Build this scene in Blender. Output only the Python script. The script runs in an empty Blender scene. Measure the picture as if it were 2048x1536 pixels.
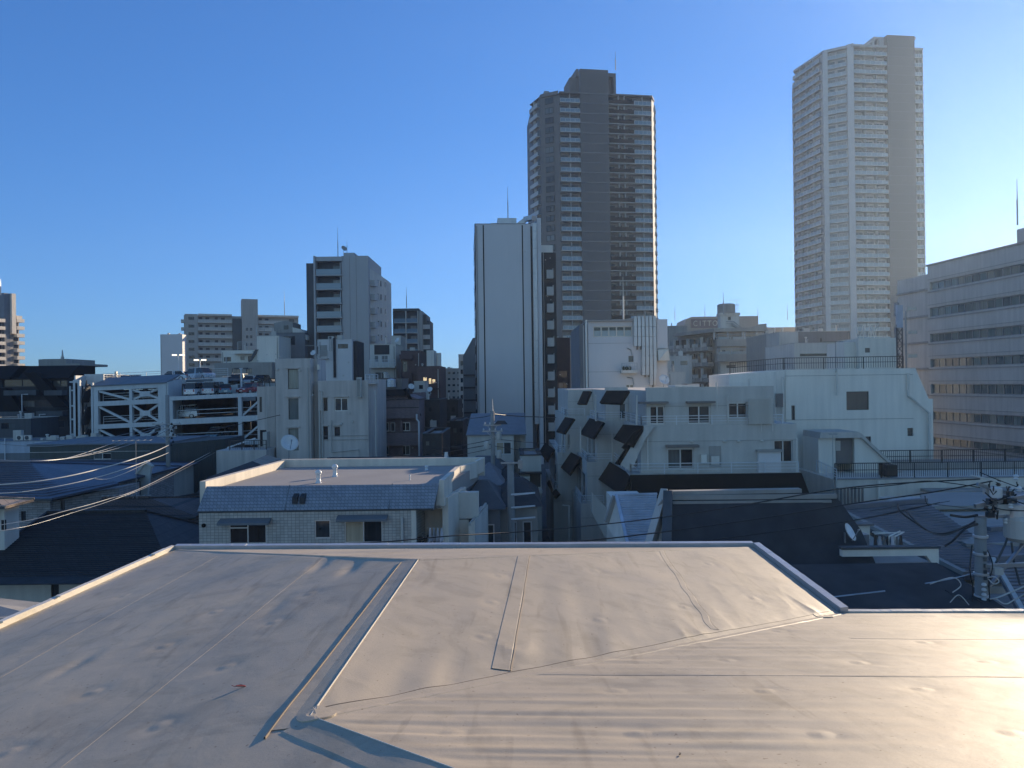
import bpy, math, random
import numpy as np
from math import sin, cos, radians as R, pi, tan, sqrt
random.seed(7)
S = bpy.context.scene
COL = S.collection
# ---------------------------------------------------------------- camera maths
FP, CX, CY, ROLL, ZC = 1500.0, 1024.0, 768.0, 0.013, 14.0
cr, sr = cos(ROLL), sin(ROLL)
def ray(px, py):
    a = (px-CX)/FP; b = (CY-py)/FP
    return (a*cr+b*sr, 1.0, -a*sr+b*cr)
def at(px, py, d):
    r = ray(px, py)
    return (r[0]*d, d, ZC+r[2]*d)
# ---------------------------------------------------------------- materials
MATS = {}; EXPO = 0.6; HAZE = 0.00026
def nd(t, k, **kw):
    n = t.nodes.new(k)
    for a, b in kw.items(): setattr(n, a, b)
    return n
def mat(name, col, rough=.8, var=.18, sc=.6, streak=.25, bump=.15, metal=0, spec=.5, tile=None, wave=None, grime=None, randv=0, trans=0):
    """procedural weathered surface; tile=(w,h,mortar colour), wave=(axis,scale,dist strength)"""
    m = bpy.data.materials.new(name); m.use_nodes = True
    t = m.node_tree; N = t.nodes; L = t.links
    p = N['Principled BSDF']
    p.inputs['Roughness'].default_value = rough; p.inputs['Metallic'].default_value = metal
    p.inputs['Specular IOR Level'].default_value = spec
    tc = nd(t, 'ShaderNodeTexCoord')
    def noise(scale, vec=None, det=4):
        n = nd(t, 'ShaderNodeTexNoise'); n.inputs['Scale'].default_value = scale; n.inputs['Detail'].default_value = det
        L.new(vec or tc.outputs['Object'], n.inputs['Vector']); return n.outputs['Fac']
    def mapped(s):
        n = nd(t, 'ShaderNodeMapping'); n.inputs['Scale'].default_value = s
        L.new(tc.outputs['Object'], n.inputs['Vector']); return n.outputs['Vector']
    def mth(op, a, b):
        n = nd(t, 'ShaderNodeMath', operation=op)
        for i, x in enumerate((a, b)):
            if isinstance(x, (int, float)): n.inputs[i].default_value = x
            else: L.new(x, n.inputs[i])
        return n.outputs[0]
    var = var*1.25; f = mth('MULTIPLY_ADD', noise(sc), 2*var); f.node.inputs[2].default_value = 1-var
    if streak:
        streak = streak*1.7; st = noise(1.0, mapped((2.2, 2.2, .18)), 5)
        g = mth('MULTIPLY_ADD', st, 2*streak); g.node.inputs[2].default_value = 1-streak
        f = mth('MULTIPLY', f, g)
    fine = mth('MULTIPLY_ADD', noise(9.0), .12); fine.node.inputs[2].default_value = .94
    f = mth('MULTIPLY', f, fine)
    if randv:
        oi = nd(t, 'ShaderNodeObjectInfo')
        g = mth('MULTIPLY_ADD', oi.outputs['Random'], 2*randv); g.node.inputs[2].default_value = 1-randv
        f = mth('MULTIPLY', f, g)
    vm = nd(t, 'ShaderNodeVectorMath', operation='SCALE')
    base = nd(t, 'ShaderNodeRGB'); base.outputs[0].default_value = (*col, 1)
    csrc = base.outputs[0]; bsrc = None
    if tile:
        sx = nd(t, 'ShaderNodeSeparateXYZ'); L.new(tc.outputs['Object'], sx.inputs[0])
        cb = nd(t, 'ShaderNodeCombineXYZ'); L.new(mth('ADD', sx.outputs[0], sx.outputs[1]), cb.inputs[0]); L.new(sx.outputs[2], cb.inputs[1])
        b = nd(t, 'ShaderNodeTexBrick'); b.offset = tile[3] if len(tile) > 3 else 0.0
        L.new(cb.outputs[0], b.inputs['Vector'])
        b.inputs['Scale'].default_value = 1; b.inputs['Brick Width'].default_value = tile[0]; b.inputs['Row Height'].default_value = tile[1]
        b.inputs['Mortar Size'].default_value = min(tile[0], tile[1])*.09
        b.inputs['Color1'].default_value = (*[c*.86 for c in col], 1); b.inputs['Color2'].default_value = (*[c*1.1 for c in col], 1)
        b.inputs['Mortar'].default_value = (*tile[2], 1)
        csrc = b.outputs['Color']; bsrc = b.outputs['Fac']
    L.new(csrc, vm.inputs[0]); L.new(f, vm.inputs['Scale']); L.new(vm.outputs[0], p.inputs['Base Color'])
    bm = nd(t, 'ShaderNodeBump'); bm.inputs['Strength'].default_value = bump; bm.inputs['Distance'].default_value = .02
    h = noise(14.0)
    if wave:
        w = nd(t, 'ShaderNodeTexWave', bands_direction=wave[0]); w.inputs['Scale'].default_value = wave[1]; w.inputs['Distortion'].default_value = .15
        L.new(tc.outputs['Object'], w.inputs['Vector']); h = mth('ADD', mth('MULTIPLY', w.outputs['Fac'], 3.0), h); bm.inputs['Strength'].default_value = wave[2]; bm.inputs['Distance'].default_value = .05
    if bsrc is not None: h = mth('SUBTRACT', h, mth('MULTIPLY', bsrc, 2.0))
    L.new(h, bm.inputs['Height']); L.new(bm.outputs[0], p.inputs['Normal'])
    if randv or not wave:
        rr = mth('MULTIPLY_ADD', noise(3.0), .2); rr.node.inputs[2].default_value = max(.02, rough-.1); L.new(rr, p.inputs['Roughness'])
    MATS[name] = m
    return m
def glassmat(name, cols, rough=.06, curt=.6):
    m = bpy.data.materials.new(name); m.use_nodes = True
    t = m.node_tree; L = t.links; p = t.nodes['Principled BSDF']
    oi = nd(t, 'ShaderNodeObjectInfo'); r = nd(t, 'ShaderNodeValToRGB'); r.color_ramp.interpolation = 'CONSTANT'
    e = r.color_ramp.elements
    while len(e) < len(cols): e.new(.5)
    for i, c in enumerate(cols): e[i].position = i/len(cols); e[i].color = (*c, 1)
    L.new(oi.outputs['Random'], r.inputs[0])
    tc = nd(t, 'ShaderNodeTexCoord'); mp = nd(t, 'ShaderNodeMapping'); mp.inputs['Scale'].default_value = (5, 5, .25)
    n = nd(t, 'ShaderNodeTexNoise'); n.inputs['Scale'].default_value = 1.2
    L.new(tc.outputs['Object'], mp.inputs[0]); L.new(mp.outputs[0], n.inputs['Vector'])
    s = nd(t, 'ShaderNodeMath', operation='MULTIPLY_ADD'); s.inputs[1].default_value = 2*curt; s.inputs[2].default_value = 1-curt
    L.new(n.outputs['Fac'], s.inputs[0])
    v = nd(t, 'ShaderNodeVectorMath', operation='SCALE'); L.new(r.outputs[0], v.inputs[0]); L.new(s.outputs[0], v.inputs['Scale'])
    L.new(v.outputs[0], p.inputs['Base Color']); p.inputs['Roughness'].default_value = rough
    n2 = nd(t, 'ShaderNodeTexNoise'); n2.inputs['Scale'].default_value = .7; L.new(tc.outputs['Object'], n2.inputs['Vector'])
    b = nd(t, 'ShaderNodeBump'); b.inputs['Strength'].default_value = .25; b.inputs['Distance'].default_value = .03
    L.new(n2.outputs['Fac'], b.inputs['Height']); L.new(b.outputs[0], p.inputs['Normal'])
    MATS[name] = m
def emit(name, col, st):
    m = bpy.data.materials.new(name); m.use_nodes = True; p = m.node_tree.nodes['Principled BSDF']
    p.inputs['Base Color'].default_value = (*col, 1); p.inputs['Emission Color'].default_value = (*col, 1); p.inputs['Emission Strength'].default_value = st
    MATS[name] = m
mat('white', (.72, .67, .58), .7, .08, .3, .10)
mat('white2', (.58, .545, .48), .75, .10, .3, .14)
mat('panelwhite', (.58, .555, .54), .55, .05, .2, .025)
mat('palegrey', (.47, .445, .40), .8, .12, .4, .16)
mat('grey', (.29, .275, .25), .8, .14, .5, .16)
mat('midgrey', (.16, .165, .175), .8, .14, .5, .15)
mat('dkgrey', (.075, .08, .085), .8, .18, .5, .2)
mat('slate', (.042, .043, .046), .85, .25, .8, .25, spec=.25)
mat('black', (.013, .012, .012), .9, .2, .8, .1, spec=.2)
mat('stucco', (.50, .445, .40), .85, .12, .35, .22)
mat('cream', (.62, .56, .47), .8, .1, .4, .15)
mat('beige', (.38, .345, .30), .8, .1, .3, .12)
mat('taupe', (.165, .15, .14), .75, .1, .3, .1)
mat('brown', (.055, .042, .038), .75, .15, .5, .12)
mat('maroon', (.06, .028, .032), .7, .15, .5, .1, tile=(.3, .1, (.04, .03, .03), .5))
mat('mauve', (.20, .145, .15), .8, .1, .5, .15, tile=(.25, .09, (.15, .12, .12), .5))
mat('browntile', (.10, .055, .055), .7, .12, .5, .12, tile=(.3, .1, (.06, .04, .04), .5))
mat('walltile', (.43, .405, .365), .45, .08, .5, .10, tile=(.17, .125, (.22, .215, .205)))
mat('bluetile', (.23, .25, .28), .32, .16, 1.6, .12, tile=(.16, .13, (.10, .12, .15), .5), spec=.7)
mat('concrete', (.30, .29, .27), .9, .16, .5, .22)
mat('roofgrey', (.30, .28, .26), .85, .14, .5, 0, wave=('Y', 1.3, .1))
mat('roofblue', (.135, .15, .165), .6, .15, .6, .1)
mat('bluemetal', (.05, .06, .09), .45, .15, .8, .1, spec=.6)
mat('paleblue', (.36, .41, .48), .5, .15, 1.2, .22)
mat('greenshed', (.065, .075, .07), .7, .12, .6, .15, wave=('X', 2.2, .3))
mat('carpark', (.54, .55, .54), .65, .08, .4, .12)
mat('alu', (.55, .56, .56), .35, .06, 1, .05, metal=.6)
mat('rail', (.60, .61, .62), .5, .08, 1, .1)
mat('dkrail', (.035, .03, .028), .5, .15, 1, .1)
mat('steel', (.30, .31, .32), .4, .12, 1, .1, metal=.7)
mat('duct', (.50, .49, .48), .38, .10, .8, .12, metal=.4)
mat('poleconc', (.24, .235, .22), .9, .14, 2, .2)
mat('rubber', (.012, .012, .014), .5, .2, 3, 0)
mat('cablewhite', (.55, .53, .48), .4, .1, 2, 0)
mat('porcelain', (.62, .62, .60), .25, .1, 4, 0)
def membrane(name, col, k):
    m = bpy.data.materials.new(name); m.use_nodes = True; t = m.node_tree; L = t.links; p = t.nodes['Principled BSDF']; tc = nd(t, 'ShaderNodeTexCoord')
    def noise(s, det=5, sc=(1, 1, 1), dist=0):
        mp = nd(t, 'ShaderNodeMapping'); mp.inputs['Scale'].default_value = sc; L.new(tc.outputs['Object'], mp.inputs[0])
        n = nd(t, 'ShaderNodeTexNoise'); n.inputs['Scale'].default_value = s; n.inputs['Detail'].default_value = det; n.inputs['Distortion'].default_value = dist; L.new(mp.outputs[0], n.inputs['Vector']); return n.outputs['Fac']
    def ramp(src, *st):
        r = nd(t, 'ShaderNodeValToRGB'); e = r.color_ramp.elements
        while len(e) < len(st): e.new(.5)
        for i, (q, c) in enumerate(st): e[i].position = q; e[i].color = (*c, 1)
        L.new(src, r.inputs[0]); return r.outputs[0]
    def mul(a, b):
        v = nd(t, 'ShaderNodeVectorMath', operation='MULTIPLY')
        for i, x in enumerate((a, b)):
            if isinstance(x, tuple): v.inputs[i].default_value = x
            else: L.new(x, v.inputs[i])
        return v.outputs[0]
    c = mul(ramp(noise(.55, 4), (.3, (.86, .87, .89)), (.7, (1.08, 1.06, 1.02))), col)
    c = mul(c, ramp(noise(2.2, 6, (1, 1, 1), 1.2), (.35, (.88, .88, .87)), (.5, (1, 1, 1)), (.75, (1.04, 1.03, 1.02))))     # dried water marks
    c = mul(c, ramp(noise(1.6, 7, (4, .5, 1), .6), (.28, (.80, .79, .77)), (.42, (1, 1, 1))))                               # run off streaks
    c = mul(c, ramp(noise(26, 3), (.27, (.55, .5, .45)), (.31, (1, 1, 1))))                                                # specks
    c = mul(c, ramp(noise(140, 2), (.3, (.93, .93, .93)), (.7, (1.05, 1.05, 1.05))))
    L.new(c, p.inputs['Base Color'])
    rr = nd(t, 'ShaderNodeMath', operation='MULTIPLY_ADD'); L.new(noise(1.5), rr.inputs[0]); rr.inputs[1].default_value = .25; rr.inputs[2].default_value = .48; L.new(rr.outputs[0], p.inputs['Roughness']); p.inputs['Specular IOR Level'].default_value = .38
    b = nd(t, 'ShaderNodeBump'); b.inputs['Strength'].default_value = .35; b.inputs['Distance'].default_value = .002; L.new(noise(60, 5), b.inputs['Height'])
    b2 = nd(t, 'ShaderNodeBump'); b2.inputs['Strength'].default_value = .5; b2.inputs['Distance'].default_value = .012; L.new(noise(3.2, 5, (1, 1, 1), .4), b2.inputs['Height']); L.new(b.outputs[0], b2.inputs['Normal']); L.new(b2.outputs[0], p.inputs['Normal'])
    MATS[name] = m
membrane('membrane', (.425, .36, .272), 1); membrane('membranestrip', (.42, .355, .268), 1)
mat('darkline', (.27, .215, .155), .7, .2, 3, 0, .1)  # darker tone for the thin lines along the membrane seams
mat('flash', (.62, .58, .50), .4, .1, 1, .1, metal=.25)
mat('darktile', (.022, .023, .026), .65, .25, 1.5, 0, .3, tile=(.32, .26, (.012, .012, .016), .5))
mat('tilegrey', (.115, .12, .135), .55, .2, 1.2, 0, .3)
mat('browntileroof', (.09, .062, .052), .7, .22, 1.5, 0, .3, tile=(.32, .26, (.025, .02, .02), .5))
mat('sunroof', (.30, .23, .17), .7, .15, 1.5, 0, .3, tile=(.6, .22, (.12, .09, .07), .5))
mat('stonewall', (.30, .28, .27), .9, .3, 2.5, .1, .6, tile=(.7, .16, (.14, .13, .13), .5))
mat('asphalt', (.045, .046, .05), .9, .2, .4, 0)
mat('ground', (.10, .10, .10), .95, .25, .05, 0)
mat('leafred', (.22, .03, .02), .6, .2, 20, 0)
mat('foliage', (.04, .055, .03), .8, .4, 3, 0)
mat('louver', (.165, .162, .165), .6, .06, .3, .05)
mat('balcglass', (.17, .23, .27), .12, .1, .3, 0, 0, spec=.7)
mat('balcglass2', (.27, .32, .33), .14, .1, .3, 0, 0, spec=.7)
mat('corewall', (.105, .102, .105), .6, .06, .3, .05)
mat('twhite', (.52, .50, .47), .75, .05, .2, .06)
mat('tgrey', (.40, .39, .38), .75, .05, .2, .05)
mat('redpaint', (.30, .02, .025), .4, .1, 1, .05)
mat('cloth', (.45, .42, .42), .9, .3, 6, 0, randv=.5)
for n, c in (('carsilver', (.42, .46, .50)), ('carwhite', (.6, .62, .64)), ('carred', (.22, .015, .02)), ('carblack', (.015, .016, .02)), ('carblue', (.10, .19, .24))):
    mat(n, c, .28, .03, 1, 0, .02, metal=.3, spec=.7)
glassmat('glass', [(.015, .02, .025), (.05, .06, .065), (.02, .025, .03), (.16, .16, .15), (.035, .04, .045), (.10, .11, .11)])
glassmat('curtain', [(.20, .20, .19), (.10, .12, .12), (.26, .25, .22)], .1, .5)
glassmat('darkglass', [(.01, .013, .018), (.02, .025, .03)], .05, .3)
glassmat('brownglass', [(.10, .085, .075), (.12, .10, .09)], .3, .2)
glassmat('creamcurtain', [(.42, .35, .25), (.46, .38, .28)], .25, .35)
glassmat('bigglass', [(.16, .20, .19), (.11, .14, .14), (.22, .23, .20)], .08, .5)
emit('lamp', (1, .86, .62), 1.6)
emit('litroom', (1, .72, .38), .5)
emit('coolamp', (.9, .95, 1), 1.5)
# ---------------------------------------------------------------- mesh builder
class MB:
    def __init__(s): s.v = []; s.f = []
    def quad(s, *p):
        n = len(s.v); s.v += [tuple(q) for q in p]; s.f.append(tuple(range(n, n+len(p)))); return s
    def hexa(s, a, b):
        """a: 4 bottom/front points, b: 4 opposite points in the same order"""
        n = len(s.v); s.v += [tuple(q) for q in a]+[tuple(q) for q in b]; k = len(a)
        s.f.append(tuple(range(n+k-1, n-1, -1))); s.f.append(tuple(range(n+k, n+2*k)))
        for i in range(k):
            j = (i+1) % k; s.f.append((n+i, n+j, n+k+j, n+k+i))
        return s
    def box(s, x0, x1, y0, y1, z0, z1):
        if x0 > x1: x0, x1 = x1, x0
        if y0 > y1: y0, y1 = y1, y0
        if z0 > z1: z0, z1 = z1, z0
        return s.hexa([(x0, y0, z0), (x1, y0, z0), (x1, y1, z0), (x0, y1, z0)], [(x0, y0, z1), (x1, y0, z1), (x1, y1, z1), (x0, y1, z1)])
    def prism(s, poly, z0, z1): return s.hexa([(x, y, z0) for x, y in poly], [(x, y, z1) for x, y in poly])
    def exy(s, prof, y0, y1):
        """profile in x,z extruded along y"""
        return s.hexa([(x, y0, z) for x, z in prof], [(x, y1, z) for x, z in prof])
    def exx(s, prof, x0, x1): return s.hexa([(x0, y, z) for y, z in prof], [(x1, y, z) for y, z in prof])
    def slab(s, pts, th, n=None):
        """planar polygon given thickness along -normal"""
        a, b, c = [np.array(p, float) for p in pts[:3]]
        nn = np.cross(b-a, c-a) if n is None else np.array(n, float)
        nn = nn/np.linalg.norm(nn)*th
        return s.hexa([tuple(np.array(p)-nn) for p in pts], pts)
    def bar(s, a, b, w, h=None):
        a = np.array(a, float); b = np.array(b, float); d = b-a; L = np.linalg.norm(d)
        if L < 1e-6: return s
        d /= L; up = np.array((0, 0, 1.)) if abs(d[2]) < .95 else np.array((0, 1., 0))
        r = np.cross(d, up); r /= np.linalg.norm(r); u = np.cross(r, d); h = h or w
        r = r*w/2; u = u*h/2
        return s.hexa([a-r-u, a+r-u, a+r+u, a-r+u], [b-r-u, b+r-u, b+r+u, b-r+u])
    def tube(s, pts, r, n=6, r1=None):
        pts = [np.array(p, float) for p in pts]; base = len(s.v); m = len(pts)
        for i, p in enumerate(pts):
            d = pts[min(i+1, m-1)]-pts[max(i-1, 0)]; d = d/(np.linalg.norm(d)+1e-9)
            up = np.array((0, 0, 1.)) if abs(d[2]) < .9 else np.array((0, 1., 0))
            a = np.cross(d, up); a /= np.linalg.norm(a); b = np.cross(a, d)
            rr = r if r1 is None else r+(r1-r)*i/(m-1)
            for k in range(n):
                t = 2*pi*k/n; s.v.append(tuple(p+a*rr*cos(t)+b*rr*sin(t)))
        for i in range(m-1):
            for k in range(n):
                j = (k+1) % n; s.f.append((base+i*n+k, base+i*n+j, base+(i+1)*n+j, base+(i+1)*n+k))
        s.f.append(tuple(base+k for k in range(n-1, -1, -1))); s.f.append(tuple(base+(m-1)*n+k for k in range(n)))
        return s
    def lathe(s, c, prof, n=12, axis='z'):
        base = len(s.v)
        for r, h in prof:
            for k in range(n):
                t = 2*pi*k/n; a, b = r*cos(t), r*sin(t)
                s.v.append((c[0]+a, c[1]+b, c[2]+h) if axis == 'z' else (c[0]+a, c[1]-h, c[2]+b) if axis == 'y' else (c[0]+h, c[1]+a, c[2]+b))
        for i in range(len(prof)-1):
            for k in range(n):
                j = (k+1) % n; s.f.append((base+i*n+k, base+i*n+j, base+(i+1)*n+j, base+(i+1)*n+k))
        s.f.append(tuple(base+k for k in range(n))); s.f.append(tuple(base+(len(prof)-1)*n+k for k in range(n)))
        return s
    def fbox(s, A, B, s0, s1, n0, n1, z0, z1):
        """box along the plan line A->B: s along, n outward (towards the right-hand side of A->B)"""
        A = np.array(A, float); B = np.array(B, float); d = (B-A)/np.linalg.norm(B-A); n = np.array((d[1], -d[0]))
        P = [A+d*a+n*b for a, b in ((s0, n1), (s1, n1), (s1, n0), (s0, n0))]
        return s.prism([tuple(p) for p in P], z0, z1)
    def facade(s, u0, u1, z0, z1, holes, rec, v=0.0):
        hs = []
        for h in holes:
            a, b, c, d = max(h[0], u0+.02), min(h[1], u1-.02), max(h[2], z0+.02), min(h[3], z1-.02)
            if a < b and c < d: hs.append((a, b, c, d))
        U = sorted({u0, u1, *[h[0] for h in hs], *[h[1] for h in hs]}); Z = sorted({z0, z1, *[h[2] for h in hs], *[h[3] for h in hs]})
        inh = lambda a, b: any(h[0] < a < h[1] and h[2] < b < h[3] for h in hs)
        for i in range(len(U)-1):
            for j in range(len(Z)-1):
                if not inh((U[i]+U[i+1])/2, (Z[j]+Z[j+1])/2):
                    s.quad((U[i], v, Z[j]), (U[i+1], v, Z[j]), (U[i+1], v, Z[j+1]), (U[i], v, Z[j+1]))
        w = v+rec
        for a, b, c, d in hs:
            s.quad((a, v, c), (a, w, c), (a, w, d), (a, v, d)); s.quad((b, v, d), (b, w, d), (b, w, c), (b, v, c))
            s.quad((a, v, c), (b, v, c), (b, w, c), (a, w, c)); s.quad((a, v, d), (a, w, d), (b, w, d), (b, v, d))
        s.quad((u0, v, z0), (u0, v, z1), (u0, w, z1), (u0, w, z0)); s.quad((u1, v, z0), (u1, w, z0), (u1, w, z1), (u1, v, z1))
        s.quad((u0, v, z1), (u1, v, z1), (u1, w, z1), (u0, w, z1))
        return s
    def build(s, name, m, parent=None, label=None, smooth=False, shear=0.0):
        me = bpy.data.meshes.new(name)
        v = s.v if not shear else [(x, y, z+shear*x) for x, y, z in s.v]
        me.from_pydata([tuple(map(float, p)) for p in v], [], s.f); me.materials.append(MATS[m]); me.update()
        if smooth: me.polygons.foreach_set('use_smooth', [True]*len(me.polygons))
        o = bpy.data.objects.new(name, me); COL.objects.link(o)
        if parent is not None: o.parent = parent
        if label: o['label'] = label
        return o
def tag(o, label, cat, group=None, kind=None):
    if label: o['label'] = label
    if cat: o['category'] = cat
    if group: o['group'] = group
    if kind: o['kind'] = kind
    return o
def empty(name, label, cat, loc, rz=0, group=None):
    o = bpy.data.objects.new(name, None); COL.objects.link(o); o.location = loc; o.rotation_euler = (0, 0, rz); o.empty_display_size = .5
    return tag(o, label, cat, group)
def kids(o): return [c for c in bpy.data.objects if c.parent == o]
def dup(o, loc=None, rz=None, parent=None, label=None, mats=None, top=True):
    tree = kids(o)
    c = o.copy(); COL.objects.link(c)
    if parent is not None: c.parent = parent
    if loc is not None: c.location = loc
    if rz is not None: c.rotation_euler = (0, 0, rz)
    if label: c['label'] = label
    for ch in tree: dup(ch, parent=c)
    return c
class Fac:
    def __init__(s, name, label, cat, px, py, d, yaw=0.0, group=None, z0=0.0, loc=None):
        r = ray(px, py); s.o = np.array((r[0]*d, d)) if loc is None else np.array(loc, float); s.z0 = z0; yw = R(yaw)
        s.U = np.array((cos(yw), sin(yw))); s.N = np.array((-sin(yw), cos(yw)))
        s.root = empty(name, label, cat, (s.o[0], s.o[1], z0), yw, group); s.root_lab = label
    def uz(s, px, py, v=0.0):
        r = ray(px, py); o = s.o+s.N*v; t = s.N.dot(o)/(s.N[0]*r[0]+s.N[1])
        p = np.array((r[0]*t, t)); return (float((p-s.o).dot(s.U)), ZC+r[2]*t-s.z0)
    def vz(s, px, py, u):
        r = ray(px, py); o = s.o+s.U*u; t = s.U.dot(o)/(s.U[0]*r[0]+s.U[1])
        p = np.array((r[0]*t, t)); return (float((p-s.o).dot(s.N)), ZC+r[2]*t-s.z0)
    def uv(s, px, py, z):
        r = ray(px, py); t = (z+s.z0-ZC)/r[2]; p = np.array((r[0]*t, t))-s.o
        return (float(p.dot(s.U)), float(p.dot(s.N)))
    def rect(s, x0, y0, x1, y1, v=0.0):
        a = s.uz(x0, (y0+y1)/2, v)[0]; b = s.uz(x1, (y0+y1)/2, v)[0]; xm = (x0+x1)/2
        return (min(a, b), max(a, b), s.uz(xm, y1, v)[1], s.uz(xm, y0, v)[1])
def window(root, r, v, rec, kind='s', fw=None):
    """kind: s sliding light frame, b dark frame, p plain pane, c curtain, w brown"""
    a, b, c, d = r; y = v+rec
    fw = fw or (.07 if kind in 'sck' else .05)
    m = MB(); y0, y1 = y-.09, y-.01
    m.box(a, b, y0, y1, c, c+fw); m.box(a, b, y0, y1, d-fw, d); m.box(a, a+fw, y0, y1, c+fw, d-fw); m.box(b-fw, b, y0, y1, c+fw, d-fw)
    if kind in 'sbck' and b-a > .8: m.box((a+b)/2-fw/2, (a+b)/2+fw/2, y0-.01, y1, c+fw, d-fw)
    o = m.build('window', 'alu' if kind in 'sck' else 'dkrail', root)
    gm = {'s': 'glass', 'b': 'glass', 'p': 'darkglass', 'c': 'curtain', 'w': 'brownglass', 'k': 'creamcurtain', 'L': 'litroom', 'g': 'bigglass'}[kind]
    if kind in 'sbck' and b-a > .8:
        mid = (a+b)/2
        MB().box(a+fw, mid-fw/2, y-.05, y-.03, c+fw, d-fw).build('pane', gm, o); MB().box(mid+fw/2, b-fw, y-.035, y-.015, c+fw, d-fw).build('pane', 'glass' if kind == 'k' else gm, o)
    else: MB().box(a+fw, b-fw, y-.05, y-.02, c+fw, d-fw).build('pane', gm, o)
    return o
def shell(m, U, H, dep, rec=0.15, holes=(), par=.4, u0=0.0, z0=0.0, v0=0.0):
    """walls of a box building with recessed window openings and a parapet"""
    m.facade(u0, U, z0, H, holes, rec, v0)
    m.box(u0, U, v0+rec, v0+dep, z0, H-par)
    if par > .01:
        t = .18
        m.box(u0, U, v0+rec, v0+rec+t, H-par, H); m.box(u0, U, v0+dep-t, v0+dep, H-par, H)
        m.box(u0, u0+t, v0+rec+t, v0+dep-t, H-par, H); m.box(U-t, U, v0+rec+t, v0+dep-t, H-par, H)
def coping(f, U, H, dep, m='palegrey', w=.06, h=.07, u0=0.0, v0=0.0, t=.3):
    c = MB(); c.box(u0-w, U+w, v0-w, v0+t, H, H+h); c.box(u0-w, U+w, v0+dep-t, v0+dep+w, H, H+h); c.box(u0-w, u0+t, v0+t, v0+dep-t, H, H+h); c.box(U-t, U+w, v0+t, v0+dep-t, H, H+h)
    return c.build('coping', m, f.root)
def bldg(name, label, x0, x1, yt, d, dep, wall='white', wins=(), yaw=0, cat='building', cope='palegrey', group=None, par=.4, roof='roofgrey', rec=.15, ref=None):
    ref = ref or (yt+900)/2
    f = Fac(name, label, cat, x0, ref, d, yaw, group)
    U = f.uz(x1, ref)[0]; H = f.uz((x0+x1)/2, yt)[1]
    holes = [f.rect(*w[:4]) for w in wins]
    m = MB(); shell(m, U, H, dep, rec, holes, par); m.build('wall', wall, f.root)
    if par > .01: MB().box(.18, U-.18, rec+.18, dep-.18, H-par, H-par+.03).build('roof', roof, f.root)
    if cope: coping(f, U, H, dep, cope)
    for w, h in zip(wins, holes):
        a, b, c, e = max(h[0], .02), min(h[1], U-.02), h[2], min(h[3], H-.02)
        if b-a > .1: window(f.root, (a, b, c, e), 0, rec, w[4] if len(w) > 4 else 's')
    f.Uw, f.H, f.dep = U, H, dep
    if U > 2.5:
        rs = random.Random(int(x0*7+d)); zr = H-par+.03 if par > .01 else H
        for k in range(rs.randint(1, 3)):
            u = rs.uniform(.5, U-1.5); v = rs.uniform(.6, min(3.0, dep-1.5)); q = MB(); w_, h_ = rs.uniform(.5, 1.1), rs.uniform(.5, 1.3)
            if rs.random() < .5: q.box(u, u+w_, v, v+.5, zr, zr+h_); q.box(u+.05, u+w_-.05, v-.02, v, zr+.1, zr+h_-.1)
            else: q.lathe((u, v, zr), [(.12, 0), (.12, h_), (.2, h_+.05), (.2, h_+.15), (.05, h_+.2)], 8)
            q.build('roof_unit', rs.choice(['palegrey', 'steel', 'white2']), f.root)
        q = MB(); u = rs.choice([.25, U-.3]); q.tube([(u, -.1, 0), (u, -.1, H-par)], .06, 6); q.build('downpipe', rs.choice(['palegrey', 'grey']), f.root)
        q = MB()
        for k in range(rs.randint(2, 5)): q.lathe((rs.uniform(.4, U-.4), -.01, H-rs.uniform(1, min(9, H-2))), [(.11, 0), (.11, .07), (.02, .08)], 8, 'y')
        q.build('wall_vent', 'palegrey', f.root)
    return f
def rail(m, pts, h=1.1, sp=1.2, r=.02, rows=3, bars=0):
    for a, b in zip(pts[:-1], pts[1:]):
        a = np.array(a, float); b = np.array(b, float); L = np.linalg.norm(b-a); n = max(1, int(L/sp))
        for i in range(n+1):
            p = a+(b-a)*i/n; m.bar(p, p+np.array((0, 0, h)), 2*r)
        for k in range(rows):
            z = np.array((0, 0, h*(1-k/max(rows, 1)*.9))); m.bar(a+z, b+z, 2*r if k == 0 else 1.4*r)
        if bars:
            nb = int(L/bars)
            for i in range(nb):
                p = a+(b-a)*(i+.5)/nb; m.bar(p+np.array((0, 0, .08)), p+np.array((0, 0, h-.03)), r*.9)
    return m
def aerial(px, y0, y1, d, name='lightning_rod', label='', cat='rod', r=.05, mtl='steel', group=None):
    a = at(px, y1, d); b = at(px, y0, d); e = empty(name, label, cat, a, group=group); h = b[2]-a[2]
    MB().tube([(0, 0, -.02), (0, 0, h*.55)], r, 6).build('mast', mtl, e); MB().tube([(0, 0, h*.55), (0, 0, h)], r*.6, 5, r*.25).build('tip', mtl, e)
    return e
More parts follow.
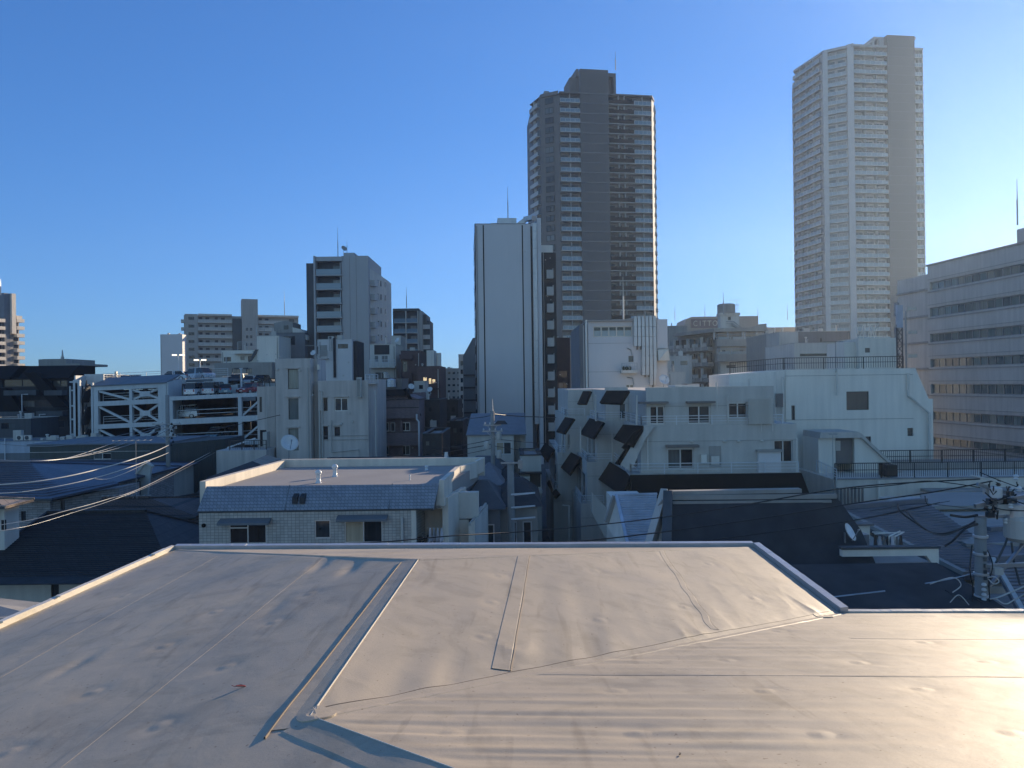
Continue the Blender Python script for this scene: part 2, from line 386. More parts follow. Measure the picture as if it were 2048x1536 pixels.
def dish(loc, rz, dia, label, pole=.8, mtl='porcelain', tilt=.5):
    e = empty('satellite_dish', label, 'satellite dish', loc, rz)
    MB().tube([(0, 0, 0), (0, 0, pole)], .03*max(1, dia), 8).build('mast', 'steel', e)
    R_ = dia/2; prof = [(0.001, 0), (R_*.35, R_*.05), (R_*.7, R_*.16), (R_, R_*.32), (R_*1.0, R_*.36), (R_*.7, R_*.20), (R_*.35, R_*.09), (0.001, R_*.04)]
    o = MB().lathe((0, 0, 0), [(a, b) for a, b in prof], 20, 'y').build('reflector', mtl, e, smooth=True); o.location = (0, -.08, pole); o.rotation_euler = (-tilt, 0, 0)
    m = MB(); m.tube([(0, 0, -R_*.9), (0, -R_*1.2, -R_*.15)], .015*max(1, dia), 5); m.box(-.04, .04, -R_*1.3, -R_*1.12, -R_*.2, -R_*.05)
    o2 = m.build('feed_arm', 'steel', e); o2.location = o.location; o2.rotation_euler = o.rotation_euler
    return e
def yagi(loc, rz, L, label, mast=1.5, n=9, w=.45, group=None, mtl='steel'):
    e = empty('tv_antenna', label, 'antenna', loc, rz, group)
    MB().tube([(0, 0, 0), (0, 0, mast)], .022, 6).build('mast', mtl, e)
    m = MB(); m.bar((-L*.6, 0, mast), (L*.4, 0, mast), .03)
    for i in range(n):
        x = -L*.6+L*i/(n-1); m.bar((x, -w/2*(.7+.3*i/n), mast+.02), (x, w/2*(.7+.3*i/n), mast+.02), .014)
    m.build('boom', mtl, e)
    return e
def acunit(f, u, v, z, label, top=False):
    """outdoor air conditioner"""
    m = MB(); m.box(u, u+.8, v, v+.3, z+.06, z+.62); m.box(u+.08, u+.18, v+.02, v+.28, z, z+.06); m.box(u+.62, u+.72, v+.02, v+.28, z, z+.06)
    o = m.build('air_conditioner', 'white2', f.root)
    MB().lathe((u+.33, v-.005, z+.34), [(.24, 0), (.24, .02), (.20, .022), (.02, .015), (.001, .02)], 16, 'y').build('fan_grille', 'dkgrey', o)
    return o
# ---------------------------------------------------------------- our own roof
YR = R(2.1)
def pq(X, Y): return (X*cos(YR)-Y*sin(YR), X*sin(YR)+Y*cos(YR))
def XYw(p, q): return (p*cos(YR)+q*sin(YR), -p*sin(YR)+q*cos(YR))
def drop(px, py, h):
    r = ray(px, py); t = h/(-r[2]); return pq(r[0]*t, t)
EAVE = 3.0; SL = .165; KN, KF = 1.06, 1.15
pA, pB, pC = drop(345, 1101, EAVE), drop(1500, 1092, EAVE), drop(1688, 1226, EAVE)
XL, XR, QF, QC = pA[0], (pB[0]+pC[0])/2, (pA[1]+pB[1])/2, pC[1]
print('roof', pA, pB, pC, XL, XR, QF, QC)
rng = np.random.RandomState(3)
TAB = rng.rand(256, 256)
def vn(x, y):
    x = np.asarray(x, float); y = np.asarray(y, float); xi = np.floor(x).astype(int); yi = np.floor(y).astype(int); fx = x-xi; fy = y-yi
    fx = fx*fx*(3-2*fx); fy = fy*fy*(3-2*fy); g = lambda a, b: TAB[a % 256, b % 256]
    return (g(xi, yi)*(1-fx)+g(xi+1, yi)*fx)*(1-fy)+(g(xi, yi+1)*(1-fx)+g(xi+1, yi+1)*fx)*fy-.5
def H0(p, q):
    p = np.asarray(p, float); q = np.asarray(q, float)
    return -EAVE+SL*np.minimum(np.minimum(p-XL, KF*(QF-q)), np.maximum(XR-p, KN*(QC-q)))
def hit(px, py):
    r = ray(px, py); lo, hi = 1.0, 25.0; f = lambda t: float(r[2]*t-H0(*pq(r[0]*t, t)))
    ts = np.linspace(lo, hi, 400); prev = lo
    for t in ts:
        if f(t) < 0: break
        prev = t
    lo, hi = prev, t
    for _ in range(30):
        m = (lo+hi)/2
        if f(m) > 0: lo = m
        else: hi = m
    return pq(r[0]*lo, lo)
DISC = [hit(*a) for a in ((452, 1331), (320, 1448), (186, 1382), (548, 1241), (620, 1185), (432, 1222), (250, 1190), (330, 1290), (20, 1500), (905, 1462), (1275, 1465), (1642, 1467), (2025, 1465),
        (1233, 1380), (1530, 1380), (1845, 1378), (1455, 1320), (1720, 1325), (1975, 1323), (1850, 1283), (1560, 1262), (968, 1273), (985, 1203), (1003, 1150), (1370, 1215), (1510, 1197), (1420, 1128), (1200, 1240), (1190, 1142))]
def Hd(p, q):
    p = np.asarray(p, float); q = np.asarray(q, float)
    a, b, c, d = p-XL, KF*(QF-q), XR-p, KN*(QC-q)
    m = np.maximum(c, d); z = H0(p, q)
    left = (a <= b) & (a <= m); far = (b < a) & (b <= m); cen = (~left) & (~far) & (c >= d); near = (~left) & (~far) & (d > c)
    edge = np.clip(np.minimum(np.minimum(a, b), np.maximum(c, d))/.35, 0, 1)
    mod = np.clip(vn(p*.5+9, q*.5)*2+.75, .1, 1.5)
    rl = .001*vn(p*10, q*7)+.026*vn(p*.9, q*.35)+.006*vn(p*3.2+5, q*.7+3)*mod+.0035*vn(p*2, q*5+11)*np.clip(vn(p*.7, q*.7+4)*4, 0, 1)
    vd = np.clip(1-(c-d)/2.2, 0, 1)   # near the valley line
    rc = .018*vn(p*1.1, q*.35)+(.008+.034*vd**2)*vn(p*4.6, q*.7+2)*np.clip(mod, .5, 1.3)+.006*vn(p*2+20, q*1.2)+.0012*vn(p*11, q*6)
    nd_ = np.clip((p-(-1.0))/6, 0, 1)
    rn = .014*vn(p*.3+4, q*1.3)+(.013+.013*nd_)*mod*vn(p*.45+q*.3, q*8.5)+.008*vn(p*.8, q*17+p*.5)*mod+.007*vn(p*.25, q*3.4+7)+.001*vn(p*9, q*9)
    rdg = lambda x, y: (1-2*np.abs(vn(x, y)))**5
    rc = rc+.024*vd**1.5*rdg(p*2.6+q*.25, q*.7+30)*np.clip(vn(p*1.3+7, q*1.1)*3+.6, .1, 1)+.004*rdg(p*1.4+50, q*.6)
    rn = rn+(.002+.005*nd_)*rdg(p*.5+9, q*3.6+60)*np.clip(vn(p*.9, q*.9+70)*3+.6, 0, 1)
    rf = .006*vn(p*2.5, q*1.5)
    sm = lambda t: np.clip(t, 0, 1)**2*(3-2*np.clip(t, 0, 1))
    srt = np.sort(np.stack([a, b, m]), 0); edge = edge*sm((srt[1]-srt[0])/.22)*np.where(cen | near, sm(np.abs(c-d)/.20), 1)
    z = z+edge*(np.where(left, rl, 0)+np.where(cen, rc, 0)+np.where(near, rn, 0)+np.where(far, rf, 0))
    for dp, dq in DISC:
        r = np.sqrt((p-dp)**2+(q-dq)**2)
        z = z+np.where(r < .35, -.009*np.exp(-(r/.13)**2)+.0055*np.exp(-((r-.055)/.013)**2)+.010*np.exp(-(r/.04)**4), 0)
    # dents
    for dx, dy, am in ((700, 1135, -.03), (640, 1130, -.025), (545, 1215, -.012), (575, 1420, .01), (150, 1330, -.015), (900, 1330, -.008)):
        dp, dq = DENT[(dx, dy)]; z = z+am*np.exp(-(((p-dp)/.10)**2+((q-dq)/.34)**2))
    return z
DENT = {k: hit(*k) for k in ((700, 1135), (640, 1130), (545, 1215), (575, 1420), (150, 1330), (900, 1330))}
ps = np.unique(np.concatenate([np.linspace(XL, XR, 560), np.linspace(XR, XR+5.2, 250)]))
def qseg(a, b):
    out = [a]
    while out[-1] < b: out.append(out[-1]+max(.011, .0052*out[-1]))
    return np.array(out)*(1.0) if True else out
q1 = qseg(2.0, QC); q1 = 2.0+(q1-2.0)*(QC-2.0)/(q1[-1]-2.0)
q2 = qseg(QC, QF); q2 = QC+(q2-QC)*(QF-QC)/(q2[-1]-QC)
qs = np.concatenate([q1, q2[1:]])
P, Q = np.meshgrid(ps, qs)
ZZ = Hd(P, Q); X_, Y_ = XYw(P, Q)
V = np.stack([X_.ravel(), Y_.ravel(), ZZ.ravel()], 1)
nq, npp = P.shape
I = np.arange(nq*npp).reshape(nq, npp)
Fq = np.stack([I[:-1, :-1], I[:-1, 1:], I[1:, 1:], I[1:, :-1]], -1).reshape(-1, 4)
pc = (P[:-1, :-1]+P[1:, 1:]).ravel()/2; qc_ = (Q[:-1, :-1]+Q[1:, 1:]).ravel()/2
Fq = Fq[~((pc > XR+1e-6) & (qc_ > QC+1e-6))]
ROOF = empty('membrane_roof_building', 'low foreground building whose beige folded membrane roof fills the lower picture', 'building', (0, 0, ZC))
me = bpy.data.meshes.new('roof'); me.vertices.add(len(V)); me.vertices.foreach_set('co', V.ravel().astype(np.float32))
me.loops.add(Fq.size); me.loops.foreach_set('vertex_index', Fq.ravel().astype(np.int32)); me.polygons.add(len(Fq))
me.polygons.foreach_set('loop_start', np.arange(0, Fq.size, 4, dtype=np.int32)); me.polygons.foreach_set('loop_total', np.full(len(Fq), 4, dtype=np.int32))
me.update(calc_edges=True); me.polygons.foreach_set('use_smooth', [True]*len(Fq)); me.materials.append(MATS['membrane'])
ro = bpy.data.objects.new('roof', me); COL.objects.link(ro); ro.parent = ROOF
def strip(name, a, b, w, h, mtl='membranestrip', off=0.0, n=None, wig=0):
    """raised band lying on the membrane between two roof points (p,q)"""
    a = np.array(a); b = np.array(b); L = np.linalg.norm(b-a); n = n or max(8, int(L/.04)); d = (b-a)/L; s = np.array((d[1], -d[0])); m = MB()
    rows = []
    for i in range(n+1):
        c = a+(b-a)*i/n+s*off+s*wig*float(vn(i*.11+a[0]*7, a[1]*3)); row = []
        for k, hh in ((-1, -.0025), (-.82, h), (0, h), (.82, h), (1, -.0025)):
            e = c+s*k*w/2; z = float(Hd(e[0], e[1]))+hh; x, y = XYw(*e); row.append((x, y, z))
        rows.append(row)
    base = len(m.v)
    for r_ in rows: m.v += r_
    for i in range(n):
        for k in range(4): m.f.append((base+i*5+k, base+i*5+k+1, base+(i+1)*5+k+1, base+(i+1)*5+k))
    return m.build(name, mtl, ROOF, smooth=False)
R1, R2 = ((XL+XR)/2, QF-(XR-XL)/2/KF), ((XL+XR)/2, QC-(XR-XL)/2/KN)
V3 = (XR, QC)
hipN = (R2[0]+2.9, R2[1]-2.9/KN)
strip('ridge_cap', (R1[0]-.118, R1[1]+.05), (R2[0]-.118, R2[1]-.12), .24, .006)
strip('hip_cap', (R2[0]-.06, R2[1]-.08), (hipN[0]-.06, hipN[1]-.08), .24, .006)
strip('hip_cap', (XL+.05, QF-.05), R1, .08, .007)
strip('hip_cap', (XR-.05, QF-.05), R1, .08, .004)
strip('valley_strip', V3, R2, .17, .006)
strip('seam', R1, R2, .006, .011, 'flash'); strip('seam', R2, hipN, .006, .010, 'flash')
o_ = strip('seam', (R1[0]-.215, R1[1]), (R2[0]-.215, R2[1]-.22), .012, .014, 'darkline')
for k, (a, b) in enumerate((((645, 1117), (118, 1536)), ((434, 1112), (0, 1356)))):
    a = hit(*a); b = hit(*b); strip('seam', a, b, .008, .0006, 'darkline', wig=.01); strip('seam_lap', a, b, .12, .0018, off=.05)
a = hit(1060, 1112); b = hit(1022, 1342); strip('seam_lap', a, b, .17, .006, off=.085); strip('seam', a, b, .008, .008, 'darkline', wig=.012)
a = hit(1322, 1100); b = hit(1437, 1262); strip('seam', a, b, .006, .002, 'darkline', wig=.08); strip('seam_lap', a, b, .09, .003, off=.045, wig=.08)
strip('seam', hit(1060, 1350), hit(1330, 1352), .005, .0012, 'darkline', wig=.02); strip('seam', hit(1640, 1355), hit(2046, 1358), .004, .001, 'darkline', wig=.03); strip('seam_lap', hit(1040, 1345), hit(2046, 1354), .09, .0022)
strip('seam_lap', hit(1700, 1275), hit(2046, 1278), .06, .002, wig=.02)
strip('seam', (V3[0]-.1, V3[1]-.1-.0), R2, .006, .004, 'darkline', off=.085)
# corner patch where the four slopes meet
def patch(c, r, h, name='corner_patch'):
    m = MB(); n = 28; z0 = [(c[0], c[1])]
    pts = [(c[0]+r*cos(2*pi*k/n), c[1]+r*.9*sin(2*pi*k/n)) for k in range(n)]
    g = lambda p, hh: (*XYw(*p), float(Hd(*p))+hh)
    m.v.append(g(c, h)); 
    for ring, hh in ((.5, h), (.97, h), (1.0, -.01)):
        m.v += [g((c[0]+(p[0]-c[0])*ring, c[1]+(p[1]-c[1])*ring), hh) for p in pts]
    for k in range(n):
        j = (k+1) % n; m.f.append((0, 1+k, 1+j))
        for r_ in (0, 1): m.f.append((1+r_*n+k, 1+(r_+1)*n+k, 1+(r_+1)*n+j, 1+r_*n+j))
    return m.build(name, 'membranestrip', ROOF)
patch((R2[0]+.03, R2[1]+.03), .13, .013); patch((V3[0]-.35, V3[1]-.36), .12, .012)
# kerbs: real upstands round the edge
def kerb(name, a, b, h, w, out, mtl='flash'):
    a = np.array(a); b = np.array(b); d = (b-a)/np.linalg.norm(b-a); s = np.array((d[1], -d[0]))*out; m = MB(); n = 40
    for i in range(n):
        p0 = a+(b-a)*i/n; p1 = a+(b-a)*(i+1)/n
        j = .006*float(vn(i*.6, a[0])) 
        m.hexa([(*XYw(*p0), -EAVE-.25), (*XYw(*p1), -EAVE-.25), (*XYw(*(p1+s*w)), -EAVE-.25), (*XYw(*(p0+s*w)), -EAVE-.25)],
               [(*XYw(*p0), -EAVE+h+j), (*XYw(*p1), -EAVE+h+j), (*XYw(*(p1+s*w)), -EAVE+h+.01+j), (*XYw(*(p0+s*w)), -EAVE+h+.01+j)])
    return m.build(name, mtl, ROOF)
kerb('edge_flashing', (XL, 2.0), (XL, QF), .075, .05, -1, 'flash')
kerb('edge_flashing', (XL, QF), (XR, QF), .07, .12, -1, 'duct')
kerb('edge_flashing', (XR, QF), (XR, QC), .07, .10, -1, 'duct')
kerb('edge_flashing', (XR, QC), (XR+5.2, QC), .022, .06, -1, 'flash')
m = MB()
for a, b, in (((XL, 2.4), (XL, QF)),):
    for t0, t1 in ((.60, .66), (.93, .97), (.70, .705)):
        p0 = np.array(a)+(np.array(b)-np.array(a))*t0; p1 = np.array(a)+(np.array(b)-np.array(a))*t1
        m.hexa([(*XYw(p[0]-.02, p[1]), -EAVE+.08) for p in (p0, p1)]+[(*XYw(p[0]+.05, p[1]), -EAVE+.08) for p in (p1, p0)], [(*XYw(p[0]-.02, p[1]), -EAVE+.105) for p in (p0, p1)]+[(*XYw(p[0]+.05, p[1]), -EAVE+.10) for p in (p1, p0)])
m.build('flashing_joint', 'flash', ROOF)
m = MB()
out = [(XL+.1, 2.1), (XR+5.1, 2.1), (XR+5.1, QC-.1), (XR-.1, QC-.1), (XR-.1, QF-.1), (XL+.1, QF-.1)]
m.hexa([(*XYw(*p), -ZC) for p in out], [(*XYw(*p), -EAVE-.26) for p in out]); m.build('wall', 'palegrey', ROOF)
# bits lying on the membrane
def leaf(px, py, L, rz, label, mtl, name='fallen_leaf', cat='leaf'):
    p = hit(px, py); x, y = XYw(*p); z = float(Hd(*p))
    e = MB(); n = 8
    prof = [(-.5, 0), (-.3, .10), (0, .16), (.3, .11), (.5, 0), (.3, -.11), (0, -.16), (-.3, -.10)]
    e.hexa([(a*L, b*L, .004+abs(b)*L*.5) for a, b in prof], [(a*L, b*L, .007+abs(b)*L*.6) for a, b in prof])
    e.bar((-.5*L, 0, .006), (-.72*L, .02*L, .012), .003)
    o = e.build(name, mtl, label=label); o.location = (x, y, ZC+z+.004); o.rotation_euler = (0, SL, rz); o['category'] = cat
leaf(481, 1375, .09, .35, 'small dark red leaf lying on the shaded left slope of the beige roof', 'leafred')
leaf(1360, 1510, .04, 1.2, 'tiny brown curled scrap near the bottom edge of the sunlit roof slope', 'brown', 'dry_scrap', 'debris')
# ---------------------------------------------------------------- ground
g = MB(); g.quad((-4000, -1500, 0), (4000, -1500, 0), (4000, 6000, 0), (-4000, 6000, 0)); tag(g.build('ground', 'ground'), None, None, kind='structure')
g = MB(); g.quad((-7, 16, .004), (-1, 16, .004), (-13, 240, .004), (-24, 240, .004)); tag(g.build('road', 'asphalt'), None, None, kind='structure')
# ---------------------------------------------------------------- the two towers
def tower(name, label, px, py, d, yaw, fh, nf, ztop, faces, core, wallm, slabm='twhite', glass='balcglass'):
    """faces: (A, B, kind, name) in local plan, core: plan polygon of the solid body"""
    f = Fac(name, label, 'tower', px, py, d, yaw)
    zb = ztop-fh*nf
    MB().prism(core, 0, ztop-.2).build('wall', wallm, f.root)
    for A, B, kind, *o in faces:
        A = np.array(A, float); B = np.array(B, float); L = np.linalg.norm(B-A)
        opt = o[0] if o else {}
        if kind == 'balc':
            m = MB(); pr = opt.get('pr', 1.6)
            m.fbox(A, B, 0, L, 0, pr, 0, .22)
            n = max(2, int(L/3.4))
            for i in range(1, n): m.fbox(A, B, L*i/n-.05, L*i/n+.05, 0, pr-.15, .22, fh)
            t = m.build('balcony', opt.get('slab', slabm), f.root)
            m = MB(); m.fbox(A, B, .1, L-.1, pr-.10, pr-.06, .25, 1.28); m.build('balustrade', opt.get('glass', glass), t)
            m = MB(); m.fbox(A, B, .05, L-.05, pr-.11, pr-.03, 1.28, 1.34)
            for i in range(n*2+1): m.fbox(A, B, .05+(L-.16)*i/(n*2), .11+(L-.16)*i/(n*2), pr-.12, pr-.04, .22, 1.3)
            m.build('handrail', 'rail', t)
            m = MB()
            for i in range(n):
                a = L*i/n+.5; b = L*(i+1)/n-.6; m.fbox(A, B, a, b, 0, .04, .3, 2.35)
            w = m.build('sliding_door', opt.get('win', 'curtain'), t)
            m = MB()
            for i in range(n):
                a = L*i/n+.5; b = L*(i+1)/n-.6
                m.fbox(A, B, a-.08, a, 0, .07, .25, 2.42); m.fbox(A, B, b, b+.08, 0, .07, .25, 2.42); m.fbox(A, B, (a+b)/2-.05, (a+b)/2+.05, 0, .07, .3, 2.35); m.fbox(A, B, a, b, 0, .07, 2.35, 2.42)
            m.build('door_frame', 'dkgrey' if not opt.get('lightframe') else 'tgrey', w)
        elif kind == 'gallery':
            m = MB(); pr = 1.6
            m.fbox(A, B, 0, L, 0, pr, 0, .2); m.fbox(A, B, L*.38, L*.40, 0, pr-.2, .2, fh); m.fbox(A, B, L*.62, L*.64, 0, pr-.2, .2, fh)
            t = m.build('access_gallery', slabm, f.root)
            m = MB(); m.fbox(A, B, 0, L, pr-.12, pr-.05, .22, 1.55); m.build('parapet', 'black', t)
            m = MB()
            for a, b, z0, z1 in ((.02, .24, 1.7, 2.4), (.42, .52, .3, 2.4), (.80, .99, .3, 2.5)): m.fbox(A, B, L*a, L*b, 0, .05, z0, z1)
            m.build('door', 'darkglass', t)
        elif kind == 'win':
            m = MB(); a, b = L*opt.get('a', .3), L*opt.get('b', .8)
            m.fbox(A, B, a, b, 0, .06, .5, 2.45); m.fbox(A, B, a, b, .06, .10, 2.35, 2.45); m.fbox(A, B, (a+b)/2-.06, (a+b)/2+.06, .06, .1, .5, 2.35)
            t = m.build('window', opt.get('frame', 'black'), f.root)
            m = MB(); m.fbox(A, B, a+.15, (a+b)/2-.1, .06, .09, .6, 2.3); m.fbox(A, B, (a+b)/2+.1, b-.15, .06, .09, .6, 2.3); m.build('pane', 'glass', t)
        t.location = (0, 0, zb+fh*(nf-1))
        for k in range(nf-1): dup(t, loc=(0, 0, zb+fh*k))
    return f
def plan(px0, py0, d0, yaw, *pts):
    """local plan points of a tower from (picture column, distance) pairs"""
    o = np.array((ray(px0, py0)[0]*d0, d0)); y = R(yaw); U_ = np.array((cos(y), sin(y))); N_ = np.array((-sin(y), cos(y)))
    return [(float((np.array((ray(p, py0)[0]*d, d))-o).dot(U_)), float((np.array((ray(p, py0)[0]*d, d))-o).dot(N_))) for p, d in pts]
# tower one
Q0, Q1, Q2, Q3, Q4 = plan(1118, 190, 241, 8.5, (1081, 244.2), (1064, 250.5), (1306, 245.8), (1315.5, 248.6), (1318, 256))
fh = 3.17
T1 = tower('residential_tower', 'tall brown grey apartment tower with dark gallery bands, left of the two towers', 1118, 190, 241, 8.5, fh, 33, at(1118, 187, 241)[2],
    [((Q1[0], Q1[1]+.3), (Q0[0]-.2, Q0[1]+.4), 'balc', dict(slab='twhite', glass='twhite', pr=1.1)), ((Q0[0], Q0[1]), (-.2, .25), 'win', dict(a=.25, b=.72)), ((.1, .4), (6.6, .4), 'balc', dict(win='glass')),
     ((16.2, .4), (24.5, .4), 'gallery'), ((24.6, .4), (30.4, .4), 'balc'), ((30.9, .7), (32.4, 3.0), 'win', dict(a=.3, b=.85, frame='taupe')), ((32.8, 3.6), (34.6, 9.5), 'balc', dict(pr=.8))],
    [(0, .4), (30.6, .4), (32.6, 3.5), (34.8, 9.8), (34.8, 30), (-5, 32), (Q1[0], Q1[1]+.4), (Q0[0]-.1, Q0[1]+.1)], 'taupe')
zt = at(1118, 187, 241)[2]
m = MB(); m.prism([(6.7, -1.0), (16.1, -1.0), (16.1, .39), (6.7, .39)], 0, zt+7.9)
for i in range(31): m.box(6.75+.3*i, 6.87+.3*i, -1.22, -1.0, 1, zt+7.7)
m.build('louvre_screen', 'louver', T1.root)
m = MB()
for k in range(34): m.box(6.7, 16.1, -1.3, -1.225, zt-fh*k-.25, zt-fh*k+.1)
m.build('louvre_rail', 'louver', T1.root)
m = MB(); m.box(3.9, 6.6, 1.6, 10, zt-.2, zt+6); m.hexa([(5.9, .5, zt+6), (6.65, .5, zt+6), (6.65, 10, zt+6), (3.9, 10, zt+6)], [(5.9, .5, zt+8.4), (6.65, .5, zt+8.4), (6.65, 10, zt+8.2), (4.5, 10, zt+6.3)])
m.box(6.66, 16.2, .5, 10, zt-.2, zt+7.6); m.box(16.2, 16.8, .5, 1.1, zt-.2, zt+7.3); m.box(18.3, 19.1, .5, 10, zt-.2, zt+7.2); m.box(16.2, 19.1, .5, 10, zt+6.4, zt+7.6); m.box(16.8, 18.3, 3.5, 9, zt-.2, zt+6.4)
m.build('lift_block', 'taupe', T1.root)
m = MB(); m.prism([(-.1, -1.3), (6.7, -1.3), (6.7, 3), (-.1, 3)], zt-.2, zt+.25); m.prism([(Q0[0]-.2, Q0[1]-.2), (-.3, -.2), (-.3, 8), (Q0[0], 8)], zt-.2, zt+.9); m.prism([(Q1[0]-.8, Q1[1]), (Q0[0]-.6, Q0[1]), (Q0[0]+1, 9), (Q1[0]+1, 12)], zt-.2, zt+.1)
m.build('roof', 'taupe', T1.root)
MB().prism([(16.2, -1.3), (30.7, -1.3), (33, 3), (16.2, 3)], zt-.2, zt+.25).build('roof', 'taupe', T1.root)
m = MB(); m.box(-4.2, -2.6, 3, 5, zt+.9, zt+1.8); m.box(21, 22, 1.5, 2.5, zt+.25, zt+.9); m.build('roof_plant', 'grey', T1.root)
m = MB(); m.prism([(30.45, .0), (30.75, -.2), (30.9, .75), (30.5, .6)], 0, zt); m.build('corner_fin', 'brown', T1.root)
m = MB(); m.prism([(30.78, .45), (31.0, .3), (32.75, 3.05), (32.55, 3.35)], 0, zt+.2); m.build('corner_wall', 'twhite', T1.root)
aerial(1231, 103, 140, 243, label='thin lightning rod on the lift block of the left tower', r=.16)
# tower two
W0, W1, W2, W3, W4, W5 = plan(1700, 95, 250, 7, (1698, 250.6), (1646, 254.6), (1652, 254.0), (1590, 270), (1587, 276), (1586, 290))
fh2 = 3.06; z2 = at(1697, 94, 250)[2]
T2 = tower('residential_tower', 'tall pale apartment tower with white piers, right of the two towers', 1700, 95, 250, 7, fh2, 36, z2,
    [(W3, (W1[0]-.3, W1[1]+.5), 'balc', dict(lightframe=1, pr=1.2)), ((W2[0], W2[1]+.3), (W0[0]-.6, W0[1]+.4), 'balc', dict(pr=.7, slab='twhite')), ((.6, .4), (12.4, .4), 'balc', dict(lightframe=1)), ((22.4, .4), (25.6, .4), 'balc', dict(lightframe=1, pr=1.3)), ((26.0, .8), (27.4, 4.6), 'win', dict(a=.3, b=.8, frame='tgrey')),
     (W5, W4, 'balc', dict(pr=.6))],
    [(0, .4), (25.8, .4), (27.6, 4.8), (27.6, 34), (W5[0]+1, 40), (W5[0]+.1, W5[1]), (W3[0]+.05, W3[1]+.1), (W1[0]-.2, W1[1]+.5), (W2[0], W2[1]+.4), (W0[0]-.5, W0[1]+.5)], 'tgrey', glass='balcglass2')
m = MB(); m.prism([(W0[0]-1.0, W0[1]-.5), (.5, -1.2), (.7, .39), (W0[0]-.6, W0[1]+.4)], 0, z2+.8); m.prism([(W1[0]-.5, W1[1]-.6), (W2[0]+.1, W2[1]-.7), (W2[0]+.3, W2[1]+.3), (W1[0]-.2, W1[1]+.5)], 0, z2+.6); m.prism([(25.5, -.6), (25.95, -.4), (25.95, .5), (25.5, .39)], 0, z2+.3)
m.build('pier', 'twhite', T2.root)
m = MB(); m.box(12.5, 22.3, -1.3, .39, 0, z2+4.0); m.build('core_wall', 'corewall', T2.root)
m = MB()
for k in range(37): m.box(12.5, 22.3, -1.33, -1.302, z2-fh2*k-.1, z2-fh2*k-.02)
m.build('core_joint', 'midgrey', T2.root)
m = MB(); m.prism([(W1[0]-.4, W1[1]-.5), (W0[0], W0[1]-1), (W0[0], 9), (W1[0], 12)], z2-.2, z2+.7); m.prism([(W3[0]-1, W3[1]-.5), (W1[0]-.6, W1[1]-.5), (W1[0]+1, W1[1]+5), (W3[0]+2, W3[1]+3)], z2-.2, z2+.5); m.prism([(W5[0]-.7, W5[1]), (W4[0]-.8, W4[1]-3), (W3[0]+2, W3[1]), (W5[0]+3, W5[1])], z2-.2, z2+.3); m.box(-.2, 12.4, -1.2, 5, z2-.2, z2+.5)
m.build('roof', 'tgrey', T2.root); MB().box(22.4, 25.8, -.8, 5, z2-.2, z2+.4).build('roof', 'tgrey', T2.root)
m = MB(); m.box(10.8, 12.45, .5, 1.5, z2+.5, z2+3.4); m.box(8.4, 9.1, .6, 1.4, z2+.5, z2+2.9); m.hexa([(4.2, .6, z2+.5), (5.2, .6, z2+.5), (5.2, 1.2, z2+.5), (4.2, 1.2, z2+.5)], [(8.9, .6, z2+3.2), (10.0, .6, z2+3.2), (10.0, 1.2, z2+3.2), (8.9, 1.2, z2+3.2)]); m.box(8.9, 22.6, .6, 12, z2+3.4, z2+4.1); m.box(12.6, 22.2, 2, 10, z2-.2, z2+3.4); m.box(22.2, 22.8, -1.2, 1, z2+2.9, z2+3.8)
m.build('roof_frame', 'tgrey', T2.root)
MB().box(0, 2.6, 2, 5, z2+.5, z2+1.6).build('roof_plant', 'grey', T2.root)
m = MB(); m.prism([(25.96, .3), (26.15, .15), (27.8, 4.3), (27.6, 4.6)], 0, z2); m.build('corner_wall', 'twhite', T2.root)
# ---------------------------------------------------------------- white pencil tower
f = bldg('slender_tower', 'slender windowless pale tower with dark vertical joints, before the left apartment tower', 953, 1063, 448, 130, 26, 'panelwhite', yaw=3.5, cat='tower', cope='dkgrey', ref=650)
U, H = f.Uw, f.H
for x in (969, 1047): a = f.uz(x, 650)[0]; MB().box(a-.10, a+.10, -.03, .0-.002, 0, H-.2).build('panel_joint', 'black', f.root)
MB().box(-.12, -.01, -.12, 2, 0, H).build('corner_trim', 'black', f.root); MB().box(U+.02, U+.75, .5, 24, 0, H-.3).build('recess', 'dkgrey', f.root)
a, b = f.uz(1065, 650)[0], f.uz(1075, 650)[0]; zt = f.uz(1070, 437)[1]
m = MB()
for k in range(24): m.box(a+.15, b, -.75, -.1, zt-1.0-k*1.45-1.42, zt-1.0-k*1.45)
m.build('exhaust_duct', 'duct', f.root, label='segmented sheet metal duct running up the tower')
m = MB(); c = f.uz(1084, 650)[0]; m.box(b+.1, c, -.4, 20, 0, zt); m.build('side_wall', 'panelwhite', f.root)
m = MB(); r0 = f.rect(983, 441, 1040, 449); m.box(r0[0], r0[1], 2, 14, H, r0[3]); m.box(r0[0]+1.2, r0[1]-.4, 3, 13, r0[3], r0[3]+1.1); m.build('roof_plant', 'duct', f.root)
m = MB(); z = f.uz(1045, 437)[1]; m.bar((r0[1], 3, r0[2]+.6), (r0[1]+1.2, 3, z+.4), .8, .8); m.bar((r0[1]+1.1, 3, z+.5), (b, 1.0, z+.5), .8, .8); m.bar((b-.4, 1.0, z+.5), (b-.4, -.45, z), .8, .8); m.build('roof_duct', 'duct', f.root)
# side face with windows (left)
side = []
for k in range(13):
    z = H-2.4-k*3.02
    for j in range(6):
        v = 1.2+j*3.9; m = MB(); m.box(-.06, .02, v, v+1.5, z-1.5, z); t = m.build('window', 'dkrail', f.root); MB().box(-.075, -.062, v+.1, v+1.4, z-1.4, z-.1).build('pane', 'darkglass', t)
aerial(1016, 374, 437, 134, label='lightning rod on the roof plant of the slender grey tower', r=.09)
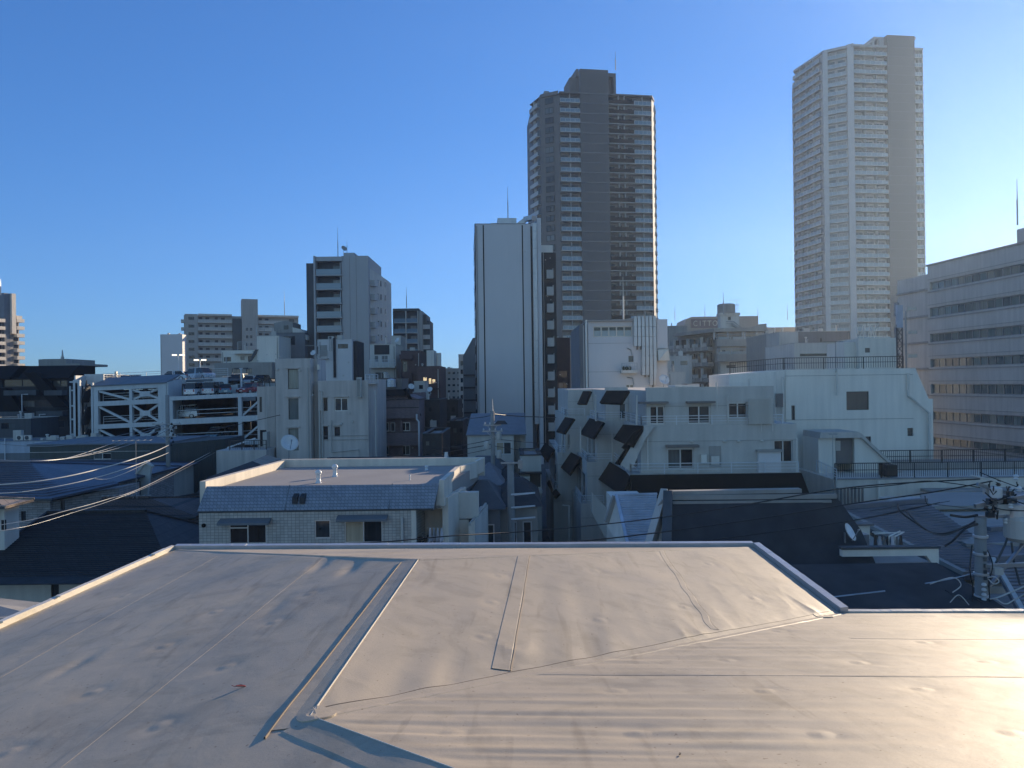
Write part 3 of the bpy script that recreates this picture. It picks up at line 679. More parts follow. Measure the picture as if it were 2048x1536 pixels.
# dark stair block to its right
f = bldg('stair_block', 'dark charcoal building with one column of pale balcony screens beside the slender tower', 1086, 1114, 505, 134, 9, 'slate', cope=None, yaw=6, cat='building', ref=700, par=0)
MB().box(-.2, 2.0, -.1, 6, f.H, f.H+1.3).build('roof_box', 'white', f.root)
z = f.H-3.2
for k in range(12):
    m = MB(); m.box(.7, 1.9, -.8, -.02, z-k*3.02-1.55, z-k*3.02-1.4); m.box(.7, 1.9, -.82, -.74, z-k*3.02-1.4, z-k*3.02); m.box(1.85, 1.95, -.74, -.02, z-k*3.02-1.4, z-k*3.02+.3); m.build('balcony_screen', 'palegrey', f.root)
# ---------------------------------------------------------------- far left tower
f = Fac('apartment_tower', 'white banded apartment tower with a grey shaft, cut off by the left edge', 'tower', -62, 650, 262, 68)
U = f.uz(38, 650)[0]; H = f.uz(30, 640)[1]
MB().box(0, U, 0, 20, 0, H).build('wall', 'grey', f.root)
s0, s1 = f.uz(4, 620)[0], f.uz(24, 620)[0]; zt = f.uz(12, 587)[1]
m = MB(); m.box(s0, s1-1.6, -1.2, 6, 0, zt); m.build('shaft', 'midgrey', f.root); MB().box(s1-1.55, s1, -2.2, -.6, f.uz(20, 668)[1], zt).build('shaft_fin', 'cream', f.root)
for k in range(10):
    z = f.uz(30, 640)[1]-k*2.75
    m = MB(); m.box(s1+.3, U+.6, -2.2, -.02, z-.9, z+.35); t = m.build('balcony', 'cream', f.root)
    MB().box(s1+.5, U-.5, -.1, -.03, z-2.2, z-.95).build('window', 'darkglass', t)
    m = MB(); m.box(0, s0-.3, -2.2, -.02, z-.9-.4, z+.3-.4); t = m.build('balcony', 'cream', f.root)
    MB().box(.5, s0-.5, -.1, -.03, z-2.6, z-1.35).build('window', 'darkglass', t)
m = MB(); m.box(s1+.5, U, -1.8, 8, H, H+1.5); m.box(s1+.4, U-2.5, -1.6, 8, H+1.5, H+2.9); m.build('roof_plant', 'cream', f.root)
aerial(1, 558, 590, 262, label='mast on top of the banded tower at the left picture edge', r=.25)
# blank slab
f = bldg('blank_slab_building', 'plain windowless blue grey slab building behind the car park roof', 322, 366, 669, 262, 3, 'panelwhite', cope='palegrey', par=.3)
# long apartment block
f = Fac('apartment_block', 'long beige grey apartment block with rows of access balconies and a square lift tower', 'building', 368, 680, 283, 22)
U = f.uz(598, 680)[0]; zc = f.uz(480, 632)[1]; fhh = 2.93
MB().box(0, U, 1.4, 13, 0, zc).build('wall', 'beige', f.root)
e1 = f.uz(396, 680)[0]; a0 = f.uz(465, 680)[0]; a1 = f.uz(484, 680)[0]; b1 = f.uz(516, 680)[0]
MB().box(.3, e1, 0, 1.39, 0, zc+.4).build('end_bay', 'beige', f.root)
MB().box(a0, a1-.1, -.3, 1.39, 0, zc-1).build('stair_glazing', 'greenshed', f.root)
MB().box(a1, b1, -1.5, 7, 0, f.uz(500, 599)[1]).build('lift_tower', 'beige', f.root)
m = MB(); m.box(.1, U+.3, -.2, 1.3, zc, zc+.7) if False else m.box(e1+.1, a0-.1, -.1, 1.3, zc-.1, zc+.6); m.box(b1+.1, U, -.1, 1.3, zc-.1, zc+.6); m.build('eaves', 'cream', f.root)
for k in range(12):
    z = zc-1.9-k*fhh
    for (p0, p1) in ((e1+.1, a0-.1), (b1+.1, U-5)):
        m = MB(); m.box(p0, p1, 0, 1.39, z-.95, z-.7); t = m.build('access_balcony', 'cream', f.root)
        MB().box(p0, p1, 0, .06, z-.7, z+.35).build('railing', 'palegrey', t)
        m = MB(); n = int((p1-p0)/5.5)
        for i in range(n): m.box(p0+.4+i*5.5, p0+1.5+i*5.5, 1.33, 1.39, z-.7, z+1.3); m.box(p0+2.6+i*5.5, p0+4.0+i*5.5, 1.33, 1.39, z+.1, z+1.2)
        m.build('doorway', 'brown', t)
    if k < 9:
        m = MB(); m.box(1.6, 3.6, -.06, -.002, z+.1, z+1.2); m.build('window', 'darkglass', f.root); m = MB(); m.box(-1.0, .29, .3, 4, z-.9, z+.2); m.build('end_balcony', 'palegrey', f.root)
        if k > 0:
            for q in (1.4, 2.9): MB().box(a1+q, a1+q+.8, -1.56, -1.502, z+.1-1, z+1.2-1).build('window', 'darkglass', f.root)
        MB().box(U-3.6, U-1.6, 1.33, 1.398, z+.1, z+1.2).build('window', 'darkglass', f.root)
MB().box(U-5, U, 0.2, 1.39, 0, zc+.3).build('end_bay', 'beige', f.root) if False else None
aerial(569, 580, 632, 262, label='thin rod above the right end of the long beige apartment block', r=.12)
# mid grey tower with glass balconies
f = Fac('balcony_tower', 'grey residential tower with a column of glass fronted balconies and a blank central wall', 'tower', 612, 600, 158, 0)
e = lambda x, y=600: f.uz(x, y)[0]
Z = lambda y, x=680: f.uz(x, y)[1]
m = MB(); m.box(0, e(629), .5, 14, 0, Z(525)); m.build('dark_wing', 'dkgrey', f.root)
MB().box(e(629), e(632.5), -.6, 12, 0, Z(512)).build('fin_wall', 'tgrey', f.root)
m = MB(); m.box(e(632.5), e(684), 1.6, 14, 0, Z(518)); m.build('wall', 'dkgrey', f.root)
MB().box(e(684), e(737), 0, 16, 0, Z(512)).build('blank_wall', 'tgrey', f.root)
m = MB(); m.box(e(700.0)-.06, e(700.0)+.06, -.02, -.001, 0, Z(513)); m.box(e(713.0)-.06, e(713.0)+.06, -.02, -.001, 0, Z(513)); m.build('wall_joint', 'grey', f.root)
MB().box(e(686), e(708), 1, 8, Z(512)+.01, Z(504)).build('roof_block', 'tgrey', f.root)
MB().box(e(632.5), e(686), -.2, 1.59, Z(522), Z(518)+.5).build('eaves', 'tgrey', f.root)
for k in range(8):
    z = Z(550)-k*2.97
    m = MB(); m.box(e(632.5)+.02, e(685.5), -.5, 1.59, z-.2, z+.02); t = m.build('balcony', 'tgrey', f.root)
    MB().box(e(634), e(683.5), -.46, -.40, z+.05, z+1.22).build('balustrade', 'balcglass', t)
    MB().box(e(664), e(679), 1.52, 1.59, z+.1, z+2.1).build('sliding_door', 'curtain', t)
    MB().box(e(681), e(682.2), -.2, .1, z+.02, z+2.7).build('post', 'steel', t)
# right wing receding with a chamfered, partly sunlit face
w0 = np.array((e(737), 2.0)); w1 = np.array((e(760), 9.0))
m = MB(); m.hexa([(*w0, 0), (*w1, 0), (w1[0], 15, 0), (w0[0], 15, 0)], [(*w0, Z(534)), (*w1, Z(549)), (w1[0], 15, Z(549)), (w0[0], 15, Z(534))]); m.build('side_wing', 'white2', f.root)
for k in range(8):
    z = Z(560)-k*2.97
    for s_ in (.9, 2.2, 4.2):
        MB().fbox(w0, w1, s_+2.2, s_+2.2+.5, .0, .05, z-.6, z+.6).build('window', 'darkglass', f.root)
    MB().fbox(w0, w1, .1, 1.6, .0, 1.1, z-1.1, z+.2).build('side_balcony', 'twhite', f.root)
aerial(676, 455, 517, 160, label='tallest rod on the balcony tower roof, left of its dish', r=.09); aerial(694, 480, 505, 160, label='short rod on the balcony tower roof block', r=.07)
p = at(687, 507, 162); dish(p, .8, 1.3, 'small dark dish on the roof block of the grey balcony tower', 1.0, 'grey')
# black balcony tower
f = Fac('balcony_tower', 'dark narrow tower with two columns of glass balconies above the brown buildings', 'tower', 787, 660, 216, 0)
e = lambda x, y=680: f.uz(x, y)[0]
Z = lambda y, x=820: f.uz(x, y)[1]
MB().box(0, e(838), 1.4, 12, 0, Z(618)).build('wall', 'dkgrey', f.root); MB().box(-.1, e(838)+.1, -.3, 1.39, Z(622), Z(617)).build('eaves', 'greenshed', f.root)
for x in (786.5, 811.5, 835.5): MB().box(e(x), e(x)+.25, -.3, 1.39, 0, Z(622)).build('fin', 'palegrey' if x > 800 else 'greenshed', f.root)
for k in range(8):
    z = Z(644)-k*2.95
    for x0, x1 in ((788.5, 811), (813.5, 835)):
        m = MB(); m.box(e(x0), e(x1), -.3, 1.39, z-.3, z-.1); t = m.build('balcony', 'tgrey', f.root)
        MB().box(e(x0), e(x1), -.28, -.22, z-.1, z+1.0).build('balustrade', 'balcglass', t); MB().box(e(x0)+1, e(x1)-.4, 1.33, 1.39, z, z+1.9).build('sliding_door', 'curtain', t)
MB().box(e(838)+.02, e(845), 0, 12, 0, Z(622)).build('wall', 'grey', f.root); MB().box(e(845), e(852), 2, 12, 0, Z(628)).build('stair_glazing', 'greenshed', f.root); MB().box(e(852), e(858), 3, 12, 0, Z(640)).build('step_block', 'dkgrey', f.root)
for k in range(6): MB().box(e(844.5), e(858.5), 1.0, 1.95, Z(656)-k*2.95-.2, Z(656)-k*2.95+1).build('balcony', 'palegrey', f.root)
MB().box(e(813), e(836), 3, 8, Z(618), Z(615)).build('roof_plant', 'grey', f.root)
aerial(813, 574, 616, 218, label='lightning rod on the dark narrow balcony tower', r=.12); aerial(783, 625, 700, 214, label='thin rod left of the dark narrow balcony tower', r=.08)
# end of the street
f = bldg('street_end_apartments', 'pale grey low apartment block closing the end of the street gap', 872, 930, 737, 232, 12, 'beige', wins=[(886+k*9.5, 744+j*12.2, 891+k*9.5, 748+j*12.2, 'p') for k in range(4) for j in range(6)], cope='cream')
f = bldg('tan_building', 'tan building with one column of square windows beside the street gap', 918, 930, 709, 165, 14, 'stucco', wins=[(921, 722+j*17, 926, 731+j*17, 'p') for j in range(8)], cope='beige', yaw=-30)
f = Fac('slanted_side_building', 'dark blue grey building whose left side slopes up to the slender tower', 'building', 927, 800, 150, 0)
Zb = lambda y: f.uz(935, y)[1]; u2 = f.uz(951, 780)[0]
MB().exy([(0, 0), (u2, 0), (u2, Zb(676)), (u2-.4, Zb(676)), (0, Zb(712))], 0, 20).build('wall', 'roofblue', f.root)
for j in range(5): MB().box(.1, u2, -.25, -.01, Zb(750+j*25)-.2, Zb(750+j*25)+.1).build('floor_band', 'slate', f.root)
# between and behind on the right
f = bldg('maroon_building', 'maroon tiled building with small side balconies between the dark stair block and the grey one', 1105, 1146, 676, 143, 10, 'maroon', wins=[(1117, 742+j*23, 1135, 754+j*23, 'b') for j in range(6)], cope='brown')
f = bldg('narrow_grey_building', 'narrow dark grey building with paired windows left of the ducted building', 1141, 1173, 676, 100, 10, 'midgrey', wins=[(1146, 700+j*32, 1151, 722+j*32, 'b') for j in range(5)]+[(1153, 700+j*32, 1157, 722+j*32, 'b') for j in range(5)], yaw=-6, cope='dkgrey')
f = bldg('concrete_block', 'bare concrete office block without windows behind the ducted building', 1338, 1376, 652, 172, 16, 'concrete', cope='beige')
f = bldg('shopping_centre', 'long low beige shopping centre with letter sign on its roof storey', 1330, 1620, 656, 300, 30, 'beige', wins=[(1500+j*14, 664, 1510+j*14, 668, 'p') for j in range(6)], cope='cream')
Z = lambda y: f.uz(1440, y)[1]; e = lambda x: f.uz(x, 650)[0]
MB().exy([(e(1370), f.H), (e(1520), f.H), (e(1520), Z(632)), (e(1386), Z(632)), (e(1374), Z(638))], 2, 18).build('upper_storey', 'beige', f.root)
MB().box(e(1384), e(1440), 1.5, 1.98, Z(655), Z(637)).build('sign_board', 'mauve', f.root)
def text(body, root, loc, size, m, depth=.15, rot=(pi/2, 0, 0), name='lettering', sx=1):
    c = bpy.data.curves.new(name, 'FONT'); c.body = body; c.size = size; c.extrude = depth; c.align_x = 'LEFT'
    o = bpy.data.objects.new(name, c); COL.objects.link(o); dg = bpy.context.evaluated_depsgraph_get()
    me = bpy.data.meshes.new_from_object(o.evaluated_get(dg)); bpy.data.objects.remove(o)
    o = bpy.data.objects.new(name, me); COL.objects.link(o); me.materials.clear(); me.materials.append(MATS[m]); o.parent = root; o.location = loc; o.rotation_euler = rot; o.scale = (sx, 1, 1)
    return o
for ch, x_ in zip('CITTO', (1387.5, 1400.5, 1406.5, 1416.5, 1426.5)): text(ch, f.root, (e(x_), 1.3, Z(651)), 3.1, 'white', .12, sx=.85)
m = MB(); m.lathe((e(1453), 1.0, Z(636)), [(1.25, 0), (1.25, .3), (.9, .3), (.9, 0)], 20, 'y'); m.bar((e(1453)-1.2, .6, Z(636)-.5), (e(1453)+1.2, .6, Z(636)+.6), .3); m.build('round_emblem', 'white', f.root)
for x in (1350, 1410, 1516, 1575): aerial(x, 606+random.random()*12, 640, 305, label={1350: 'faint rod over the left end of the shopping centre', 1410: 'faint rod above the shopping centre letters', 1516: 'faint rod right of the white penthouse', 1575: 'faint rod near the pale tower foot'}[x], r=.12)
# ---------------------------------------------------------------- dark stepped building far left
f = Fac('stepped_office', 'dark stepped building with sloping black roof panels at the left picture edge', 'building', -70, 820, 112, 0)
e = lambda x, y=820: f.uz(x, y)[0]
Z = lambda y, x=80: f.uz(x, y)[1]
wl = [(5, 758, 80, 774, 'b'), (104, 760, 134, 774, 'b'), (30, 800, 106, 815, 'b'), (96, 840, 128, 856, 'b'), (-40, 845, 40, 853, 'b'), (-50, 758, -10, 774, 'b'), (126, 800, 136, 815, 'b')]
holes = [f.rect(*x[:4]) for x in wl]
m = MB(); shell(m, e(137), Z(754), 16, .3, holes, 0); m.build('wall', 'slate', f.root)
for x, h in zip(wl, holes): window(f.root, h, 0, .3, 'b', .12)
m = MB(); m.exx([(-1.2, Z(757)), (0, Z(754)+.01), (6, Z(754)+.01), (6, Z(731)), (1.5, Z(731))], e(46), e(147)); m.exx([(-1.2, Z(757)), (0, Z(754)+.01), (6, Z(754)+.01), (6, Z(730)), (1.5, Z(730))], e(-70), e(30)); m.build('mansard_roof', 'black', f.root)
m = MB(); m.hexa([(e(60), -1.3, Z(745)), (e(84), -1.3, Z(745)), (e(146), -1.3, Z(815)), (e(118), -1.3, Z(815))], [(e(60), -.01, Z(745)), (e(84), -.01, Z(745)), (e(146), -.01, Z(815)), (e(118), -.01, Z(815))]); m.build('sloping_fin', 'black', f.root)
m = MB(); m.hexa([(e(-10), -1.3, Z(775)), (e(24), -1.3, Z(775)), (e(60), -1.3, Z(832)), (e(10), -1.3, Z(832))], [(e(-10), -.01, Z(775)), (e(24), -.01, Z(775)), (e(60), -.01, Z(832)), (e(10), -.01, Z(832))]); m.build('sloping_fin', 'black', f.root)
for y0, x0, x1 in ((780, 20, 84), (822, 0, 60), (822, 84, 136), (781, 100, 136)): MB().box(e(x0), e(x1), -1.4, -.01, Z(y0+10), Z(y0)).build('balcony_band', 'dkgrey', f.root)
m = MB(); m.box(e(36), e(52), 5, 12, Z(731), Z(716)); m.box(e(52.2), e(102), 4, 12, Z(731), Z(716)); m.box(e(102.2), e(130), 4, 12, Z(731), Z(726)); m.build('roof_plant', 'grey', f.root)
for x, y0, y1 in ((58, 788, 822), (92, 828, 856)):
    m = MB(); m.tube([(e(x), -1.6, Z(y1)), (e(x), -1.6, Z(y0)), (e(x+12), -1.6, Z(y0))], .07, 6); m.build('downpipe', 'rail', f.root)
aerial(125, 700, 730, 118, name='antenna_pole', label='stubby panel antenna pole behind the dark stepped building roof', cat='antenna', r=.28)
# ---------------------------------------------------------------- car park
CPH = .034
f = Fac('car_park', 'pale blue multi storey car park with cross braced bays, sloping decks and outside stairs', 'car park', 187, 820, 100, 0)
CP = f
e = lambda x, y=820, v=0: f.uz(x, y, v)[0]
def Zs(x, y, v=0): u, z = f.uz(x, y, v); return z-CPH*u     # unsheared height
uA, uA2, uB0, uB1, uE = e(187), e(333), e(335), e(336), e(545)
zt = Zs(250, 770)
m = MB()   # frame of the left section
fl = [(Zs(220, 780), zt), (Zs(220, 811.5), Zs(220, 802)), (Zs(220, 857), Zs(220, 848)), (Zs(220, 903), Zs(220, 894))]
for a, b in fl: m.box(uA, uA2, 0, .6, a, b)
for x0, x1 in ((187, 196), (258.5, 264), (316, 333)):
    for i in range(len(fl)-1): m.box(e(x0), e(x1), .02, .58, fl[i+1][1], fl[i][0])
    m.box(e(x0), e(x1), .02, .58, -2, fl[3][0])
m.build('frame', 'carpark', f.root, shear=CPH)
m = MB()
for i in range(3):
    z1, z0 = fl[i][0], fl[i+1][1]
    m.bar((e(197), .3, z1-.1), (e(258), .3, z0+.1), .28, .28)
    m.bar((e(264.5), .25, z1-.1), (e(315.5), .25, z0+.1), .28, .28); m.bar((e(264.5), .45, z0+.1), (e(315.5), .45, z1-.1), .28, .28)
    m.box(e(289)-.7, e(289)+.7, .12, .58, (z0+z1)/2-.35, (z0+z1)/2+.35)
m.build('brace', 'carpark', f.root, shear=CPH)
m = MB()
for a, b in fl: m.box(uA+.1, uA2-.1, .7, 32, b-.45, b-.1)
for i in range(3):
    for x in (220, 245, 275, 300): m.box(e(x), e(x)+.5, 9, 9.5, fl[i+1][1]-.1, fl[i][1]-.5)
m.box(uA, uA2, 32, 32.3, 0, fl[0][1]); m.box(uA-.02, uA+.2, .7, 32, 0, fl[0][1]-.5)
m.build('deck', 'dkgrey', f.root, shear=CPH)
m = MB()
for i in range(3): rail(m, [(e(197), 1.2, fl[i+1][1]-.1), (e(315), 1.2, fl[i+1][1]-.1)], 1.1, 4, .04, 3)
m.build('guard_rail', 'rail', f.root, shear=CPH)
MB().exx([(-.15, zt-.02), (.61, zt-.02), (4.4, zt+1.1), (4.4, zt+1.25), (-.15, zt+.12)], uA-.3, uA2+.02).build('sloping_roof_edge', 'roofblue', f.root, shear=CPH)
# gable block between the sections
zr = Zs(345, 757)
m = MB(); m.hexa([(uA2+.03, .1, -2), (uB0+.1, .1, -2), (uB0+.1, 4.2, -2), (uA2+.03, 4.2, -2)], [(uA2+.03, .1, zt+.1), (uB0+.1, .1, zt+.1), (uB0+.1, 4.2, zr), (uA2+.03, 4.2, zr)]); m.build('pier', 'carpark', f.root, shear=CPH)
m = MB(); m.hexa([(e(333), 3.9, zt-1.5), (e(352, 760, 4), 3.9, zt-1.5), (e(352, 760, 4), 4.2, zt-1.5), (e(333), 4.2, zt-1.5)], [(e(333), 3.9, zt+.3), (e(352, 760, 4), 3.9, zr), (e(352, 760, 4), 4.2, zr), (e(333), 4.2, zt+.3)])
m.build('gable_wall', 'carpark', f.root, shear=CPH)
# right section
zB = Zs(420, 789.5); b1 = [(Zs(430, 797), zB), (Zs(430, 846), Zs(430, 834.5)), (Zs(430, 893), Zs(430, 882)), (Zs(430, 935), Zs(430, 925))]
m = MB()
for a, b in b1: m.box(uB1, uE, 0, .6, a, b)
for x0, x1 in ((336, 345), (476, 483)):
    for i in range(3): m.box(e(x0), e(x1), .02, .58, b1[i+1][1], b1[i][0])
    m.box(e(x0), e(x1), .02, .58, -2, b1[3][0])
m.build('frame', 'carpark', f.root, shear=CPH)
m = MB()
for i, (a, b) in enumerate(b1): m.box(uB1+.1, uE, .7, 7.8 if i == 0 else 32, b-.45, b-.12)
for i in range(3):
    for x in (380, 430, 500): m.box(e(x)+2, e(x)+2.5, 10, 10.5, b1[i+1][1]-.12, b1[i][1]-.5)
m.box(uB1, uE, 32, 32.3, 0, zB-.5); m.box(uE, uE+.3, 0, 32.3, 0, zB-.5)  # hidden right end wall added to keep sun out of the decks
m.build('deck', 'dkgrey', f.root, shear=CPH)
m = MB()
for i in range(3): rail(m, [(e(346), 1.2, b1[i+1][1]-.1), (e(520), 1.2, b1[i+1][1]-.1)], 1.2, 6, .04, 2)
m.build('guard_rail', 'rail', f.root, shear=CPH)
m = MB()
for i in (0, 1): m.bar((e(484), .4, b1[i+1][1]+.1), (e(520), .4, b1[i][0]-.4), .25)
m.build('brace', 'carpark', f.root, shear=CPH)
# upper block behind with an opening, and its deck
V = 8.0
e8 = lambda x, y=770: e(x, y, V)
z8 = Zs(400, 757, V)
m = MB(); m.facade(e8(343), e8(455), zB-.5, z8, [(e8(374), e8(412), zB-.2, Zs(400, 765, V))], .3, V); m.build('upper_wall', 'carpark', f.root, shear=CPH)
MB().box(e8(374), e8(425), V-.35, V-.01, Zs(400, 765, V), Zs(400, 759, V)).build('lintel_board', 'roofblue', f.root, shear=CPH)
m = MB(); m.box(e8(300), e8(455), V+.31, 32, z8-.5, z8-.15); m.box(e8(344), e8(455), V+7, V+7.2, zB-.5, z8-.5); m.box(uA, e8(352), 4.6, 32, z8-.5, z8-.16); m.build('upper_deck', 'midgrey', f.root, shear=CPH)
e14 = lambda x, y=765: e(x, y, 14)
z14 = Zs(500, 770, 14)
m = MB(); m.box(e8(455.5), uE, 13.7, 32, z14-.5, z14); m.box(e8(455.5), uE, 13.4, 13.69, z14-2.4, z14+.12); m.build('ramp_deck', 'carpark', f.root, shear=CPH)
m = MB(); m.box(e(439, 780, 6), e(475, 780, 6), 6, 6.15, zB, zB+1.25)
for i in range(6): m.box(e(439, 780, 6), e(475, 780, 6), 5.96, 5.99, zB+.12+i*.2, zB+.2+i*.2)
m.build('barrier_wall', 'carpark', f.root, shear=CPH)
m = MB(); rail(m, [(e(337), 4.6, zB), (e(372, 780, 7.4), 7.4, zB)], 1.3, 2, .03, 5); m.build('guard_rail', 'rail', f.root, shear=CPH)
m = MB(); rail(m, [(uA-3.5, 6.5, z8-.1), (e(345, 745, 6.5), 6.5, z8-.1)], 1.35, 2.8, .03, 4); rail(m, [(uA-3.5, 6.5, z8-.1), (uA-3.5, 20, z8-.1)], 1.35, 2.8, .03, 4); m.build('guard_rail', 'rail', f.root, shear=CPH)
m = MB(); rail(m, [(e8(425), V+.2, z8), (e8(455), V+.2, z8)], 1.3, 1.4, .03, 4); m.build('guard_rail', 'rail', f.root, shear=CPH)
m = MB(); m.box(uA-3.6, uA-3.3, 6.3, 6.7, z8-.2, z8+1.2); m.box(e(229, 745, 6), e(232.5, 745, 6), 6, 6.4, z8-.9, z8+1.5); m.box(e(408, 745, V), e(411, 745, V)-.0, V-.3, V-.02, z8, z8+1.6) if False else None; m.build('post', 'steel', f.root, shear=CPH)
m = MB(); m.box(e(372, 780, 5)+.05, e(384, 780, 5), 5, 5.6, zB, zB+1.7); m.build('service_box', 'taupe', f.root, shear=CPH)
# outside stair on the left
sx0, sx1 = e(160), e(186)
zs = [Zs(175, 766), Zs(175, 811), Zs(175, 856), Zs(175, 901)]
m = MB(); m.box(sx0-.9, sx0, 0, .3, -2, zs[0]+.4); m.box(sx1-.25, sx1, 0, .3, -2, zs[0]); m.box(sx0-.9, sx1, 2.7, 2.9, -2, zs[0]+1.2); m.box(sx0-.9, sx0-.7, .3, 2.7, -2, zs[0]+1.0)
m.box(e(151), e(155.5), 0, 1, -2, zs[0]); m.build('stair_frame', 'carpark', f.root)
for i in range(3):
    m = MB(); h = zs[i]-zs[i+1]; zm = zs[i+1]+h/2
    m.box(sx0+.02, sx0+1.1, .3, 4.7, zm-.2, zm) if False else None
    m.hexa([(sx0+.1, .2, zs[i+1]-.1+h*.15), (sx1-.9, .2, zs[i]-.35), (sx1-.9, .3, zs[i]-.35), (sx0+.1, .3, zs[i+1]-.1+h*.15)], [(sx0+.1, .2, zs[i+1]+.65+h*.15), (sx1-.9, .2, zs[i]+.4), (sx1-.9, .3, zs[i]+.4), (sx0+.1, .3, zs[i+1]+.65+h*.15)])
    t = m.build('stair_flight', 'slate', f.root)
    n = 12; mm = MB()
    for k in range(n): mm.box(sx0+.1+(sx1-sx0-1.0)*k/n, sx0+.1+(sx1-sx0-1.0)*(k+1)/n, .31, 1.9, zs[i+1]+h*.15+h*.8*k/n-.1, zs[i+1]+h*.15+h*.8*(k+1)/n-.05)
    mm.hexa([(sx0+.3, 2.3, zs[i+1]+.4), (sx1-.3, 2.3, zs[i+1]-.4), (sx1-.3, 2.4, zs[i+1]-.4), (sx0+.3, 2.4, zs[i+1]+.4)], [(sx0+.3, 2.3, zs[i+1]+1.0), (sx1-.3, 2.3, zs[i+1]+.2), (sx1-.3, 2.4, zs[i+1]+.2), (sx0+.3, 2.4, zs[i+1]+1.0)]); mm.build('tread', 'dkgrey', t)
    MB().box(sx0+.4, sx0+.65, .3, .5, zs[i]-.72, zs[i]-.66).build('stair_lamp', 'coolamp', f.root)
m = MB(); m.box(e(137), e(150), .4, 2, -2, zs[0]-.4)
m.build('glazed_shaft', 'slate', f.root)
m = MB()
for y in (765, 782, 813, 840, 870): m.box(e(137), e(160), .3, .39, Zs(150, y)-.1, Zs(150, y)+.1)
for x in (137, 149): m.box(e(x), e(x)+.15, .25, .39, -2, zs[0]-.4)
m.build('shaft_frame', 'carpark', f.root)
CPO = CP.o
# ---------------------------------------------------------------- cars
def car(name, label, paint, kind='hatch'):
    c = empty(name, label, 'car', (0, 0, 0), 0, None)
    L, W = (4.2, 1.7) if kind == 'hatch' else (4.6, 1.75)
    H1, H2 = (.85, 1.47) if kind == 'hatch' else (1.02, 1.85)
    prof = [(-L/2, .28), (-L/2-.0, .62), (-L/2+.1, H1-.12), (-L/2+.9, H1), (L/2-.25, H1+.03), (L/2, H1-.15), (L/2, .3)] if kind == 'hatch' else [(-L/2, .28), (-L/2, .7), (-L/2+.12, H1-.1), (-L/2+.6, H1), (L/2-.1, H1), (L/2, H1-.1), (L/2, .3)]
    def tap(prof, w0, w1, z0, z1):
        k = lambda z: w0+(w1-w0)*max(0, min(1, (z-z0)/(z1-z0)))
        return [(x, -k(z)/2, z) for x, z in prof], [(x, k(z)/2, z) for x, z in prof]
    a, b = tap(prof, W, W-.12, .5, H1); MB().hexa(a, b).build('body', paint, c)
    cab = [(-L/2+1.0, H1-.02), (-L/2+1.65, H2-.05), (-L/2+2.1, H2), (L/2-.75, H2), (L/2-.2, H1-.02)] if kind == 'hatch' else [(-L/2+.65, H1-.02), (-L/2+1.35, H2-.06), (-L/2+1.7, H2), (L/2-.35, H2), (L/2-.08, H1-.02)]
    a, b = tap(cab, W-.14, W-.42, H1, H2); MB().hexa(a, b).build('greenhouse', 'darkglass', c)
    m = MB(); x0, x1 = (-L/2+1.62, L/2-.7) if kind == 'hatch' else (-L/2+1.4, L/2-.3)
    m.box(x0, x1, -(W-.40)/2, (W-.40)/2, H2-.03, H2+.035)
    for s in (-1, 1):
        for q in ((.42, .50) if kind == 'hatch' else (.36, .43, )): m.hexa([(x0+(x1-x0)*q, s*(W-.14)/2, H1), (x0+(x1-x0)*q+.09, s*(W-.14)/2, H1), (x0+(x1-x0)*q+.09, s*((W-.14)/2-.03), H1), (x0+(x1-x0)*q, s*((W-.14)/2-.03), H1)], [(x0+(x1-x0)*q, s*(W-.40)/2, H2), (x0+(x1-x0)*q+.09, s*(W-.40)/2, H2), (x0+(x1-x0)*q+.09, s*((W-.40)/2-.04), H2), (x0+(x1-x0)*q, s*((W-.40)/2-.04), H2)])
    m.build('roof_panel', paint, c)
    for x in (-L/2+.8, L/2-.75):
        for s in (-1, 1):
            w = MB().lathe((x, s*(W/2-.10)+.1, .32), [(.32, 0), (.32, .2), (.2, .205), (.2, 0)], 16, 'y').build('wheel', 'rubber', c)
            MB().lathe((x, s*(W/2-.10)+.115, .32), [(.19, 0), (.19, .23), (.03, .235)], 12, 'y').build('rim', 'alu', w)
    for s in (-1, 1):
        MB().box(-L/2-.015, -L/2+.12, s*.5-.16, s*.5+.16, .58, .72).build('headlight', 'porcelain', c); MB().box(L/2-.1, L/2+.015, s*(W/2-.22)-.09, s*(W/2-.22)+.09, .62, .95).build('tail_light', 'redpaint', c)
        MB().box(-L/2+1.25, -L/2+1.4, s*(W/2+.02), s*(W/2+.16), H1, H1+.12).build('mirror', paint, c)
    MB().box(L/2, L/2+.02, -.22, .22, .42, .58).build('number_plate', 'white', c); MB().box(-L/2-.03, -L/2+.001, -.22, .22, .36, .5).build('number_plate', 'white', c)
    return c
CARS = {}
def put(paint, kind, px, py, v, zref, rz, label, group='cars parked on the car park decks', sh=True):
    """zref: unsheared deck height at the car park"""
    u = CP.uz(px, py, v)[0]; z = zref+CPH*u
    key = (paint, kind)
    if key not in CARS: CARS[key] = car('parked_car', label, paint, kind); c = CARS[key]
    else: c = dup(CARS[key], label=label)
    c['group'] = group; c['category'] = 'car'
    c.location = (CP.o[0]+u, CP.o[1]+v, z); c.rotation_euler = (0, math.atan(-CPH)*cos(rz), rz); return c
zd = z8-.14
put('carsilver', 'hatch', 344, 748, 10, zd, .25, 'silver hatchback side on at the corner of the top deck, furthest forward')
put('carblack', 'hatch', 375, 748, 15, zd, 1.2, 'dark car between the silver hatchback and the pale minivan on the top deck')
put('carsilver', 'van', 402, 748, 12, zd, 2.6, 'pale silver minivan on the top deck left of its end railing')
put('carblack', 'hatch', 205, 748, 12, zd, .4, 'dark car with curved roof behind the railing at the left end of the top deck')
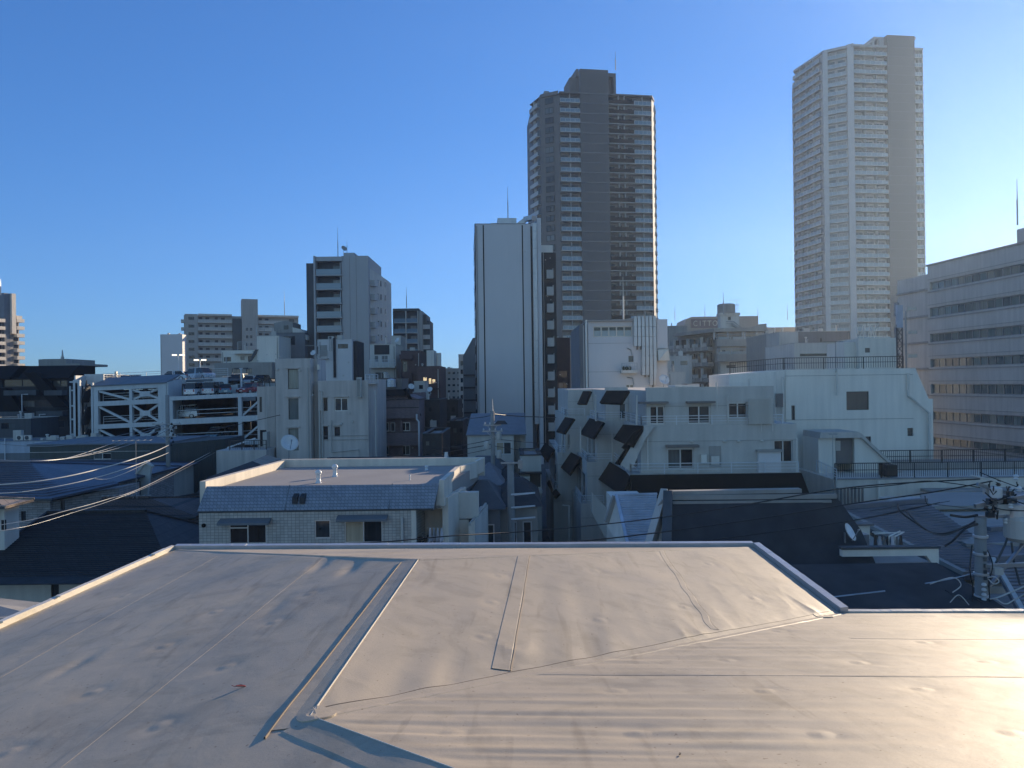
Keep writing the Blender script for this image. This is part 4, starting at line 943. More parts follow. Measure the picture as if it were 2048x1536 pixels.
put('carsilver', 'hatch', 243, 750, 16, zd, 2.9, 'low silver car left of the railing post on the top deck')
put('carblack', 'hatch', 262, 750, 20, zd, .2, 'dark car furthest right behind the long railing of the top deck')
put('carwhite', 'van', 400, 778, 2.6, zB-.1, 1.35+pi, 'white minivan with its rear window facing out on the lower open deck')
put('carsilver', 'van', 431, 776, 3.4, zB-.1, 1.5+pi, 'silver minivan beside the white one on the lower open deck')
put('carblue', 'hatch', 449, 780, 2.2, zB-.1, 2.0+pi, 'small blue green car in front of the barrier wall on the lower open deck')
put('carred', 'hatch', 503, 778, 3.2, zB-.1, 1.2, 'red car at the right end of the lower open deck')
put('carwhite', 'hatch', 456, 764, 16, z14, 1.4, 'white car at the left end of the raised rear deck')
put('carwhite', 'van', 477, 762, 17, z14, 1.5, 'tall white minivan behind the lamp post on the raised rear deck')
put('carsilver', 'hatch', 500, 765, 16, z14, 1.6, 'silver car right of the tall minivan on the raised rear deck')
put('carblack', 'hatch', 523, 765, 15.5, z14, 1.5, 'dark car nearest the stucco stair tower on the raised rear deck')
put('carsilver', 'hatch', 478, 775, 9, zB-.1, .3, 'silver car behind the lamp post between the two decks')
put('carwhite', 'van', 362, 830, 4, b1[1][1]-.1, .2, 'white van just visible in the dark upper bay of the car park')
put('carblue', 'van', 437, 870, 3, b1[2][1]-.1, 1.5, 'dark blue van inside the middle bay of the car park')
put('carwhite', 'hatch', 430, 915, 3, b1[3][1]-.1, .1, 'pale car low in the car park beside the green shed')
put('carsilver', 'hatch', 232, 795, 8, fl[1][1]-.1, .3, 'silver car behind the left cross brace inside the car park')
put('carwhite', 'hatch', 298, 792, 8, fl[1][1]-.1, .3, 'white car behind the right cross brace inside the car park')
def decklamp(px, y0, y1, d, label, lit=True):
    a = at(px, y1, d); b = at(px, y0, d); h = b[2]-a[2]; e_ = empty('deck_lamp', label, 'lamp', a)
    e_['group'] = 'twin headed lamps on the car park roof'
    MB().tube([(0, 0, 0), (0, 0, h)], .12, 8).build('post', 'rail', e_); MB().box(-.9, .9, -.05, .05, h-.05, h+.05).build('arm', 'rail', e_)
    for s in (-1, 1): MB().box(s*.62-.30, s*.62+.30, -.25, .25, h-.10, h+.10).build('lamp_head', 'lamp' if lit else 'dkgrey', e_)
decklamp(357, 710, 757, 125, 'lit twin lamp on the car park roof in front of the blank slab'); decklamp(400.5, 720, 757, 125, 'lit twin lamp on the car park roof before the long apartment block'); decklamp(483, 737, 787, 106, 'dark unlit twin lamp post on the lower car park deck', False)
# ---------------------------------------------------------------- buildings behind the car park
f = bldg('flat_roofed_house', 'white flat roofed house with one small window above the car park decks', 443, 558, 701, 150, 12, 'white', wins=[(448, 714, 462, 723, 'b'), (481, 713, 489, 720, 'b'), (496, 712, 503, 723, 'p')], cope='cream', par=.3, ref=715)
MB().box(f.uz(470, 710)[0], f.uz(512, 710)[0], -1.6, -.01, f.uz(490, 708)[1], f.uz(490, 703)[1]).build('canopy', 'white', f.root)
MB().hexa(*[[(f.uz(x, 712)[0], v, f.uz(x, y)[1]) for x, y in ((504, 725), (510, 722), (524, 700), (518, 700))] for v in (-2.2, -1.7)]).build('stair', 'dkgrey', f.root)
m = MB(); H = f.H
rail(m, [(f.uz(472, 700)[0], 1, H), (f.uz(512, 700)[0], 1, H)], 1.8, 1.5, .05, 4); m.build('railing', 'steel', f.root)
f = bldg('grey_lower_house', 'low dark grey house with two windows directly behind the parked cars', 430, 545, 725, 146, 3.5, 'grey', wins=[(464, 737, 480, 752, 'b'), (492, 737, 504, 747, 'b')], cope=None, par=.3)
f = bldg('white_stair_tower', 'plain white stair tower block behind the stucco building chimney wall', 515, 559, 672, 148, 8, 'white', cope='palegrey', par=.3)
f = bldg('grey_penthouse_house', 'dark grey house with a rounded upper storey and roof terrace beside the balcony tower', 543, 611, 666, 156, 9, 'midgrey', wins=[(568, 672, 590, 690, 'p'), (549, 705, 572, 718, 'p')], cope='dkgrey', par=.3)
Z = lambda y: f.uz(580, y)[1]; e = lambda x: f.uz(x, 660)[0]
m = MB(); m.exy([(e(545), Z(666)+.01), (e(580), Z(666)+.01), (e(583), Z(655)), (e(583), Z(644)), (e(568), Z(640)), (e(545), Z(645))], 1, 7); m.build('penthouse', 'grey', f.root)
MB().box(e(565), e(574), .90, .99, Z(658), Z(650)).build('penthouse_window', 'glass', f.root)
MB().exy([(e(583.5), Z(666)+.01), (e(612), Z(680)), (e(612), Z(672)), (e(600), Z(658)), (e(583.5), Z(654))], .5, 6).build('sloped_wing', 'white2', f.root)
m = MB(); rail(m, [(e(516), -1, Z(671)), (e(548), -1, Z(671))], 2, 1.5, .05, 5); m.build('railing', 'steel', f.root)
f = bldg('white_block', 'pale blue white block with a wall ladder and a shuttered opening before the balcony tower', 638, 705, 679, 112, 7, 'panelwhite', wins=[(676, 688, 696, 697, 'b')], cope='palegrey', par=.3)
e = lambda x: f.uz(x, 700)[0]; Z = lambda y: f.uz(670, y)[1]
MB().box(e(706)-.35, e(712), 1.0, 6, 0, Z(682)).build('side_wall', 'slate', f.root)
MB().box(e(641), e(654), -.08, -.005, Z(712), Z(690)).build('shutter', 'grey', f.root)
m = MB(); rail(m, [(e(639), -.6, Z(716)), (e(657), -.6, Z(716))], 1.1, .8, .03, 3, .16); m.box(e(639), e(657), -.7, -.01, Z(718), Z(716)); m.build('balcony', 'steel', f.root)
m = MB()
for x in (660, 664): m.tube([(e(x), -.25, Z(702)), (e(x), -.25, Z(676))], .04, 6)
for i in range(10): m.bar((e(660), -.25, Z(702-i*2.5)), (e(664), -.25, Z(702-i*2.5)), .05)
m.build('ladder', 'steel', f.root)
m = MB(); m.tube([(e(668.5), -.2, Z(755)), (e(668.5), -.2, Z(676))], .12, 8); m.tube([(e(671), -.15, Z(755)), (e(671), -.15, Z(668))], .08, 8); m.build('downpipe', 'slate', f.root)
acunit(f, e(650), 2, f.H, ''); 
f = bldg('balcony_house', 'small white house with slate upper panel and a glazed balcony left of a red awning', 741, 793, 689, 128, 9, 'white2', wins=[(749, 711, 757, 724, 'c'), (763, 711, 776, 725, 'c'), (750, 744, 775, 757, 'c')], cope='palegrey', par=.3)
e = lambda x: f.uz(x, 720)[0]; Z = lambda y: f.uz(765, y)[1]
MB().box(e(749), e(779), -.06, -.002, Z(709), Z(690)).build('slate_panel', 'slate', f.root)
m = MB(); m.box(e(742), e(792), -1.4, -.01, Z(736), Z(733)); m.build('balcony', 'white2', f.root); m = MB(); rail(m, [(e(742), -1.35, Z(733)), (e(792), -1.35, Z(733))], 1.1, 1, .03, 2, .25); m.build('railing', 'rail', f.root)
f = bldg('antenna_house', 'narrow pale roof block carrying small dishes right of the red awning', 784, 803, 672, 134, 6, 'palegrey', cope='palegrey', par=.3)
MB().hexa(*[[(f.uz(x, 700)[0], v, f.uz(x, y)[1]) for x, y in ((779, 698), (787, 690), (791, 712), (789, 722), (779, 704))] for v in (-2.5, -1.5)]).build('awning', 'redpaint', f.root)
dish(at(796, 690, 130), -.6, .9, 'small white dish on the narrow block right of the red awning', .8)
# brown tile buildings
f = bldg('brown_tile_building', 'brown tiled building stepping down beside the street, its tallest part', 803, 842, 702, 124, 10, 'browntile', wins=[(805, 722, 815, 744, 'b'), (806, 766, 818, 782, 'b')], cope='brown', par=.4)
MB().box(f.uz(800, 700)[0], f.uz(826, 700)[0], -.9, -.01, f.uz(812, 719)[1], f.uz(812, 709)[1]).build('canopy', 'browntile', f.root)
MB().box(f.uz(803, 700)[0], f.uz(824, 700)[0], -.9, -.01, f.uz(812, 762)[1], f.uz(812, 746)[1]).build('balcony', 'browntile', f.root)
f = bldg('brown_tile_building', 'brown tiled building with warmly lit upper windows beside the street gap', 836, 881, 733, 116, 10, 'browntile', wins=[(846, 754, 854, 762, 'L'), (857, 756, 863, 768, 'L'), (864, 758, 871, 767, 'L')], cope='brown', par=.4)
m = MB(); rail(m, [(f.uz(855, 775)[0], -.8, f.uz(860, 777)[1]), (f.uz(880, 775)[0], -.8, f.uz(860, 777)[1])], 1.0, .7, .03, 2, .2); m.box(f.uz(855, 775)[0], f.uz(880, 775)[0], -.9, -.01, f.uz(860, 779)[1], f.uz(860, 777)[1]); m.build('balcony', 'dkrail', f.root)
MB().box(f.uz(850, 700)[0], f.uz(865, 700)[0], 2, 6, f.H, f.H+2.6).build('roof_block', 'white2', f.root); MB().tube([(f.uz(873.5, 700)[0], 3, f.H), (f.uz(873.5, 700)[0], 3, f.H+2.2)], .4, 8).build('chimney', 'white2', f.root)
# mauve building
f = bldg('mauve_apartments', 'mauve tiled apartment block with full width balconies stepping down on its right', 748, 838, 800, 86, 10, 'mauve', wins=[(761, 845, 778, 863, 's'), (781, 845, 790, 863, 's'), (802, 845, 820, 862, 's'), (761, 891, 778, 910, 's'), (802, 891, 820, 910, 's')], cope='brown', par=.4)
e = lambda x: f.uz(x, 830)[0]; Z = lambda y: f.uz(790, y)[1]
h = [f.rect(760, 798, 787, 815)]
m = MB(); m.facade(e(748), e(818), f.H+.08, Z(790), h, .2, 1.0); m.hexa([(e(748), 1.2, f.H+.08), (e(832), 1.2, f.H+.08), (e(832), 8, f.H+.08), (e(748), 8, f.H+.08)], [(e(748), 1.2, Z(790)), (e(812), 1.2, Z(790)), (e(812), 8, Z(790)), (e(748), 8, Z(790))]); m.build('upper_storey', 'mauve', f.root); window(f.root, h[0], 1.0, .2, 's')
MB().exx([(.6, Z(792)), (1.6, Z(779)), (6, Z(779)), (6, Z(790)+.02), (1.0, Z(790)+.02)], e(752), e(812)).build('roof', 'black', f.root)
m = MB(); m.bar((e(809), .6, Z(778)), (e(838), .6, Z(833)), .5, .35); m.build('sloping_stair', 'black', f.root)
for y0, y1 in ((816, 836), (864, 890), (912, 935)):
    MB().box(e(748), e(838)+.1, -1.1, -.01, Z(y1), Z(y0)).build('balcony', 'mauve', f.root); MB().box(e(748), e(838)+.12, -1.13, -1.0, Z(y0), Z(y0)+.1).build('balcony_cap', 'brown', f.root)
for x, y in ((756, 838), (794, 838), (756, 885), (794, 885)): MB().box(e(x)+.4, e(x)+.7, -.6, -.3, Z(y+25), Z(y)).build('partition', 'mauve', f.root)
m = MB(); m.tube([(e(840), -1.2, 0), (e(840), -1.2, Z(843)), (e(836), -1.2, Z(838)), (e(836), -1.2, Z(828))], .1, 6); m.build('downpipe', 'rail', f.root)
f = bldg('tank_top_building', 'taupe building with an open equipment bay and water tank behind the mauve block', 753, 805, 757, 99, 6, 'taupe', wins=[(761, 762, 776, 773, 'p')], cope='brown', par=.3)
MB().lathe((f.uz(784, 760)[0], -.6, f.uz(784, 774)[1]), [(.6, 0), (.6, 1.0), (.1, 1.1)], 14).build('water_tank', 'carsilver', f.root)
f = bldg('pinkish_house', 'small pink grey house right of the mauve block stair', 820, 842, 785, 97, 6, 'mauve', wins=[(824, 800, 834, 812, 'b')], cope='palegrey', par=.3)
f = bldg('box_house', 'pale box shaped rooftop room with a dish, left of the lit brown building', 829, 850, 763, 108, 5, 'palegrey', wins=[(838, 770, 846, 778, 'p')], cope='cream', par=.2)
dish(at(822, 783, 96), .4, .8, 'white dish in front of the box shaped rooftop room', .6); dish(at(861, 792, 95), -.3, .7, 'white dish beside the street gap below the lit windows', .8)
# dark low buildings along the street gap
for i, (x0, x1, y, d, l) in enumerate(((838, 880, 800, 92, 'dark low building in the street gap with a pale sign panel'), (884, 917, 800, 120, 'dark roofed building in the middle of the street gap'), (900, 926, 842, 100, 'dark low house at the right side of the street gap'), (845, 884, 868, 75, 'lowest dark house at the left side of the street gap'))):
    f = bldg('dark_house', l, x0, x1, y, d, 10, 'slate', wins=[(x0+6+k*12, y+14+j*24, x0+14+k*12, y+24+j*24, 'b') for k in range(2) for j in range(3)], cope='dkgrey', par=.3)
    MB().box(f.Uw*.55, f.Uw*.85, -.5, -.35, f.H-5.5, f.H-2.5).build('sign_panel', 'palegrey' if i in (0, 1) else 'slate', f.root)
    for k in range(2): MB().box(.2, f.Uw*.9, -.8, -.01, f.H-3.6-3*k, f.H-3.3-3*k).build('balcony', 'dkgrey', f.root)
# ---------------------------------------------------------------- stucco building
f = Fac('stucco_building', 'weathered cream stucco building with a stair tower and three tall stair windows', 'building', 515, 850, 77, 0)
e = lambda x, y=850, v=0: f.uz(x, y, v)[0]
Z = lambda y, x=620, v=0: f.uz(x, y, v)[1]
def blk(x0, x1, yt, v, dep, wins, wall='stucco', par=.25, name='wall', z0=0, rec=.18):
    hs = [f.rect(*w[:4], v) for w in wins]; m = MB(); shell(m, e(x1, 850, v), Z(yt, (x0+x1)/2, v), dep, rec, hs, par, u0=e(x0, 850, v), v0=v, z0=z0); m.build(name, wall, f.root)
    for w, h in zip(wins, hs): window(f.root, h, v, rec, w[4])
    return e(x0, 850, v), e(x1, 850, v), Z(yt, (x0+x1)/2, v)
blk(515, 551.5, 773, .6, 6, [(519, 794, 524, 824, 'w'), (520, 860, 533, 893, 'p')])
a, b, c = blk(552, 622, 717, -.6, 6, [(576, 738, 597, 778, 'g'), (577, 797, 597, 839, 'g'), (577, 857, 597, 901, 'g')])
for y in (737, 794, 854): MB().box(e(573, 850, -.6), e(600, 850, -.6), -.78, -.61, Z(y), Z(y-2)).build('window_hood', 'stucco', f.root)
blk(622.2, 636.5, 718, .8, 3.5, [], name='chimney')
a, b, c = blk(636.7, 737, 761, 0, 7, [(647, 796, 655, 822, 'b'), (669, 796, 696, 822, 's'), (647, 853, 656, 879, 'b'), (669, 854, 680, 873, 'b')])
for x0, x1, y in ((645, 657, 795), (667, 698, 795), (645, 657, 852), (667, 682, 852)): MB().box(e(x0), e(x1), -.18, -.01, Z(y), Z(y-1.6)).build('window_hood', 'stucco', f.root)
m = MB(); u0, u1 = e(737)+.01, e(750)
m.hexa([(u0, .02, 0), (u1, 2.0, 0), (u1, 7, 0), (u0, 7, 0)], [(u0, .02, Z(761)), (u1, 2.0, Z(760)), (u1, 7, Z(760)), (u0, 7, Z(761))]); m.build('corner_wall', 'stucco', f.root)
MB().box(e(731), u1+.1, .1, 1.9, Z(768)-.1, Z(768)+.0).build('corner_ledge', 'stucco', f.root)
m = MB(); rail(m, [(e(731), .3, Z(768)), (u1, 2.0, Z(768))], .9, .6, .03, 3); m.build('railing', 'rail', f.root)
m = MB(); m.box(e(716), e(725), -.5, -.02, Z(796), Z(758)+.1); m.build('gutter_frame', 'palegrey', f.root); MB().box(e(717.3), e(723.7), -.53, -.505, Z(794), Z(759)).build('gutter_panel', 'grey', f.root)
for pts, r in ((((640, 929), (640, 822), (648, 820)), .08), (((645, 920), (645, 783), (640, 782)), .07), (((663, 840), (663, 905), (717, 900), (719, 926)), .05), (((535, 860), (535, 788)), .05), (((620, 920), (620, 735)), .06), (((752, 930), (752, 783)), .07)):
    MB().tube([(e(x), -.68 if x < 622 and x > 552 else -.12, Z(y)) for x, y in pts], r, 6).build('downpipe', 'palegrey', f.root)
for y in (872, 880): MB().box(e(638), e(737), -.05, -.003, Z(y+.8), Z(y)).build('string_course', 'grey', f.root)
m = MB()
for x, y in ((560, 738), (604, 741), (700, 827), (683, 848), (705, 844), (626, 790)): m.lathe((e(x), -.66 if x < 622 else -.06, Z(y)), [(.13, 0), (.13, .06), (.02, .07)], 10, 'y')
m.build('vent_cap', 'palegrey', f.root)
# terrace at lower left with black fence
MB().box(e(455), e(551), -3, .5, 0, Z(894)).build('terrace', 'stucco', f.root)
m = MB(); rail(m, [(e(459, 894, -2.8), -2.8, Z(894)), (e(533, 894, -2.8), -2.8, Z(894))], .95, 1.2, .03, 2, .17); m.build('terrace_fence', 'dkrail', f.root)
MB().box(e(533), e(541), -1.2, -.2, Z(892), Z(862)).build('cabinet', 'palegrey', f.root)
MB().hexa(*[[(e(x), v, Z(y)) for x, y in ((458, 894), (514, 876), (514, 873), (458, 891))] for v in (-.6, -.4)]).build('handrail', 'rail', f.root)
m = MB(); u = e(515); rail(m, [(e(518, 770, .7), .7, Z(773)), (e(551, 770, .7), .7, Z(773))], .9, .5, .04, 2, .12); m.build('spiked_fence', 'dkrail', f.root)
MB().box(e(637), e(641), -.3, .6, Z(740), Z(729)).build('meter_box', 'cream', f.root)
dish(at(578, 930, 62), .55, 1.45, 'large white dish on a pole in front of the stucco building', 1.75)
yagi(at(634, 722, 78), 0, 2.0, 'reddish yagi antenna on the stucco building chimney', 1.6, 12, .5); dish(at(628, 716, 77.5), -.3, .6, 'tiny dish on the stucco building chimney', .5)
# ---------------------------------------------------------------- cream house with a pitched metal roof at the foot of the slender tower
f = Fac('plain_house', 'plain pale house with one lit window behind the pointed utility pole', 'house', 935, 900, 66, 0)
e = lambda x, v=0: f.uz(x, 900, v)[0]; Z = lambda y, x=980: f.uz(x, y)[1]
hs = [f.rect(992, 884, 1023, 909)]; m = MB(); m.facade(0, e(1028), 0, Z(871), hs, .12); m.box(0, e(1028), .12, 8, 0, Z(871)); m.build('wall', 'palegrey', f.root); window(f.root, hs[0], 0, .12, 'k')
MB().exx([(-.15, Z(871)), (-.15, Z(871)+.1), (8.4, Z(861)+1.2), (8.4, Z(871))], -.1, e(1053)).build('roof', 'roofblue', f.root)
MB().box(e(1028)+.01, e(1052), 1.2, 8, 0, Z(872)).build('side_wall', 'palegrey', f.root)
m = MB()
for x in (1031, 1035, 1040): m.tube([(e(x), 1.1, 0), (e(x), 1.1, Z(880))], .05, 6)
m.build('downpipe', 'palegrey', f.root); MB().box(-.02, e(1028)+.02, -.04, -.002, Z(931), Z(930)).build('string_course', 'grey', f.root)
f = bldg('low_white_house', 'small white house with shuttered balcony and brown door beside the stepped apartments', 1041, 1082, 911, 59, 6, 'white2', wins=[(1060, 948, 1081, 974, 'w')], cope='brown', par=.15, cat='house')
e = lambda x: f.uz(x, 940)[0]; Z = lambda y: f.uz(1060, y)[1]
m = MB()
for i in range(4): m.box(e(1040), e(1059), -.8, -.74, Z(974-i*6.5), Z(969.5-i*6.5))
m.build('louvre', 'white', f.root); MB().box(e(1040)-.1, e(1083), -1.0, -.01, Z(946), Z(943)).build('canopy', 'redpaint' if False else 'brown', f.root); MB().box(e(1043), e(1083), -1.1, -.01, Z(983), Z(976)).build('balcony', 'white2', f.root)
for i, (x0, x1, y, d, dp, l) in enumerate(((952, 1000, 962, 48, 6, 'low grey roofed house left of the thick concrete pole'), (994, 1034, 965, 50, 5, 'low slate roofed house behind the thick concrete pole'), (930, 1010, 943, 56, 7, 'long low dark roof at the foot of the plain pale house'), (1000, 1075, 1005, 40, 7, 'dark small house between the concrete pole and the stepped apartments'), (925, 1000, 1010, 39, 6, 'dark small house between the tiled building and the thick pole'))):
    f = Fac('low_house', l, 'house', x0, y+30, d, 0); u = f.uz(x1, y+30)[0]; h = f.uz(x0, y+8)[1]
    hs = [(u*.2, u*.45, h-2, h-.8), (u*.6, u*.85, h-2, h-.8)]
    m = MB(); m.facade(0, u, 0, h, hs, .1); m.box(0, u, .1, dp, 0, h); m.build('wall', 'grey' if i % 2 else 'midgrey', f.root)
    for q in hs: window(f.root, q, 0, .1, 's')
    MB().hexa([(-.3, -.3, h), (u+.3, -.3, h), (u+.3, dp+.3, h), (-.3, dp+.3, h)], [(-.3+1, dp*.45, h+1.1), (u+.3-1, dp*.45, h+1.1), (u-.7, dp*.55, h+1.1), (.7, dp*.55, h+1.1)]).build('roof', ('midgrey', 'slate', 'dkgrey', 'slate', 'dkgrey')[i], f.root)
# ================================================================ RIGHT HALF, MID DISTANCE
f = Fac('ducted_building', 'pale building with a glazed top floor and a bundle of vertical metal ducts', 'building', 1177, 740, 80, 0)
e = lambda x, y=740: f.uz(x, y)[0]; Z = lambda y, x=1230: f.uz(x, y)[1]
hs = [f.rect(1257, 712, 1267, 724), f.rect(1252, 769, 1268, 782), f.rect(1186, 652, 1265, 674)]
m = MB(); shell(m, e(1335), Z(643), 13, .25, hs, .25); m.build('wall', 'panelwhite', f.root)
window(f.root, hs[0], 0, .25, 'b'); window(f.root, hs[1], 0, .25, 's')
r = hs[2]; m = MB()
for i in range(6): x = r[0]+(r[1]-r[0]-.12)*i/5; m.box(x, x+.12, .08, .24, r[2]+.13, r[3]-.13)
m.box(r[0], r[1], .08, .24, r[2], r[2]+.12); m.box(r[0], r[1], .08, .24, r[3]-.12, r[3]); w_ = m.build('window', 'cream', f.root)
MB().box(r[0], r[1], .2, .23, r[2]+.13, r[2]+(r[3]-r[2])*.6).build('pane', 'balcglass2', w_); MB().box(r[0], r[1], .2, .23, r[2]+(r[3]-r[2])*.6+.01, r[3]-.13).build('pane', 'darkglass', w_)
m = MB(); m.box(-.2, e(1268), -.35, 12, Z(643), Z(643)+.16); m.hexa([(e(1245), -.3, Z(643)+.17), (e(1268), -.3, Z(643)+.17), (e(1268), 12, Z(643)+.17), (e(1245), 12, Z(643)+.17)], [(e(1262), -.3, Z(637)), (e(1268), -.3, Z(637)), (e(1268), 12, Z(637)), (e(1262), 12, Z(637))]); m.build('roof', 'roofgrey', f.root)
for i in range(6):
    x0 = e(1267.5+i*7.6); x1 = x0+.33; yb = (700, 700, 755, 755, 780, 780)[i]
    m = MB(); z = Z(636); zb = Z(yb); k = 0
    sx = (.6, .5, .0, .0, 0, 0)[i]
    while z-1.02 > zb-.5:
        dx = 0 if Z(688) < z else sx*min(1, (Z(688)-z)/1.5)
        m.box(x0+dx, x1+dx, -.55, -.15, z-1.0, z); z -= 1.03
    m.bar(((x0+x1)/2, -.35, Z(636)), ((x0+x1)/2, 1.5, Z(636)+.15), .33, .33)
    m.build('exhaust_duct', 'duct', f.root)
    MB().box(x1+.01+dx*0, x1+.07, -.2, -.01, zb, Z(637)).build('duct_gap', 'black', f.root) if i < 5 else None
m = MB(); m.box(e(1314), e(1335), -.25, -.01, Z(698), Z(640)); m.build('cladding', 'panelwhite', f.root)
m = MB(); m.hexa([(e(1314), -1.0, Z(723)), (e(1336), -1.0, Z(723)), (e(1336), -.02, Z(723)), (e(1314), -.02, Z(723))], [(e(1314), -.5, Z(701)), (e(1333.5), -1.0, Z(700)), (e(1333.5), -.02, Z(700)), (e(1314), -.02, Z(701))]); m.build('sloped_hood', 'cream', f.root)
m = MB(); m.box(e(1240), e(1273), -.9, -.01, Z(747), Z(741)); m.build('balcony', 'white2', f.root); m = MB(); rail(m, [(e(1241), -.85, Z(741)), (e(1272), -.85, Z(741))], .75, .8, .02, 2, .2); m.build('railing', 'steel', f.root)
m = MB()
for i in range(3): m.lathe((e(1246+i*6), -.5, Z(741)), [(.12, 0), (.18, .28), (.05, .45)], 8)
m.build('potted_plant', 'foliage', f.root)
for pts in (((1254, 697), (1262, 700), (1264, 712)), ((1254, 755), (1265, 757), (1267, 770))): MB().tube([(e(x), -.1, Z(y)) for x, y in pts], .05, 5).build('cable_pipe', 'steel', f.root)
for y in (686, 743): MB().box(0.01, e(1262), -.02, -.002, Z(y+.7), Z(y)).build('wall_joint', 'grey', f.root)
MB().box(-.9, -.03, .3, 12, 0, Z(648)).build('side_wall', 'midgrey', f.root)
for x in (1168, 1173): MB().tube([(e(x), 0, 0), (e(x), 0, Z(650))], .05, 6).build('downpipe', 'palegrey', f.root)
MB().tube([(e(1172.5), -.5, 0), (e(1172.5), -.5, Z(640))], .11, 8).build('vent_pipe', 'white', f.root)
aerial(1247, 553, 640, 84, label='tall white rod rising in front of the left residential tower', r=.09, mtl='white')
dish(at(1327, 778, 78), .2, 1.15, 'white dish on a tripod on the stepped apartments roof beside the ducts', .9)
# green banded balcony building
f = Fac('terrace_block', 'grey green banded apartment block with stepped balconies and a white rooftop house', 'building', 1440, 700, 150, 0)
e = lambda x, y=700, v=0: f.uz(x, y, v)[0]; Z = lambda y, x=1490: f.uz(x, y)[1]
uL = e(1372); hs = [f.rect(1444, 700, 1451, 714), f.rect(1480, 700, 1487, 714), f.rect(1519, 700, 1531, 705), f.rect(1453, 730, 1471, 736), f.rect(1453, 759, 1463, 766)]
m = MB(); shell(m, e(1538), Z(692), 12, .3, hs, 0); m.build('wall', 'white2', f.root)
for h in hs: window(f.root, h, 0, .3, 'b')
A = np.array((-1.0, 1.2)); B = np.array((uL+.0, 13.0)); A, B = B, A       # receding left face
MB().prism([(uL+1.5, 14.5), (0, 1.5), (0, 14), (3, 18)], 0, Z(664)).build('side_wall', 'concrete', f.root)
for k in range(5):
    z = Z(694)-k*3.15
    L = np.linalg.norm(B-A); m = MB(); m.fbox(A, B, 0, L, 0, 1.4, z-.55, z+.2); t = m.build('side_balcony', 'grey', f.root)
    m = MB()
    for i in range(5): m.fbox(A, B, L*i/5+.3, L*(i+1)/5-.5, 1.25, 1.32, z+.25, z+.95)
    m.build('balustrade', 'palegrey', t); m = MB()
    for i in range(6): m.fbox(A, B, L*i/6, L*i/6+.25, .9, 1.45, z-.5, z+2.2 if i % 2 else z+.9)
    m.build('pier', 'palegrey', t); m = MB()
    for i in range(5): m.fbox(A, B, L*i/5+.6, L*(i+1)/5-.7, -.3, .02, z+.2, z+2.1)
    m.build('sliding_door', 'darkglass', t)
for y0, y1, x1 in ((679, 693, 1540), (708, 723, 1545)):
    m = MB(); m.box(e(1430), e(x1), -1.6, -.01, Z(y1), Z(y0)); t = m.build('front_balcony', 'grey', f.root)
    m = MB(); m.box(e(1433), e(1455), -1.5, -1.45, Z(y0), Z(y0-5)); m.box(e(1461), e(1505), -1.5, -1.45, Z(y0), Z(y0-5)); m.build('balustrade', 'balcglass2', t)
    m = MB(); rail(m, [(e(1430), -1.5, Z(y0)), (e(x1), -1.5, Z(y0))], 1.0, 2.4, .04, 1); m.build('handrail', 'rail', t)
    MB().box(e(x1-22), e(x1+3), -2.2, -1.7, Z(y0-2), Z(y0-4)).build('hanging_rack', 'cream', t)
hs = [f.rect(1433, 673, 1451, 680), f.rect(1455, 673, 1468, 680), f.rect(1495, 672, 1499, 677), f.rect(1502, 672, 1506, 677)]
m = MB(); m.facade(0, e(1528), Z(692)+.01, Z(664), hs, .3, 1.0); m.box(0, e(1528), 1.3, 12, Z(692)+.01, Z(664)); m.build('upper_storey', 'cream', f.root)
for h in hs: window(f.root, h, 1.0, .3, 'b')
for x in (1424, 1451, 1480, 1485, 1508, 1527): MB().box(e(x), e(x)+.3, -1.3, -1.0, Z(679), Z(664)).build('post', 'steel', f.root)
m = MB(); m.prism([(uL+.2, 13), (-1.6, -1.8), (e(1528), -1.8), (e(1528), 12), (3, 16)], Z(664), Z(657)); m.exy([(e(1455), Z(657)), (e(1528), Z(657)), (e(1528), Z(649)), (e(1514), Z(650)), (e(1496), Z(656))], -1.7, -1.2); m.build('roof', 'grey', f.root)
h = f.rect(1460, 632, 1466, 639)
m = MB(); m.facade(e(1446), e(1484), Z(657)+.01, Z(629), [h], .3, 1.5); m.box(e(1446), e(1484), 1.8, 3.6, Z(657)+.01, Z(629)); m.box(e(1445)-.1, e(1485), 1.2, 3.8, Z(629), Z(624)); m.build('roof_house', 'white2', f.root); window(f.root, h, 1.5, .3, 'b')
m = MB(); m.lathe((e(1461), 2.6, Z(624)), [(1.8, 0), (1.8, 1.7), (1.5, 1.9)], 14); m.box(e(1448), e(1453), 2, 3, Z(624), Z(617)); m.build('water_tank', 'grey', f.root)
m = MB(); m.bar((e(1456), 1.0, Z(642)), (e(1471), 1.0, Z(642)), .15); m.bar((e(1471), 1.0, Z(642)), (e(1488), 1.0, Z(656)), .15); m.bar((e(1456), 1.0, Z(646)), (e(1468), 1.0, Z(646)), .1); m.bar((e(1468), 1.0, Z(647)), (e(1483), 1.0, Z(657)), .4); m.build('roof_stair', 'grey', f.root)
aerial(1447, 585, 628, 150, label='rod on the white rooftop house left of the antenna', r=.11); yagi(at(1473, 626, 150), 0, 2.8, 'tv antenna on the white rooftop house', 2.6, 7, .8); yagi(at(1476, 626, 152), 1.2, 2.4, 'second smaller tv antenna on the white rooftop house', 1.6, 6, .8)
